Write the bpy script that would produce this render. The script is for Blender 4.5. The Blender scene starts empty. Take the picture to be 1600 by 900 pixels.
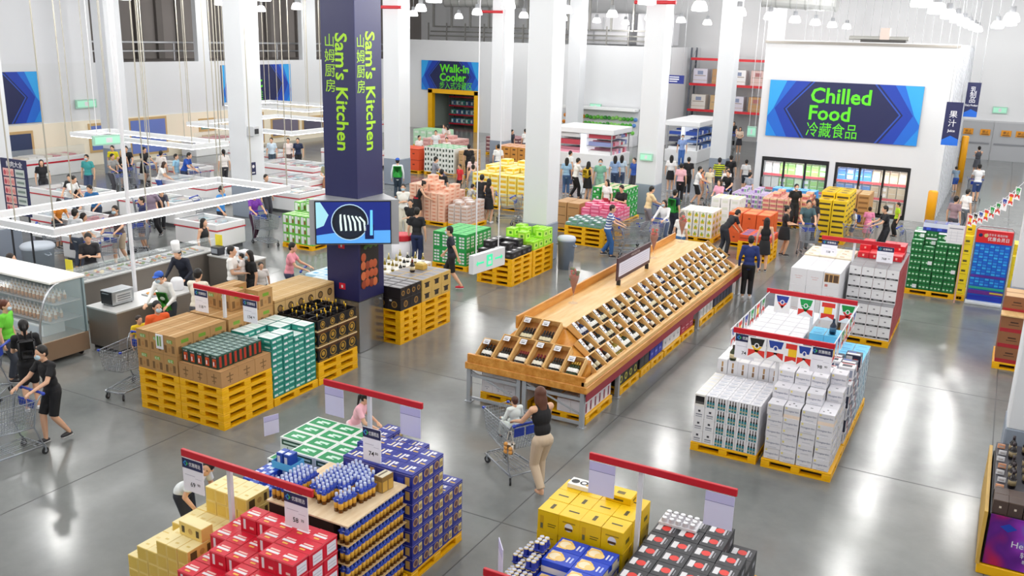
import bpy, bmesh, math, random
from mathutils import Vector, Matrix
random.seed(7)
SC = bpy.context.scene
COL = SC.collection
PI = math.pi
# ------------------------------------------------------------------ camera, world, exposure
cam = bpy.data.cameras.new('camera'); cam.sensor_width = 36; cam.lens = 36*1421.57/1600; cam.clip_end = 300
co = bpy.data.objects.new('camera', cam); COL.objects.link(co); SC.camera = co
YAW, PITCH, ROLL, HC = 0.48840825, 0.26974437, 0.0277328, 6.6
_f = Vector((-math.sin(YAW)*math.cos(PITCH), math.cos(YAW)*math.cos(PITCH), -math.sin(PITCH)))
_r = Vector((math.cos(YAW), math.sin(YAW), 0)); _u = _r.cross(_f)
_r2 = _r*math.cos(ROLL)+_u*math.sin(ROLL); _u2 = -_r*math.sin(ROLL)+_u*math.cos(ROLL)
co.matrix_world = Matrix(((_r2.x, _u2.x, -_f.x, 0), (_r2.y, _u2.y, -_f.y, 0), (_r2.z, _u2.z, -_f.z, HC), (0, 0, 0, 1)))
W = bpy.data.worlds.new('world'); SC.world = W; W.use_nodes = True
W.node_tree.nodes['Background'].inputs[0].default_value = (0.9, 0.95, 1, 1)
W.node_tree.nodes['Background'].inputs[1].default_value = 0.3
SC.view_settings.view_transform = 'Standard'; SC.view_settings.look = 'None'
SC.view_settings.gamma = 1; SC.view_settings.use_curve_mapping = False
SC.view_settings.exposure = 0.0
LAMP_W = 300.0          # each high-bay lamp
SC.cycles.max_bounces = 6; SC.cycles.diffuse_bounces = 4; SC.cycles.glossy_bounces = 3; SC.cycles.transmission_bounces = 4
SC.cycles.transparent_max_bounces = 8; SC.cycles.sample_clamp_indirect = 3; SC.cycles.sample_clamp_direct = 25
SC.cycles.caustics_reflective = False; SC.cycles.caustics_refractive = False

# ------------------------------------------------------------------ materials
def lin(h):
    h = h.lstrip('#'); out = []
    for i in (0, 2, 4):
        c = int(h[i:i+2], 16)/255
        out.append(c/12.92 if c <= .04045 else ((c+.055)/1.055)**2.4)
    return tuple(out)
MATS = {}
def M(col, rough=.5, metal=0, noise=0, nscale=8, emit=0, alpha=1, trans=0, name=None, spec=.5):
    key = name or '%s_%g_%g_%g_%g_%g_%g_%g' % (col, rough, metal, noise, nscale, emit, alpha, trans)
    if key in MATS: return MATS[key]
    m = bpy.data.materials.new(key); m.use_nodes = True; nt = m.node_tree; b = nt.nodes['Principled BSDF']
    c = lin(col); b.inputs['Base Color'].default_value = (*c, 1)
    b.inputs['Roughness'].default_value = rough; b.inputs['Metallic'].default_value = metal
    b.inputs['Specular IOR Level'].default_value = spec
    if alpha < 1: b.inputs['Alpha'].default_value = alpha
    if trans: b.inputs['Transmission Weight'].default_value = trans
    if emit:
        b.inputs['Emission Color'].default_value = (*c, 1); b.inputs['Emission Strength'].default_value = emit
    if noise:
        t = nt.nodes.new('ShaderNodeTexCoord'); n = nt.nodes.new('ShaderNodeTexNoise'); r = nt.nodes.new('ShaderNodeMix')
        r.data_type = 'RGBA'; n.inputs['Scale'].default_value = nscale; n.inputs['Detail'].default_value = 3
        r.inputs[6].default_value = (*[x*(1-noise) for x in c], 1); r.inputs[7].default_value = (*[min(1, x*(1+noise)) for x in c], 1)
        nt.links.new(t.outputs['Object'], n.inputs['Vector']); nt.links.new(n.outputs[0], r.inputs[0]); nt.links.new(r.outputs[2], b.inputs['Base Color'])
    m.diffuse_color = (*c, 1)
    MATS[key] = m; return m
def wood(col, col2, scale=3, rough=.45, axis=1, name=None):
    key = name or 'wood_'+col+col2+str(axis)
    if key in MATS: return MATS[key]
    m = bpy.data.materials.new(key); m.use_nodes = True; nt = m.node_tree; b = nt.nodes['Principled BSDF']
    t = nt.nodes.new('ShaderNodeTexCoord'); mp = nt.nodes.new('ShaderNodeMapping'); n = nt.nodes.new('ShaderNodeTexNoise'); r = nt.nodes.new('ShaderNodeValToRGB')
    s = [scale*6]*3; s[axis] = scale*.7; mp.inputs['Scale'].default_value = s
    n.inputs['Scale'].default_value = 1.2; n.inputs['Detail'].default_value = 5; n.inputs['Roughness'].default_value = .6
    r.color_ramp.elements[0].position = .35; r.color_ramp.elements[1].position = .7
    r.color_ramp.elements[0].color = (*lin(col), 1); r.color_ramp.elements[1].color = (*lin(col2), 1)
    nt.links.new(t.outputs['Object'], mp.inputs['Vector']); nt.links.new(mp.outputs[0], n.inputs['Vector']); nt.links.new(n.outputs[0], r.inputs[0]); nt.links.new(r.outputs[0], b.inputs['Base Color'])
    b.inputs['Roughness'].default_value = rough
    MATS[key] = m; return m
def concrete():
    m = bpy.data.materials.new('polished_concrete'); m.use_nodes = True; nt = m.node_tree; b = nt.nodes['Principled BSDF']
    t = nt.nodes.new('ShaderNodeTexCoord'); n = nt.nodes.new('ShaderNodeTexNoise'); r = nt.nodes.new('ShaderNodeValToRGB'); n2 = nt.nodes.new('ShaderNodeTexNoise'); mp = nt.nodes.new('ShaderNodeMapRange')
    n.inputs['Scale'].default_value = .55; n.inputs['Detail'].default_value = 6; n.inputs['Roughness'].default_value = .62
    r.color_ramp.elements[0].position = .3; r.color_ramp.elements[1].position = .72
    r.color_ramp.elements[0].color = (*lin('#6c6f6e'), 1); r.color_ramp.elements[1].color = (*lin('#888b89'), 1)
    n2.inputs['Scale'].default_value = 1.7; n2.inputs['Detail'].default_value = 4
    mp.inputs['To Min'].default_value = .1; mp.inputs['To Max'].default_value = .22
    for a in (n, n2): nt.links.new(t.outputs['Object'], a.inputs['Vector'])
    nt.links.new(n.outputs[0], r.inputs[0]); nt.links.new(r.outputs[0], b.inputs['Base Color']); nt.links.new(n2.outputs[0], mp.inputs[0]); nt.links.new(mp.outputs[0], b.inputs['Roughness'])
    b.inputs['Specular IOR Level'].default_value = .5
    return m
def glass(key='clear_glass', col='#eef6f6', alpha=.16):
    if key in MATS: return MATS[key]
    m = bpy.data.materials.new(key); m.use_nodes = True; b = m.node_tree.nodes['Principled BSDF']
    b.inputs['Base Color'].default_value = (*lin(col), 1); b.inputs['Roughness'].default_value = .04; b.inputs['Alpha'].default_value = alpha
    MATS[key] = m; return m
WHITE = M('#e6e6ea', .5); STEEL = M('#b9bcc0', .28, .9); CHROME = M('#c9ccd2', .22, .85); DARK = M('#22242a', .5); NAVY = M('#1d2350', .5)
RED = M('#c4122a', .45); YEL = M('#f0b400', .42, noise=.06, nscale=3); CARD = M('#f3f2fb', .6); GREY = M('#8d9096', .5); BLUE = M('#1f3fae', .4)
BLACK = M('#121316', .5); KRAFT = M('#b48a54', .75, noise=.06, nscale=5); LIME = M('#a6dc1f', .5, name='lime_letter'); SILV = M('#aeb0b4', .35, .4)

# ------------------------------------------------------------------ mesh building
_txt = {}
def text_geo(s, bold=0.0):
    k = (s, bold)
    if k not in _txt:
        cu = bpy.data.curves.new('t', 'FONT'); cu.body = s; cu.size = 1; cu.resolution_u = 2; cu.offset = bold
        ob = bpy.data.objects.new('t', cu); COL.objects.link(ob)
        me = bpy.data.meshes.new_from_object(ob.evaluated_get(bpy.context.evaluated_depsgraph_get()))
        vs = [v.co.copy() for v in me.vertices]; fs = [list(p.vertices) for p in me.polygons]
        if not vs: vs = [Vector((0, 0, 0))]
        _txt[k] = (vs, fs, min(v.x for v in vs), max(v.x for v in vs), min(v.y for v in vs), max(v.y for v in vs))
        bpy.data.objects.remove(ob); bpy.data.curves.remove(cu); bpy.data.meshes.remove(me)
    return _txt[k]
class MB:
    def __init__(s): s.v = []; s.f = []; s.m = []; s.mats = []
    def mi(s, m):
        if m not in s.mats: s.mats.append(m)
        return s.mats.index(m)
    def add(s, vs, fs, m):
        b = len(s.v); s.v += [tuple(v) for v in vs]; k = s.mi(m)
        for f in fs: s.f.append([b+i for i in f]); s.m.append(k)
        return s
    def box(s, x0, y0, z0, x1, y1, z1, m, bev=0):
        if bev <= 0:
            vs = [(x, y, z) for z in (z0, z1) for y in (y0, y1) for x in (x0, x1)]
            return s.add(vs, [(0, 2, 3, 1), (4, 5, 7, 6), (0, 1, 5, 4), (2, 6, 7, 3), (0, 4, 6, 2), (1, 3, 7, 5)], m)
        vs = []; idx = {}
        for kz, z in enumerate((z0, z1)):
            for ky, y in enumerate((y0, y1)):
                for kx, x in enumerate((x0, x1)):
                    sx, sy, sz = (1, -1)[kx], (1, -1)[ky], (1, -1)[kz]
                    for a in range(3):
                        p = [x+sx*bev, y+sy*bev, z+sz*bev]; p[a] = (x, y, z)[a]
                        idx[kx, ky, kz, a] = len(vs); vs.append(p)
        fs = []
        for a in range(3):
            b, c = (a+1) % 3, (a+2) % 3
            for k in (0, 1):
                q = []
                for (i, j) in ((0, 0), (1, 0), (1, 1), (0, 1)):
                    t = [0, 0, 0]; t[a] = k; t[b] = i; t[c] = j; q.append(idx[t[0], t[1], t[2], a])
                fs.append(q if k else q[::-1])
            for i in (0, 1):
                for j in (0, 1):
                    t = [0, 0, 0]; t[b] = i; t[c] = j; t2 = t[:]; t2[a] = 1
                    q = [idx[t[0], t[1], t[2], b], idx[t2[0], t2[1], t2[2], b], idx[t2[0], t2[1], t2[2], c], idx[t[0], t[1], t[2], c]]
                    fs.append(q if (i+j) % 2 == 0 else q[::-1])
        for i in (0, 1):
            for j in (0, 1):
                for k in (0, 1):
                    q = [idx[i, j, k, a] for a in range(3)]; fs.append(q if (i+j+k) % 2 else q[::-1])
        return s.add(vs, fs, m)
    def quad(s, pts, m): return s.add(pts, [tuple(range(len(pts)))], m)
    def frame(s, p, q):
        d = Vector(q)-Vector(p); L = d.length; d = d/L if L > 1e-9 else Vector((0, 0, 1))
        a = Vector((0, 0, 1)) if abs(d.z) < .95 else Vector((1, 0, 0)); u = d.cross(a).normalized(); return d, u, d.cross(u)
    def tube(s, p, q, r0, r1=None, n=8, m=None, cap=True):
        r1 = r0 if r1 is None else r1; d, u, w = s.frame(p, q); vs = []
        for c, r in ((Vector(p), r0), (Vector(q), r1)):
            for i in range(n):
                t = 2*PI*i/n+PI/n; vs.append(c+(u*math.cos(t)+w*math.sin(t))*r)
        fs = [(i, i+n, (i+1) % n+n, (i+1) % n) for i in range(n)]
        if cap: fs += [tuple(range(n)), tuple(range(2*n-1, n-1, -1))]
        return s.add(vs, fs, m)
    def path(s, pts, r, n=6, m=None, closed=False):
        pts = [Vector(p) for p in pts]; N = len(pts); vs = []; pu = None
        for k in range(N):
            a = pts[k-1] if (k > 0 or closed) else pts[k]; b = pts[(k+1) % N] if (k < N-1 or closed) else pts[k]
            d = (b-a).normalized()
            if pu is None:
                z = Vector((0, 0, 1)) if abs(d.z) < .9 else Vector((1, 0, 0)); u = d.cross(z).normalized()
            else: u = (pu-d*pu.dot(d)).normalized()
            pu = u; w = d.cross(u)
            for i in range(n):
                t = 2*PI*i/n+PI/n; vs.append(pts[k]+(u*math.cos(t)+w*math.sin(t))*r)
        fs = []
        for k in range(N if closed else N-1):
            for i in range(n):
                j = (i+1) % n; k2 = (k+1) % N; fs.append((k*n+i, k2*n+i, k2*n+j, k*n+j))
        if not closed: fs += [tuple(range(n)), tuple(range(N*n-1, (N-1)*n-1, -1))]
        return s.add(vs, fs, m)
    def lathe(s, prof, n, m, o=(0, 0, 0), ax=None):
        vs = []; ms = m if isinstance(m, list) else [m]*(len(prof)-1)
        base = len(s.v)
        for (r, z) in prof:
            for i in range(n):
                t = 2*PI*i/n; p = Vector((r*math.cos(t), r*math.sin(t), z))
                if ax is not None: p = ax @ p
                vs.append((p.x+o[0], p.y+o[1], p.z+o[2]))
        s.v += vs
        for k in range(len(prof)-1):
            mi = s.mi(ms[k])
            for i in range(n):
                j = (i+1) % n; s.f.append([base+k*n+i, base+k*n+j, base+(k+1)*n+j, base+(k+1)*n+i]); s.m.append(mi)
        return s
    def ell(s, c, r, m, nu=12, nv=8, rot=None):
        vs = []; fs = []
        for j in range(nv+1):
            a = PI*j/nv
            for i in range(nu):
                t = 2*PI*i/nu; p = Vector((r[0]*math.sin(a)*math.cos(t), r[1]*math.sin(a)*math.sin(t), -r[2]*math.cos(a)))
                if rot is not None: p = rot @ p
                vs.append(p+Vector(c))
        for j in range(nv):
            for i in range(nu): k = (i+1) % nu; fs.append((j*nu+i, j*nu+k, (j+1)*nu+k, (j+1)*nu+i))
        return s.add(vs, fs, m)
    def prism(s, poly, axis, a, b, m):
        """poly in the two other axes (cyclic order), extruded from a to b along axis"""
        n = len(poly); vs = []
        for t in (a, b):
            for (p, q) in poly:
                c = [0, 0, 0]; c[axis] = t; c[(axis+1) % 3] = p; c[(axis+2) % 3] = q; vs.append(c)
        return s.add(vs, [tuple(range(n-1, -1, -1)), tuple(range(n, 2*n))]+[(i, (i+1) % n, (i+1) % n+n, i+n) for i in range(n)], m)
    def text(s, body, o, ux, uy, h, m, bold=.0, align='c', maxw=None, off=.002):
        """letters of body: cap height ~h, anchored at o (centre/left), ux along the line, uy up"""
        vs, fs, x0, x1, y0, y1 = text_geo(body, bold)
        ux, uy = Vector(ux).normalized(), Vector(uy).normalized(); nz = ux.cross(uy); k = h/.73; kx = k
        if maxw and (x1-x0)*kx > maxw: kx = maxw/(x1-x0)
        ax = (x0+x1)/2 if align == 'c' else x0; ay = (y0+y1)/2
        return s.add([Vector(o)+ux*(v.x-ax)*kx+uy*(v.y-ay)*k+nz*off for v in vs], fs, m)
    def mesh(s, name, smooth=False):
        me = bpy.data.meshes.new(name); me.from_pydata(s.v, [], s.f)
        for m in s.mats: me.materials.append(m)
        me.polygons.foreach_set('material_index', s.m)
        if smooth: me.polygons.foreach_set('use_smooth', [True]*len(s.f))
        me.update(); return me
    def build(s, name, parent=None, loc=(0, 0, 0), rz=0, smooth=False):
        return ob(name, s.mesh(name, smooth), parent, loc, rz)
def ob(name, me, parent=None, loc=(0, 0, 0), rz=0):
    o = bpy.data.objects.new(name, me); COL.objects.link(o); o.location = loc; o.rotation_euler = (0, 0, rz)
    if parent is not None: o.parent = parent
    return o
def tag(o, label, cat, group=None, kind=None):
    o['label'] = label; o['category'] = cat
    if group: o['group'] = group
    if kind: o['kind'] = kind
    return o
def thing(name, label, cat, loc=(0, 0, 0), rz=0, group=None):
    return tag(ob(name, None, None, loc, rz), label, cat, group)
def struct(name, mb, smooth=False):
    o = mb.build(name, smooth=smooth); o['kind'] = 'structure'; return o
def copy_tree(o, loc, rz=0, label=None, group=None):
    def rec(x, par):
        c = x.copy(); COL.objects.link(c)
        if par is not None: c.parent = par
        for ch in x.children: rec(ch, c)
        return c
    c = rec(o, None); c.location = loc; c.rotation_euler = (0, 0, rz)
    if label: c['label'] = label
    if group: c['group'] = group
    return c
ORD = 'first second third fourth fifth sixth seventh eighth ninth tenth eleventh twelfth thirteenth fourteenth fifteenth sixteenth seventeenth eighteenth nineteenth twentieth'.split()
ORD += ['twenty-'+o for o in ORD[:9]]
# ================================================================== the hall
WALLM = M('#dfe1e4', .6, noise=.012, nscale=.6); COLM = M('#dfe2e6', .5); GUARD = M('#8b95a3', .5); PANELM = M('#e2e4e8', .55); VOID = M('#716c69', .8)
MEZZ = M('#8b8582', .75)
f = MB().box(-46, -10, -.2, 9, 72, 0, concrete()); struct('floor', f)
JOINT = M('#4c4d4e', .6)
nt_ = 0
for x in (-29.65, -23.6, -17.55, -11.5, -5.43, .6):
    nt_ += 1; struct('trim_%d' % nt_, MB().box(x-.008, -2, 0, x+.008, 64, .0015, JOINT))
for y in (10.1, 14.5, 19.2, 24, 28.7, 33.4, 38.1):
    nt_ += 1; struct('trim_%d' % nt_, MB().box(-39, y-.008, 0, 3, y+.008, .0014, JOINT))
# ceiling: ribbed deck with joists
c = MB().box(-46, -10, 10.2, 9, 72, 10.35, M('#dfe0e2', .7))
for y in range(-8, 72, 5): c.box(-46, y, 9.7, 9, y+.25, 10.2, M('#d3d4d6', .6))
struct('ceiling', c)
struct('wall_front', MB().box(-46, -10.2, 0, 9, -10, 10.2, WALLM))
struct('wall_right', MB().box(9, -10, 0, 9.2, 72, 10.2, WALLM))
struct('wall_left', MB().box(-39.25, -10, 0, -39, 56, 4.85, WALLM).box(-39.25, -10, 4.85, -39, 30.0, 10.2, PANELM)
       .box(-39.35, 36.6, 4.85, -39.05, 37.4, 10.2, COLM).box(-39.35, 45.0, 4.85, -39.05, 46.3, 10.2, COLM).box(-43, -10, 4.7, -39.25, 72, 4.85, MEZZ))
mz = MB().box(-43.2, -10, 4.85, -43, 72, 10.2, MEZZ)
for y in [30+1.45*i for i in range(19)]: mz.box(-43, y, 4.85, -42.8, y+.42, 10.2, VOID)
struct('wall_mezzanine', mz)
mr = thing('mezzanine_railing', 'grey pipe railing in the dark gallery above the left wall', 'railing', (-40.2, 40, 4.85))
b = MB(); b.tube((0, -10, .95), (0, 16, .95), .06, n=8, m=SILV); b.tube((0, -10, .5), (0, 16, .5), .05, n=8, m=SILV); b.build('rail', mr)
for k in range(14): MB().tube((0, -10+2*k, 0), (0, -10+2*k, 1), .04, n=6, m=SILV).build('post', mr)
struct('wall_back', MB().box(-46, 64, 0, 9, 64.2, 10.2, M('#e9eaec', .6)))
# cooler room wall with the walk-in opening
wk = MB().box(-39, 56, 0, -36.7, 56.2, 6.2, WALLM).box(-33.0, 56, 0, -19.6, 56.2, 6.2, WALLM).box(-36.7, 56, 2.6, -33.0, 56.2, 6.2, WALLM)
wk.box(-19.8, 56.2, 0, -19.6, 64, 6.2, WALLM)
struct('wall_cooler', wk)
struct('wall_cooler_inside', MB().box(-37.5, 61.8, 0, -32, 62, 3.2, M('#cfd6d2', .5)).box(-37.6, 56.2, 0, -37.5, 61.8, 3.2, M('#b9c6bd', .5)).box(-32, 56.2, 0, -31.9, 61.8, 3.2, M('#cfd6d2', .5)).box(-37.6, 56.2, 3.2, -31.9, 62, 3.3, WHITE))
struct('trim_walk_in', MB().box(-36.95, 55.85, 0, -36.6, 56.25, 2.8, YEL).box(-33.1, 55.85, 0, -32.8, 56.25, 2.8, YEL).box(-36.95, 55.85, 2.55, -32.8, 56.25, 2.85, YEL))
# chilled food room: a box standing in the hall
ch = MB()
x0, x1, y0, y1, h = -9.1, -2.0, 38.6, 52, 6.65
ch.box(x0, y0, 0, -8.83, y0+.15, h, WALLM).box(-6.12, y0, 0, -5.88, y0+.15, h, WALLM).box(-3.05, y0, 0, x1, y0+.15, h, WALLM)
ch.box(-8.83, y0, 2.06, -6.12, y0+.15, h, WALLM).box(-5.88, y0, 2.06, -3.05, y0+.15, h, WALLM)
ch.box(x1-.15, y0+.15, 0, x1, y1, h, M('#e4e6ea', .45)).box(x0, y0+.15, 0, x0+.15, y1, h, WALLM).box(x0, y1-.15, 0, x1, y1, h, WALLM).box(x0, y0, h, x1, y1, h+.1, WALLM)
for y in [39.4+1.15*i for i in range(11)]: ch.box(x1, y, 0, x1+.02, y+.05, h, M('#c9ccd2', .4))
struct('wall_chilled_room', ch)
struct('trim_chilled_top', MB().box(-9.15, 38.52, 6.62, -1.95, 38.62, 6.72, M('#8e8a84', .5)))
# columns
def column(x, y, w=.8):
    o = struct('column', MB().box(x, y, 1.16, x+w, y+w, 10.2, COLM, .02))
    g_ = MB().box(x-.012, y-.012, 0, x+w+.012, y+w+.012, 1.17, GUARD, .02).build('column_guard', o)
for x, ys in ((-24.45, (14.5, 24.1, 33.4, 43.0, 52.5)), (-12.5, (14.7, 24.1, 33.6, 43.6, 52.9)), (.66, (14.6, 24.1)), (-36.3, (28.0,))):
    for y in ys:
        if (x, y) == (-12.5, 14.7): continue
        column(x, y, .85 if x < -13 else .8)
# the clad column
sc_ = struct('column', MB().box(-12.17, 14.7, 1.1, -11.45, 15.5, 10.2, COLM)); MB().box(-12.2, 14.65, 0, -11.4, 15.5, 1.14, M('#a9abad', .18, .8), .01).build('column_guard', sc_)
cl = thing('column_cladding', "navy cladding with lime lettering wrapped around the central column", 'column sign', (-11.8, 15.05, 1.15))
PURP = M('#1c1f52', .45)
b = MB().box(-.42, -.42, 0, .42, .45, 8.9, PURP, .01); b.build('cladding', cl)
b = MB(); b.text("Sam's Kitchen", (.09, -.421, 4.28), (0, 0, -1), (1, 0, 0), .3, LIME, .02, maxw=2.36); b.build('front_lettering', cl)
b = MB(); b.text("Sam's Kitchen", (.421, .07, 4.30), (0, 0, -1), (0, 1, 0), .31, LIME, .02, maxw=2.34); b.build('side_lettering', cl)
b = MB()
for i, chh in enumerate('山姆厨房'): b.text(chh, (-.2, -.421, 5.28-.29*i), (1, 0, 0), (0, 0, 1), .2, LIME, .0)
b.build('front_characters', cl)
b = MB()
for i, chh in enumerate('山姆厨房'): b.text(chh, (.421, -.24, 5.28-.29*i), (0, 1, 0), (0, 0, 1), .2, LIME, .0)
b.build('side_characters', cl)
b = MB(); b.quad([(.424, -.36, .28), (.424, .26, .28), (.424, .26, 1.3), (.424, -.36, 1.3)], M('#15130f', .6))
for i in range(13):
    yy, zz = -.26+.13*(i % 4)+random.uniform(-.02, .02), .36+.19*(i//4)+random.uniform(-.02, .02)
    b.ell((.43, yy, zz), (.006, .085, .095), M(random.choice(['#b5532c', '#c7683a', '#8e3a20']), .5), 8, 6)
for i in range(5): b.ell((.43, -.2+.09*i, 1.14+.04*(i % 2)), (.006, .06, .05), M('#49702e', .6), 8, 6)
b.build('food_picture', cl)
for z in (1.1, .22): b = MB(); b.box(-.1, -.426, z, .06, -.42, z+.13, M('#cf1430', .5)); b.box(-.04, -.43, z+.03, 0, -.426, z+.09, WHITE); b.build('sticker', cl)
# the screen on the column, turned to the hall
d = Vector((-.614, .789, 0)); w = Vector((.789, .614, 0)); C0 = Vector((-11.4, 14.65, 0))-d*.12
tv = thing('video_kiosk', 'grey angled screen housing on the navy column showing sausages in a pan', 'screen', (C0.x, C0.y, 2.41))
def L(u, v, k=0): p = w*u-d*v; return (p.x, p.y, k)
b = MB(); poly = [L(-.96, 0), L(.83, 0)]; poly = [(p[0], p[1]) for p in poly]+[(-11.37-C0.x, 15.5-C0.y), (-11.37-C0.x, 14.62-C0.y), (-12.23-C0.x, 14.62-C0.y)]
b.prism(poly, 2, 0, .925, SILV); b.build('housing', tv)
b = MB(); fr = [L(-.97, .015), L(.84, .015)]
sc = MB()
def sq(mb, u0, z0, u1, z1, m, o=.02): mb.quad([L(u0, o, z0), L(u1, o, z0), L(u1, o, z1), L(u0, o, z1)], m)
b = MB(); sq(b, -.855, .012, .675, .905, BLACK, .02); b.build('bezel', tv)
EM = lambda c: M(c, .3, emit=.75)
sq(sc, -.83, .035, .655, .885, EM('#15246e'), .024)
sc.quad([L(-.83, .026, .035), L(.655, .026, .035), L(.655, .026, .3), L(-.2, .026, .29), L(-.83, .026, .2)], EM('#4f93d6'))
sc.quad([L(-.83, .028, .88), L(-.74, .028, .88), L(-.58, .028, .62), L(-.68, .028, .4), L(-.83, .028, .34)], EM('#8fc3cf'))
def disc(mb, u, z, ru, rz, m, o, n=28): mb.quad([L(u+ru*math.cos(2*PI*i/n), o, z+rz*math.sin(2*PI*i/n)) for i in range(n)], m)
disc(sc, -.16, .47, .375, .375, EM('#9db9cc'), .03); disc(sc, -.16, .47, .355, .355, EM('#10161f'), .032); disc(sc, -.16, .46, .3, .3, EM('#161d2a'), .034)
for k in range(6):
    u = -.36+.075*k; s = .02*(k-2)
    sc.quad([L(u+.0, .036, .63-.01*k), L(u+.035, .036, .64-.01*k), L(u+.075+s, .036, .48), L(u+.09+s, .036, .3), L(u+.05+s, .036, .29), L(u+.035+s, .036, .47)], EM('#c8d9d6'))
sq(sc, .14, .12, .32, .42, EM('#0c1440'), .036); sc.quad([L(.24, .038, .2), L(.3, .038, .2), L(.3, .038, .72), L(.25, .038, .72)], EM('#5fb4ea'))
sc.build('screen', tv)
# ------------------------------------------------------------------ wall signs
def blue_sign(name, label, o, ux, Wd, Hd, texts):
    ux = Vector(ux); nz = ux.cross(Vector((0, 0, 1)))
    t = thing(name, label, 'sign', o)
    def P(u, v, k): p = ux*u+nz*k; return (p.x, p.y, v)
    b = MB(); b.add([P(0, 0, 0), P(Wd, 0, 0), P(Wd, Hd, 0), P(0, Hd, 0), P(0, 0, .08), P(Wd, 0, .08), P(Wd, Hd, .08), P(0, Hd, .08)],
                    [(0, 1, 2, 3), (4, 5, 6, 7), (0, 1, 5, 4), (1, 2, 6, 5), (2, 3, 7, 6), (3, 0, 4, 7)], M('#141c4e', .45))
    for sgn in (0, 1):
        U = lambda u: (Wd-u*Hd) if sgn else u*Hd
        b.quad([P(U(0), 0, .083), P(U(.62), 0, .083), P(U(.28), .5*Hd, .083), P(U(.72), Hd, .083), P(U(0), Hd, .083)], M('#0f3aa8', .45))
        b.quad([P(U(0), .0, .086), P(U(.38), 0, .086), P(U(.12), .5*Hd, .086), P(U(.46), Hd, .086), P(U(0), Hd, .086)], M('#1566cf', .45))
        b.quad([P(U(0), .35*Hd, .089), P(U(.1), .5*Hd, .089), P(U(.3), Hd, .089), P(U(0), Hd, .089)], M('#2da4ea', .45))
        b.quad([P(U(0), 0, .089), P(U(.2), 0, .089), P(U(0), .3*Hd, .089)], M('#1d8be0', .45))
        b.quad([P(U(.66), 0, .088), P(U(.69), 0, .088), P(U(.34), .5*Hd, .088), P(U(.79), Hd, .088), P(U(.76), Hd, .088), P(U(.31), .5*Hd, .088)], M('#2750b8', .45))
    b.build('panel', t)
    b = MB()
    for (s, u, v, hh, bold, mw) in texts: b.text(s, P(u, v, .09), ux, (0, 0, 1), hh, M('#5fe01e', .5, name='green_letter'), bold, 'l', mw, .004)
    b.build('lettering', t); return t
blue_sign('wall_sign', 'big blue Chilled Food sign on the white cooler room', (-8.78, 38.6, 2.93), (1, 0, 0), 5.8, 2.25, [('Chilled', 1.66, 1.73, .6, .022, 2.75), ('Food', 1.66, 1.04, .58, .022, 1.85), ('冷藏食品', 1.62, .38, .46, .0, 1.95)])
blue_sign('wall_sign', 'blue Walk-in Cooler sign above the yellow framed opening', (-37.55, 56, 2.75), (1, 0, 0), 4.75, 2.05, [('Walk-in', 1.55, 1.55, .55, .03, 2.5), ('Cooler', 1.55, .95, .55, .03, 2.2), ('步入式冷藏区', 1.55, .38, .42, .0, 2.7)])
blue_sign('wall_sign', 'blue Meat sign high on the left wall beside a column', (-39, 38.1, 2.4), (0, 1, 0), 5.6, 2.22, [('Meat', 1.35, 1.25, .66, .022, 2.5), ('肉类', 2.0, .5, .45, .0, 1.3)])
blue_sign('wall_sign', 'blue patterned sign at the far left end of the wall', (-39, 21.2, 2.25), (0, 1, 0), 5.8, 2.25, [])
def banner(label, o, lines, small):
    t = thing('hanging_banner', label, 'banner', o)
    b = MB().box(-.27, -.03, 0, .27, .03, 1.5, M('#171c4c', .5)); b.quad([(-.27, -.033, 0), (.27, -.033, 0), (.27, -.033, .22), (0, -.033, .34), (-.27, -.033, .18)], M('#1566cf', .5)); b.build('panel', t)
    b = MB()
    for i, s in enumerate(lines): b.text(s, (0, -.03, 1.08-.3*i if len(lines) < 3 else 1.2-.23*i), (1, 0, 0), (0, 0, 1), .2, WHITE, .0)
    b.text(small, (0, -.03, .5), (1, 0, 0), (0, 0, 1), .09, WHITE, .02, maxw=.5); b.build('lettering', t)
    b = MB()
    for x in (-.2, .2): b.tube((x, 0, 1.5), (x, 0, 9.75-o[2]), .012, n=5, m=SILV)
    b.build('hanging_rods', t)
banner('navy Juice banner hanging beside the chilled room', (-1.73, 36, 3.29), '果汁', 'Juice')
banner('smaller navy dairy banner hanging behind the Juice banner', (-1.55, 46, 3.68), '乳制品', 'Dairy Product')
def exit_sign(label, o, rz, Wd, Hd, rods, face):
    t = thing('exit_sign', label, 'exit sign', o, rz)
    b = MB().box(-Wd/2, -.05, 0, Wd/2, .05, Hd, M('#d9dcdf', .4) if face else M('#a9d9c2', .4)); b.build('case', t)
    b = MB(); g1 = M('#33c18c', .4, emit=.9)
    if face: b.box(-.09*Wd, -.056, .2*Hd, .09*Wd, -.05, .85*Hd, g1); b.box(-.05*Wd, -.06, .3*Hd, .05*Wd, -.056, .5*Hd, WHITE); b.ell((0, -.058, .64*Hd), (.03*Wd, .004, .07*Hd), WHITE, 8, 6)
    else: b.box(-.45*Wd, -.056, .15*Hd, .45*Wd, -.05, .85*Hd, M('#9fdcc0', .4, emit=.35)); b.box(-.1*Wd, -.06, .25*Hd, .1*Wd, -.056, .75*Hd, WHITE)
    if face:
        for s in (-1, 1):
            b.box(s*.27*Wd-.09*Wd, -.056, .47*Hd, s*.27*Wd+.09*Wd, -.05, .57*Hd, g1)
            b.quad([(s*.36*Wd, -.056, .35*Hd), (s*.42*Wd, -.056, .52*Hd), (s*.36*Wd, -.056, .69*Hd)], g1)
    b.build('symbol', t)
    if rods:
        b = MB()
        for x in (-.35*Wd, .35*Wd): b.tube((x, 0, Hd), (x, 0, 9.72-o[2]), .012, n=5, m=WHITE)
        b.build('hanging_rods', t)
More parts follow.
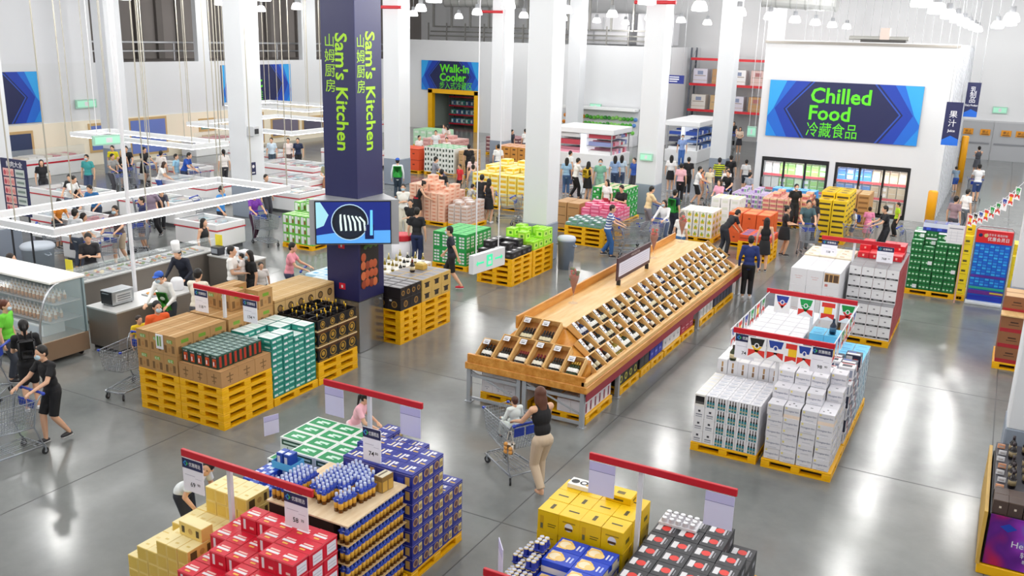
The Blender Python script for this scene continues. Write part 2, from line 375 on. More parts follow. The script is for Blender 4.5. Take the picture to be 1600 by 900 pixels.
exit_sign('grey hanging exit sign with green running figure above the wine display', (-8.05, 14.15, 2.45), PI*.5-.1, 1.0, .34, True, True)
exit_sign('small green exit sign on the white column beside the cart crowd', (-12.1, 33.54, 2.1), 0, .5, .28, False, False)
exit_sign('small green exit sign on the far cooler room wall', (-23.9, 55.94, 2.1), 0, .8, .4, False, False)
exit_sign('pale green exit sign hanging over the left meat counters', (-24.6, 19.2, 3.0), PI/2-.2, 1.0, .3, True, False)
exit_sign('green exit sign above the blue windows of the left wall', (-38.9, 29.3, 2.75), PI/2, 1.1, .4, False, False)
exit_sign('small green exit sign on the far right back wall', (-.55, 63.94, 2.85), 0, .8, .4, False, False)
exit_sign('green exit sign beside the chilled room by the racks', (-10.9, 44.9, 2.2), 0, .42, .5, True, False)
# windows / doors along the left wall
LW = M('#f6ecd6', .6)
struct('trim_left_band', MB().box(-39, -10, 0, -38.93, 56, 2.15, LW))
def lwin(i, y0, y1, z0, z1, m='#6f83c8'):
    o = struct('window_%d' % i, MB().box(-38.93, y0, z0, -38.88, y1, z1, M('#c9a873', .5)))
    MB().box(-38.89, y0+.12, z0+.12, -38.86, y1-.12, z1-.12, M(m, .15)).build('pane', o)
lwin(1, 29.3, 31.3, .6, 2.0); lwin(2, 31.6, 34.0, .2, 2.1); lwin(3, 36.2, 37.4, 1.1, 1.8, '#7fa39f'); lwin(4, 36.4, 37.5, .1, .9, '#9a4a4a'); lwin(5, 39.6, 41.2, .1, 1.9); lwin(6, 41.8, 44.3, .3, 1.5, '#7b7486'); lwin(7, 44.6, 46.6, .3, 1.4, '#5d5a6e'); lwin(8, 24.5, 26.4, .3, 1.9, '#3d4767')
# far right back wall: grey double doors and orange notices
for i, (a, b_) in enumerate(((-2.6, -.75), (-.7, 1.3))):
    o = struct('door_%d' % (i+1), MB().box(a, 63.9, 0, b_, 64, 2.3, M('#b4b6ba', .5)))
    MB().box(a+.1, 63.86, .95, b_-.1, 63.9, 1.05, M('#8e9096', .4)).build('push_bar', o)
struct('trim_door_head', MB().box(-3.2, 63.88, 2.3, 8, 64, 2.4, M('#c9cacd', .5)))
for i, x in enumerate((-2.1, -1.15, .0, .8)):
    b = MB().box(x-.28, 63.83, 1.5, x+.28, 63.85, 1.86, M('#e8991c', .5)); b.text('禁止', (x, 63.83, 1.7), (1, 0, 0), (0, 0, 1), .13, BLACK, .01); b.box(x-.2, 63.822, 1.54, x+.2, 63.828, 1.58, BLACK)
    b.box(x-.05, 63.85, 1.6, x+.05, 63.9, 1.7, BLACK)
    tag(b.build('notice'), 'orange warning notice on the far doors, %s from the left' % ORD[i], 'notice', 'orange door notices')
# ------------------------------------------------------------------ lamps
LGT = M('#ffffff', .5, emit=4.0, alpha=.4, name='lamp_glow')
def lamp_meshes():
    a = MB(); a.tube((0, 0, .28), (0, 0, 2.1), .012, n=6, m=SILV); a.lathe([(.0, .46), (.09, .46), (.1, .3), (.11, .26)], 14, SILV)
    r = MB(); r.lathe([(.11, .27), (.17, .24), (.235, .1), (.25, 0)], 20, M('#f7f8fa', .4, emit=2.0, alpha=.4, name='lamp_bowl')); g = MB(); g.lathe([(.25, 0), (.22, -.03), (0.0, -.045)], 20, LGT)
    return a.mesh('ballast', True), r.mesh('reflector', True), g.mesh('diffuser', True)
LM = lamp_meshes()
li = bpy.data.lights.new('lamp_light', 'POINT'); li.shadow_soft_size = .2; li.energy = LAMP_W; li.color = (1, .98, .95)
def lamp(x, y, z, label):
    t = thing('high_bay_lamp', label, 'lamp', (x, y, z), 0, 'high bay lamps')
    for n, m in zip(('ballast', 'reflector', 'diffuser'), LM): ob(n, m, t)
    l = bpy.data.objects.new('lamp_light', li); COL.objects.link(l); l.parent = t; l.location = (0, 0, .04)
k = 0
for ix, x in enumerate((4.6, -2.2, -9.0, -15.8, -22.6, -29.4, -36.0)):
    for iy in range(13):
        y = .7+4.7*iy+(.0 if ix % 2 else 0)
        if any(abs(x-cx-.42) < .75 and abs(y-cy-.42) < .75 for cx in (-24.45, -12.5, .66, -36.3) for cy in (14.6, 24.1, 33.5, 43.3, 52.7, 28.0)): continue
        if y > 56 and x < -28: continue
        lamp(x, y, 7.55, 'bell shaped high bay lamp, %s in the %s row from the right wall' % (ORD[iy], ORD[ix]))
for i, (x, y) in enumerate(((-.5, 39.6), (-1.0, 44.7), (.5, 29.4), (-.4, 34.5))): lamp(x, y, 7.5, 'extra bell shaped high bay lamp near the right columns, %s one along' % ORD[i])
# ducts, pipes under the ceiling
DUCT = M('#b9bab8', .45, .3)
def duct(p, q, r, label):
    p, q = Vector(p), Vector(q); b = MB(); b.tube((0, 0, 0), q-p, r, n=18, m=DUCT); n = int((q-p).length/.6)
    for i in range(n+1): c_ = (q-p)*(i/n); d_ = (q-p).normalized()*.04; b.tube(c_-d_, c_+d_, r*1.04, n=18, m=M('#a3a4a2', .45, .3))
    for i in range(0, n+1, 4): c_ = (q-p)*(i/n); b.tube(c_, c_+Vector((0, 0, 9.69-p.z)), .02, n=5, m=SILV)
    tag(b.build('air_duct', loc=p), label, 'duct')
duct((-11.2, 46, 8.75), (-7.8, 46, 8.55), .45, 'short grey spiral duct hanging above the chilled room')
duct((-36.5, 57.5, 8.9), (-30.5, 57.5, 8.9), .4, 'long grey duct under the ceiling above the walk-in cooler')
for i, (x, y, z, label) in enumerate(((-24.9, 33.2, 7.66, 'red pipe crossing the white column behind the navy one'), (-25.3, 42.8, 7.8, 'red pipe crossing the white column left of the big white one'), (-12.9, 33.4, 7.95, 'red pipe crossing the white column by the wine aisle end'))):
    tag(MB().tube((0, 0, 0), (1.6, 0, 0), .07, n=10, m=M('#c4202c', .4)).tube((.1, 0, 0), (.1, 0, 2.4), .02, n=6, m=SILV).build('sprinkler_pipe', loc=(x, y, z)), label, 'pipe')
ct = MB()
for z in (6.45, 6.75, 7.1): ct.box(-38, 57+z-6, z, -20, 57.15+z-6, z+.1, M('#7d7c79', .5, .4))
for k in range(12): ct.box(-38+1.55*k, 57.4, 6.2, -37.93+1.55*k, 57.5, 7.4, M('#8a8986', .5, .4)); ct.box(-38+1.55*k, 58.0, 7.1, -37.9+1.55*k, 58.2, 9.69, M('#9b9a97', .5, .4))
tag(ct.build('cable_tray'), 'dark cable trays on top of the walk-in cooler room', 'cable tray')
hv = MB().box(-27.0, 60, 6.25, -23.6, 62, 8.3, WHITE, .05).box(-22.9, 60, 6.25, -20.6, 62, 8.3, WHITE, .05)
hv.path([(-26, 59.9, 6.4), (-26, 59.9, 7.2), (-25.3, 59.9, 7.2), (-25.3, 59.9, 8)], .04, 6, SILV); hv.tube((-22.2, 59.9, 6.3), (-22.2, 59.9, 8.3), .04, n=6, m=SILV)
tag(hv.build('air_handler'), 'white air handling boxes on the cooler room roof', 'air handler')
pp = MB()
for k in range(18): pp.tube((-8.9+.36*k, 45, 6.76), (-8.9+.36*k, 45, 9.72), .012, n=4, m=M('#9a9c9f', .5))
pp.tube((-6.9, 44.9, 6.95), (-4.4, 44.9, 6.95), .1, n=8, m=M('#8e8d88', .5)); pp.box(-6.4, 44.8, 6.74, -4.5, 45.4, 6.9, M('#33312f', .5)); pp.box(-5.6, 44.8, 6.9, -5.2, 45.2, 7.4, M('#b9a9a0', .5))
tag(pp.build('hanger_rods'), 'thin hanger rods and pipework on the chilled room roof', 'pipework')
# ================================================================== pallets, cartons, stacks
def pallet_mesh(wd=1.0, dp=1.2):
    b = MB(); h = .15; m = YEL
    b.box(0, 0, .112, wd, dp, h, m, .006)
    b.box(0, 0, 0, wd, .11, .032, m).box(0, dp-.11, 0, wd, dp, .032, m).box(0, .11, 0, .11, dp-.11, .032, m).box(wd-.11, .11, 0, wd, dp-.11, .032, m)
    b.box(wd/2-.06, .11, 0, wd/2+.06, dp-.11, .032, m)
    b.box(wd/2-.05, .1, .03, wd/2+.05, dp-.1, .114, m).box(.1, dp/2-.05, .03, wd-.1, dp/2+.05, .114, m)  # centre stringers added to keep light out of the openings
    for x in (0, wd/2-.07, wd-.14):
        for y in (0, dp/2-.08, dp-.16): b.box(x, y, .03, x+.14, y+.16, .114, m, .008)
    return b.mesh('pallet')
PAL = {}
def pallets(x0, y0, n, where, wd=1.0, dp=1.2):
    if (wd, dp) not in PAL: PAL[wd, dp] = pallet_mesh(wd, dp)
    for k in range(n):
        o = ob('pallet', PAL[wd, dp], None, (x0, y0, .0006+.1545*k))
        lb = 'yellow pallet %s' % where
        tag(o, lb if n == 1 else lb+(', lowest of its stack' if k == 0 else ', topmost of its stack' if k == n-1 else ', %s up' % ORD[k]), 'pallet', 'yellow plastic pallets')
    return .0006+.1545*n
FACES = {'F': lambda w, d, h: ((0, 0, 0), (1, 0, 0), (0, 0, 1), w, h), 'R': lambda w, d, h: ((w, 0, 0), (0, 1, 0), (0, 0, 1), d, h), 'T': lambda w, d, h: ((0, 0, h), (1, 0, 0), (0, 1, 0), w, d),
         'L': lambda w, d, h: ((0, d, 0), (0, -1, 0), (0, 0, 1), d, h), 'B': lambda w, d, h: ((w, d, 0), (-1, 0, 0), (0, 0, 1), w, h)}
def carton(name, w, d, h, base, prints=(), bev=.004, opened=False):
    """one printed box; prints: (face, u0, v0, u1, v1, material) | (face, 'disc', u, v, r, material) | (face, 'text', string, u, v, height, material, bold)"""
    b = MB()
    if opened:
        t = .008
        b.box(0, 0, 0, w, d, t, base).box(0, 0, t, w, t, h, base).box(0, d-t, t, w, d, h, base).box(0, t, t, t, d-t, h, base).box(w-t, t, t, w, d-t, h, base)
    else: b.box(0, 0, 0, w, d, h, base, bev)
    lv = {}
    for p in prints:
        for fc in p[0]:
            o, ux, uz, fw, fh = FACES[fc](w, d, h); o, ux, uz = Vector(o), Vector(ux), Vector(uz); n = ux.cross(uz)
            lv[fc] = lv.get(fc, 0)+1; off = n*(.0006+.0004*lv[fc])
            if p[1] == 'disc':
                _, _, u, v, r, m = p; r = r*min(fw, fh)
                b.quad([o+ux*(u*fw+r*math.cos(2*PI*i/12))+uz*(v*fh+r*math.sin(2*PI*i/12))+off for i in range(12)], m)
            elif p[1] == 'text':
                _, _, s, u, v, hh, m, bold = p; b.text(s, o+ux*u*fw+uz*v*fh, ux, uz, hh*fh, m, bold, maxw=fw*.86, off=.0006+.0004*lv[fc])
            else:
                _, u0, v0, u1, v1, m = p
                b.quad([o+ux*u0*fw+uz*v0*fh+off, o+ux*u1*fw+uz*v0*fh+off, o+ux*u1*fw+uz*v1*fh+off, o+ux*u0*fw+uz*v1*fh+off], m)
    return b.mesh(name)
class Box:
    def __init__(s, kind, w, d, h, base, prints=(), **k): s.kind = kind; s.w, s.d, s.h = w, d, h; s.me = carton(kind, w, d, h, base, prints, **k)
def stack(box, desc, cat, x0, y0, z0, nx, ny, H, gap=.004, jit=.004, full=True, where='', alt=None, faces='FR'):
    """grid of boxes: H = layers, or H(i, j) = layers of a column; only boxes with a face to the hall are built"""
    hf = H if callable(H) else (lambda i, j: H)
    def hh(i, j): return hf(i, j) if 0 <= i < nx and 0 <= j < ny else 0
    tops = {}
    n = 0
    for j in range(ny):
        for i in range(nx):
            top = hf(i, j)
            for k in range(top):
                if not (full or k == top-1 or (hh(i+1, j) <= k and 'R' in faces) or (hh(i, j-1) <= k and 'F' in faces) or (hh(i-1, j) <= k and 'L' in faces)): continue
                bx = box
                if alt and alt(i, j, k): bx = alt(i, j, k)
                o = ob(bx.kind, bx.me, None, (x0+i*(box.w+gap)+random.uniform(0, jit), y0+j*(box.d+gap)+random.uniform(0, jit), z0+.0006+k*(box.h+.0012)))
                lab = desc
                if top > 1 or not callable(H): lab += (', bottom layer' if k == 0 and top > 1 else ', %s layer' % ORD[k] if top > 1 else '')
                if ny > 1: lab += ', front row' if j == 0 else ', back row' if j == ny-1 else ', %s row' % ORD[j]
                if nx > 1: lab += ', %s from left' % ORD[i]
                tag(o, lab, cat, where or desc+'s'); n += 1
    return n
def cyl_row(): pass
W_ = WHITE; K_ = BLACK; GRIDL = M('#b4b6c2', .5)
gold = M('#c49a3a', .4, .3); tealm = M('#1f7f72', .5); dkg = M('#17352a', .45); orange = M('#d9541e', .5); kraft2 = M('#c9a873', .7); brownm = M('#7a5a34', .7)
green = M('#1c8a35', .5); ltg = M('#7ac943', .5); cream = M('#efe3b8', .55); goldc = M('#eed27a', .5, noise=.04); redc = M('#d01230', .45); navyc = M('#1d2a8c', .42); ltblue = M('#5fb9e6', .5)
# --- brown cartons with a green mark, left end
Z5 = pallets(-12.94, 10.3, 5, 'under the brown cartons at the left corner')
bx = Box('rice_carton', .325, .385, .355, KRAFT, [('FR', .3, .62, .72, .8, M('#6f9a2a', .6)), ('FR', .12, .12, .3, .5, brownm), ('FR', .66, .14, .86, .52, brownm), ('FR', .4, .2, .56, .4, M('#a87a45', .7)), ('FRT', 0, .97, 1, 1, M('#a07c4c', .7)), ('T', .46, 0, .54, 1, M('#d9bd8d', .6)), ('F', 'text', '稻花', .5, .7, .12, M('#e9f2d8', .6), 0)])
stack(bx, 'brown rice carton beside the aisle', 'carton', -12.94, 10.3, Z5, 3, 3, lambda i, j: 2, where='brown rice cartons')
pallets(-12.94, 11.52, 5, 'behind the brown rice cartons')
stack(bx, 'brown rice carton on the inner pallet', 'carton', -12.94, 11.52, Z5, 3, 3, lambda i, j: [3, 2, 3, 3, 3, 2, 3, 2, 3][j*3+i] if j else 2, where='brown rice cartons')
lab = Box('shelf_label', .17, .02, .26, W_, [('F', .2, .2, .45, .9, M('#5b9a3a', .5)), ('F', .55, .2, .8, .9, M('#8aa060', .5))])
tag(ob('shelf_label', lab.me, None, (-12.42, 10.275, 1.22)), 'white product tag hanging on the brown rice cartons', 'tag')
# --- open brown trays with dark green boxes
pallets(-11.93, 10.3, 5, 'under the dark green gift boxes at the aisle corner')
bx = Box('tray_carton', .328, .395, .285, M('#b68a59', .75, noise=.05), [('FR', .47, .15, .53, .8, brownm), ('FR', .3, .55, .7, .62, brownm), ('FR', .36, .3, .64, .36, brownm), ('FRT', 0, .98, 1, 1, brownm)])
stack(bx, 'plain brown tray carton under the dark green boxes', 'carton', -11.93, 10.3, Z5, 3, 3, 1, where='brown tray cartons')
bx = Box('gift_box', .165, .112, .245, dkg, [('F', .25, .12, .78, .72, orange), ('F', .34, .2, .5, .5, W_), ('F', .55, .3, .7, .62, M('#8c1f12', .5)), ('R', .3, .1, .75, .9, M('#b3321d', .5)), ('T', .05, .1, .95, .9, M('#6d8a86', .5)), ('T', .3, .35, .7, .6, M('#9fb5ac', .5)), ('FR', 0, .9, 1, 1, M('#2e5a4a', .5)), ('F', 'text', '牛油果', .5, .85, .1, W_, 0)])
stack(bx, 'dark green and orange drink box', 'box', -11.9, 10.36, Z5+.288, 5, 9, 1, where='dark green drink boxes', jit=.008)
# --- teal cartons
z1 = pallets(-11.93, 11.53, 1, 'under the teal beer cartons')
bx = Box('can_carton', .32, .29, .112, tealm, [('FR', .08, .15, .92, .8, M('#2f9a88', .5)), ('R', .12, .2, .42, .55, W_), ('FR', .5, .35, .9, .6, M('#bfe0d8', .5)), ('T', .03, .03, .97, .97, M('#e6f0ee', .5)), ('T', .2, .3, .8, .7, M('#cfe3df', .5))])
stack(bx, 'teal can carton', 'carton', -11.93, 11.53, z1, 3, 4, lambda i, j: [10, 9, 10, 10, 9, 10, 10, 10, 9, 10, 10, 10][j*3+i], jit=.012, where='teal can cartons')
# --- circle-marked cartons behind
pallets(-12.94, 12.74, 5, 'under the circle printed cartons')
bx = Box('round_print_carton', .31, .295, .38, M('#c7a46c', .7, noise=.05), [('FR', 'disc', .5, .5, .27, M('#3b2c1c', .6)), ('FR', 'disc', .5, .5, .18, M('#8a6a3c', .6)), ('FR', 0, .86, 1, .89, brownm), ('T', .48, 0, .52, 1, M('#e6d4ac', .6))])
stack(bx, 'kraft carton with dark round print', 'carton', -12.92, 12.76, Z5, 3, 6, 2, where='round print kraft cartons')
# --- black beer cartons with gold discs, three tiers on boards
z3 = pallets(-11.93, 12.76, 3, 'under the black and gold beer cartons')
blk = [('FR', 'disc', .5, .5, .34, gold), ('FR', 'disc', .5, .5, .26, K_), ('FR', 'disc', .5, .52, .16, gold), ('FR', .08, .06, .92, .1, gold), ('FR', 0, .93, 1, .97, M('#4a3c1c', .5))]
bxt = Box('beer_carton', .245, .29, .2, M('#17161a', .4), blk, opened=True); bx = Box('beer_carton', .245, .29, .29, M('#17161a', .4), blk+[('FR', .06+.12*k, .8, .12+.12*k, 1, M('#6b3f1c', .4)) for k in range(8)])
z = z3
for t in range(3):
    stack(bxt if t == 2 else bx, 'black beer carton with gold disc, %s tier' % ORD[t], 'carton', -11.93, 12.77, z, 4, 4, 1, where='black and gold beer cartons', faces='FRL')
    z += .292
    if t < 2: tag(MB().box(-11.95, 12.75, z+.001, -10.93, 13.96, z+.024, M('#dcbf90', .6)).build('board'), 'thin brown board over the %s tier of black beer cartons' % ORD[t], 'board', 'tier boards'); z += .0255
def bottle_mesh(name, r=.034, h=.29, body='#20140c', capc='#c9a23c', labc='#e9e2cf', neck=.32, n=10):
    g_ = M(body, .12); c_ = M(capc, .35); l_ = M(labc, .5); s = h/.29
    pr = [(0, 0), (r*.9, 0), (r, .01), (r, .05*s), (r*1.02, .05*s), (r*1.02, .13*s), (r, .13*s), (r, .155*s), (r*.5, .205*s), (neck*r, .225*s), (neck*r, .225*s), (neck*r*1.12, .225*s), (neck*r*1.12, h-.004), (0, h)]
    ms = [g_, g_, g_, g_, l_, g_, g_, g_, g_, g_, c_, c_, c_]
    return MB().lathe(pr, n, ms).mesh(name, True)
BT_GOLD = bottle_mesh('bottle', .03, .3, '#1c130c', '#f0c022', '#17161a')
for j in range(6):
    for i in range(6):
        if random.random() < .2: continue
        o = ob('beer_bottle', BT_GOLD, None, (-11.86+.165*i+random.uniform(-.01, .01), 12.86+.195*j+.02*(i % 2), z-.283), 0)
        if abs((o.location.x+11.93) % .249-.249) < .035 or (o.location.x+11.93) % .249 < .035: o.location.x += .05
        if (o.location.y-12.77) % .294 < .035 or (o.location.y-12.77) % .294 > .255: o.location.y += .07
        tag(o, 'dark beer bottle with yellow foil neck, %s row back, %s from left' % (ORD[j], ORD[i]), 'bottle', 'yellow necked bottles in the top black cartons')
# --- light blue cartons and dark bottles further back
pallets(-13.27, 14.75, 5, 'under the light blue cartons')
bx = Box('milk_carton', .32, .38, .2, M('#bfe0f0', .5), [('FR', .05, .1, .95, .5, ltblue), ('T', .08, .1, .92, .9, M('#dff0f7', .5)), ('T', .3, .3, .7, .6, ltblue)])
stack(bx, 'pale blue milk carton left of the navy column', 'carton', -13.3, 14.78, Z5, 3, 4, lambda i, j: 3 if (i+j) % 3 else 2, where='pale blue milk cartons', jit=.01)
tag(MB().box(-12.96, 14.58, 0, -12.26, 14.7, .0, W_).box(-13.0, 14.56, 0, -12.25, 14.72, 1.2, kraft2).build('display_stand'), 'narrow brown stand in front of the pale blue cartons', 'stand')
BT_DK = bottle_mesh('bottle', .045, .26, '#101114', '#e9e6da', '#f2f2ee', .4)
for i in range(4): tag(ob('drink_bottle', BT_DK, None, (-12.92+.19*i, 14.64, 1.2005)), 'dark bottle with white label on the narrow stand, %s from left' % ORD[i], 'bottle', 'dark bottles on the narrow stand')
# --- middle row: black boxes on five pallets
za = pallets(-12.0, 15.56, 5, 'under the black and gold disc cartons, mid aisle', 1.0, .82+.0)
zb = pallets(-12.0, 16.4, 5, 'under the tan basket cartons, mid aisle')
bx = Box('disc_carton', .33, .395, .255, M('#1b1517', .45), [('FR', 'disc', .5, .5, .3, M('#b58a3e', .4, .3)), ('FR', 'disc', .5, .5, .22, M('#5a4020', .5)), ('F', .1, .75, .3, .9, W_)])
stack(bx, 'black carton with tan disc, mid aisle', 'carton', -12.0, 15.57, za, 3, 2, 1, where='black disc cartons')
bx = Box('lidded_carton', .33, .197, .255, M('#1b1517', .45), [('R', 'disc', .5, .5, .3, M('#b58a3e', .4, .3)), ('R', 'disc', .5, .5, .2, M('#3a2a18', .5)), ('T', .04, .08, .96, .92, M('#7e7c80', .5)), ('T', .1, .4, .9, .6, M('#a7a5a8', .5))])
stack(bx, 'black upper carton with grey lid, mid aisle', 'carton', -12.0, 15.57, za+.258, 3, 4, 1, where='black grey lid cartons')
bk = [('FR', .3, .2, .7, .6, M('#2a211a', .6)), ('FR', .22, .58, .78, .68, M('#2a211a', .6)), ('T', .04, .04, .96, .96, M('#8a888c', .5)), ('T', .1, .45, .9, .55, M('#6a686c', .5))]
bx = Box('basket_carton', .33, .395, .255, M('#c9a85c', .65), bk)
stack(bx, 'tan carton with black basket print', 'carton', -12.0, 16.41, zb, 3, 3, 2, where='tan basket cartons')
tag(ob('drink_bottle', bottle_mesh('bottle', .06, .3, '#2a1a12', '#8a2a1a', '#e6d8b4'), None, (-11.6, 16.9, zb+.516)), 'dark bottle standing on the tan basket cartons', 'bottle')
tag(MB().box(-.12, -.1, 0, .12, .1, .12, M('#c9a54a', .6), .01).box(-.09, -.07, .12, .09, .07, .15, M('#e6d290', .6)).build('sample_box', loc=(-11.6, 17.25, zb+.516)), 'small golden sample box on the tan basket cartons', 'box')
# --- black crates and lime packs by the second column
z5a = pallets(-12.35, 21.14, 5, 'under the black crates by the white column', 1.1)
z5b = pallets(-12.35, 22.4, 5, 'under the lime packs by the white column', 1.1, 1.3)
bx = Box('crate', .265, .285, .17, M('#1d1c20', .5), [('T', .2, .25, .55, .7, M('#e9e6ea', .5)), ('T', .62, .3, .85, .6, M('#6a686c', .5)), ('FR', .3, .3, .7, .6, M('#55535a', .5))])
stack(bx, 'black drink crate', 'crate', -12.34, 21.15, z5a, 4, 4, lambda i, j: [1, 1, 1, 1, 2, 1, 2, 1, 2, 1, 1, 1, 2, 2, 2, 1][j*4+i], where='black drink crates', jit=.01)
bx = Box('drink_pack', .265, .3, .24, M('#9be02f', .5), [('FR', .15, .2, .85, .8, M('#c9f06a', .5)), ('FR', .4, .35, .7, .65, M('#3f8a1f', .5)), ('T', .3, .4, .7, .6, M('#e2f7a8', .5)), ('T', .44, 0, .56, 1, M('#6fb020', .5))])
stack(bx, 'lime green drink pack', 'pack', -12.34, 22.42, z5b, 4, 4, lambda i, j: [1, 1, 2, 1, 2, 1, 1, 1, 1, 2, 1, 2, 2, 1, 2, 2][j*4+i], where='lime green drink packs', jit=.02)
# --- tall green boxes
z1 = pallets(-14.3, 21.85, 1, 'under the tall green boxes behind the walking man', 1.2, 1.5)
bx = Box('tall_carton', .28, .235, .46, M('#1f9a48', .5), [('FR', .15+.35*(k % 2), .1+.2*(k//2), .42+.35*(k % 2), .22+.2*(k//2), W_) for k in range(8)]+[('T', .1, .1, .9, .9, M('#58c46c', .5))])
stack(bx, 'tall green and white carton', 'carton', -14.28, 21.87, z1, 4, 6, lambda i, j: 2, where='tall green and white cartons')
# --- green white boxes left of the screen
z1 = pallets(-19.6, 21.35, 1, 'under the green milk cartons left of the screen', 1.2, 1.5)
bx = Box('milk_pack', .235, .28, .3, M('#6cc04a', .5), [('FR', .1, .1, .55, .9, W_), ('FR', .62, .15, .9, .5, M('#8a5a30', .6)), ('FR', .6, .6, .9, .85, M('#e8f3da', .5)), ('T', .1, .1, .9, .9, M('#c9ecb0', .5))])
stack(bx, 'green and white milk carton left of the screen', 'carton', -19.58, 21.37, z1, 5, 5, lambda i, j: 3 if j < 2 else 4 if (i+j) % 3 else 3, where='green milk cartons')
# ================================================================== right hand block
z1 = pallets(-3.88, 13.82, 1, 'under the bottle print beer boxes', 1.1, 1.2)
bm = M('#2a1a16', .4); tm = M('#1d7d8c', .4)
bot = []
for k in range(3):
    u = .16+.25*k
    bot += [('F', u, .05, u+.2, .54, tm), ('F', u+.02, .52, u+.18, .66, bm), ('F', u+.06, .64, u+.14, .96, bm), ('F', u+.03, .2, u+.17, .32, M('#bfae7a', .5))]
b1 = Box('beer_box', .177, .16, .212, W_, bot+[('T', 0, 0, .03, 1, GRIDL), ('T', 0, 0, 1, .04, GRIDL), ('T', .2, .55, .8, .75, M('#b4bac9', .5)), ('T', .2, .25, .6, .35, M('#c4c9d6', .5))])
b2 = Box('beer_box', .177, .16, .212, W_, [('F', .4, .55, .62, .72, M('#3a3a44', .5)), ('F', .2, .3, .8, .4, M('#8a8c98', .5)), ('F', .2, .15, .8, .22, M('#9a9ca6', .5)), ('T', .15, .3, .85, .6, M('#dfe2ea', .5))])
b3 = Box('beer_box', .177, .16, .212, M('#e9e7e2', .5), [('F', .08, .2, .92, .85, M('#1e1c1f', .4)), ('F', .1, .2, .9, .4, M('#5c5a58', .4)), ('T', .15, .3, .85, .6, M('#dfe2ea', .5))])
stack(b1, 'white bottle print beer box', 'beer box', -3.87, 13.83, z1, 6, 7, 4, where='bottle print beer boxes', jit=.002,
      alt=lambda i, j, k: (b3 if k == 3 else b2) if i < (1 if k == 3 else 2) else None)
z1 = pallets(-3.88, 15.06, 1, 'under the small white cartons behind the bottle print boxes', 1.1, 1.2)
bx = Box('figure_carton', .177, .19, .27, W_, [('F', .42, .5, .58, .85, M('#b98d52', .5)), ('F', .4, .15, .6, .45, M('#8a6a4a', .5)), ('T', .1, .1, .9, .9, M('#f7f7f7', .5))])
stack(bx, 'white carton with small brown figure', 'carton', -3.87, 15.08, z1, 6, 6, lambda i, j: 4 if j == 0 else 5 if j > 1 and i > 1 else 4, where='white figure cartons')
tag(ob('wine_bottle', bottle_mesh('bottle', .06, .28, '#2e3a1c', '#3a2a1c', '#d8c9a0'), None, (-3.62, 15.12, z1+4*.2712+.002)), 'dark green bottle standing on the white figure cartons', 'bottle')
z1 = pallets(-3.88, 16.3, 1, 'under the plain white cartons inside the flag fence', 1.1, 1.3); pallets(-3.88, 17.62, 1, 'under the rear plain white cartons', 1.1, 1.2)
bx = Box('plain_carton', .268, .31, .28, M('#e2e2e6', .5), [('T', 0, 0, .02, 1, GRIDL), ('T', 0, 0, 1, .02, GRIDL), ('FR', .3, .4, .7, .6, M('#d9b9b4', .5)), ('T', .1, .1, .9, .9, M('#e9e9ec', .5)), ('T', 0, .48, 1, .52, M('#dcdcde', .5))])
stack(bx, 'plain white carton inside the flag fence', 'carton', -3.87, 16.31, z1, 4, 8, lambda i, j: 4 if j > 1 else 3, where='plain white cartons')
# hoegaarden boxes
z1 = pallets(-2.7, 13.81, 1, 'under the white wheat beer boxes, right front', 1.09, 1.2)
hb = Box('wheat_beer_box', .246, .282, .188, M('#dddce2', .5), [('FR', 'text', 'Hoegaarden', .5, .5, .17, M('#6d7490', .5), .01), ('FR', .25, .12, .75, .18, M('#b9bcc8', .5)), ('FR', .08, .72, .2, .9, M('#e6d98a', .5)), ('T', .42, .42, .58, .52, M('#4a4c55', .5)), ('T', .1, .1, .9, .14, M('#d9dae0', .5))])
hb2 = Box('wheat_beer_box', .246, .282, .188, M('#dddce2', .5), [('FR', 'text', 'Hoegaarden', .5, .62, .17, M('#6d7490', .5), .01), ('FR', 0, .0, 1, .3, M('#f0dccb', .5)), ('FR', .08, .78, .2, .92, M('#e6d98a', .5)), ('T', .2, .3, .3, .4, BLACK), ('T', .6, .3, .7, .4, BLACK), ('T', .4, .6, .5, .7, BLACK)])
stack(hb, 'white wheat beer box', 'beer box', -2.69, 13.82, z1, 4, 4, lambda i, j: [[5, 5, 5, 5], [6, 6, 6, 5], [7, 7, 7, 6], [7, 7, 7, 7]][j][i], where='white wheat beer boxes', gap=.012, jit=.02, alt=lambda i, j, k: hb2 if k == 4 and (i+j) % 2 else None)
z1 = pallets(-2.7, 15.04, 1, 'under the mixed dark beer packs, right middle', 1.09, 1.2); z1 = pallets(-2.7, 16.27, 1, 'under the light blue topped packs, right rear', 1.09, 1.2)
b4 = Box('beer_pack', .26, .235, .21, M('#2b3048', .45), [('FR', .05, .1, .45, .9, W_), ('FR', .55, .2, .8, .7, M('#c23a2a', .5)), ('T', .08, .15, .9, .5, M('#e8e8ec', .5)), ('T', .1, .6, .6, .85, M('#3a5aa8', .5))])
b5 = Box('beer_pack', .26, .235, .21, M('#e9e9ee', .45), [('FR', .1, .2, .6, .8, M('#34406a', .5)), ('FR', .7, .2, .9, .8, M('#9aa3b8', .5)), ('T', .2, .2, .8, .7, M('#2a2c38', .5)), ('T', .1, .8, .9, .95, M('#c23a2a', .5))])
stack(b4, 'dark and white mixed beer pack', 'beer pack', -2.69, 15.05, z1, 4, 5, lambda i, j: 6 if (i+j) % 3 else 5, where='mixed beer packs', alt=lambda i, j, k: b5 if (i+j+k) % 2 else None, jit=.01)
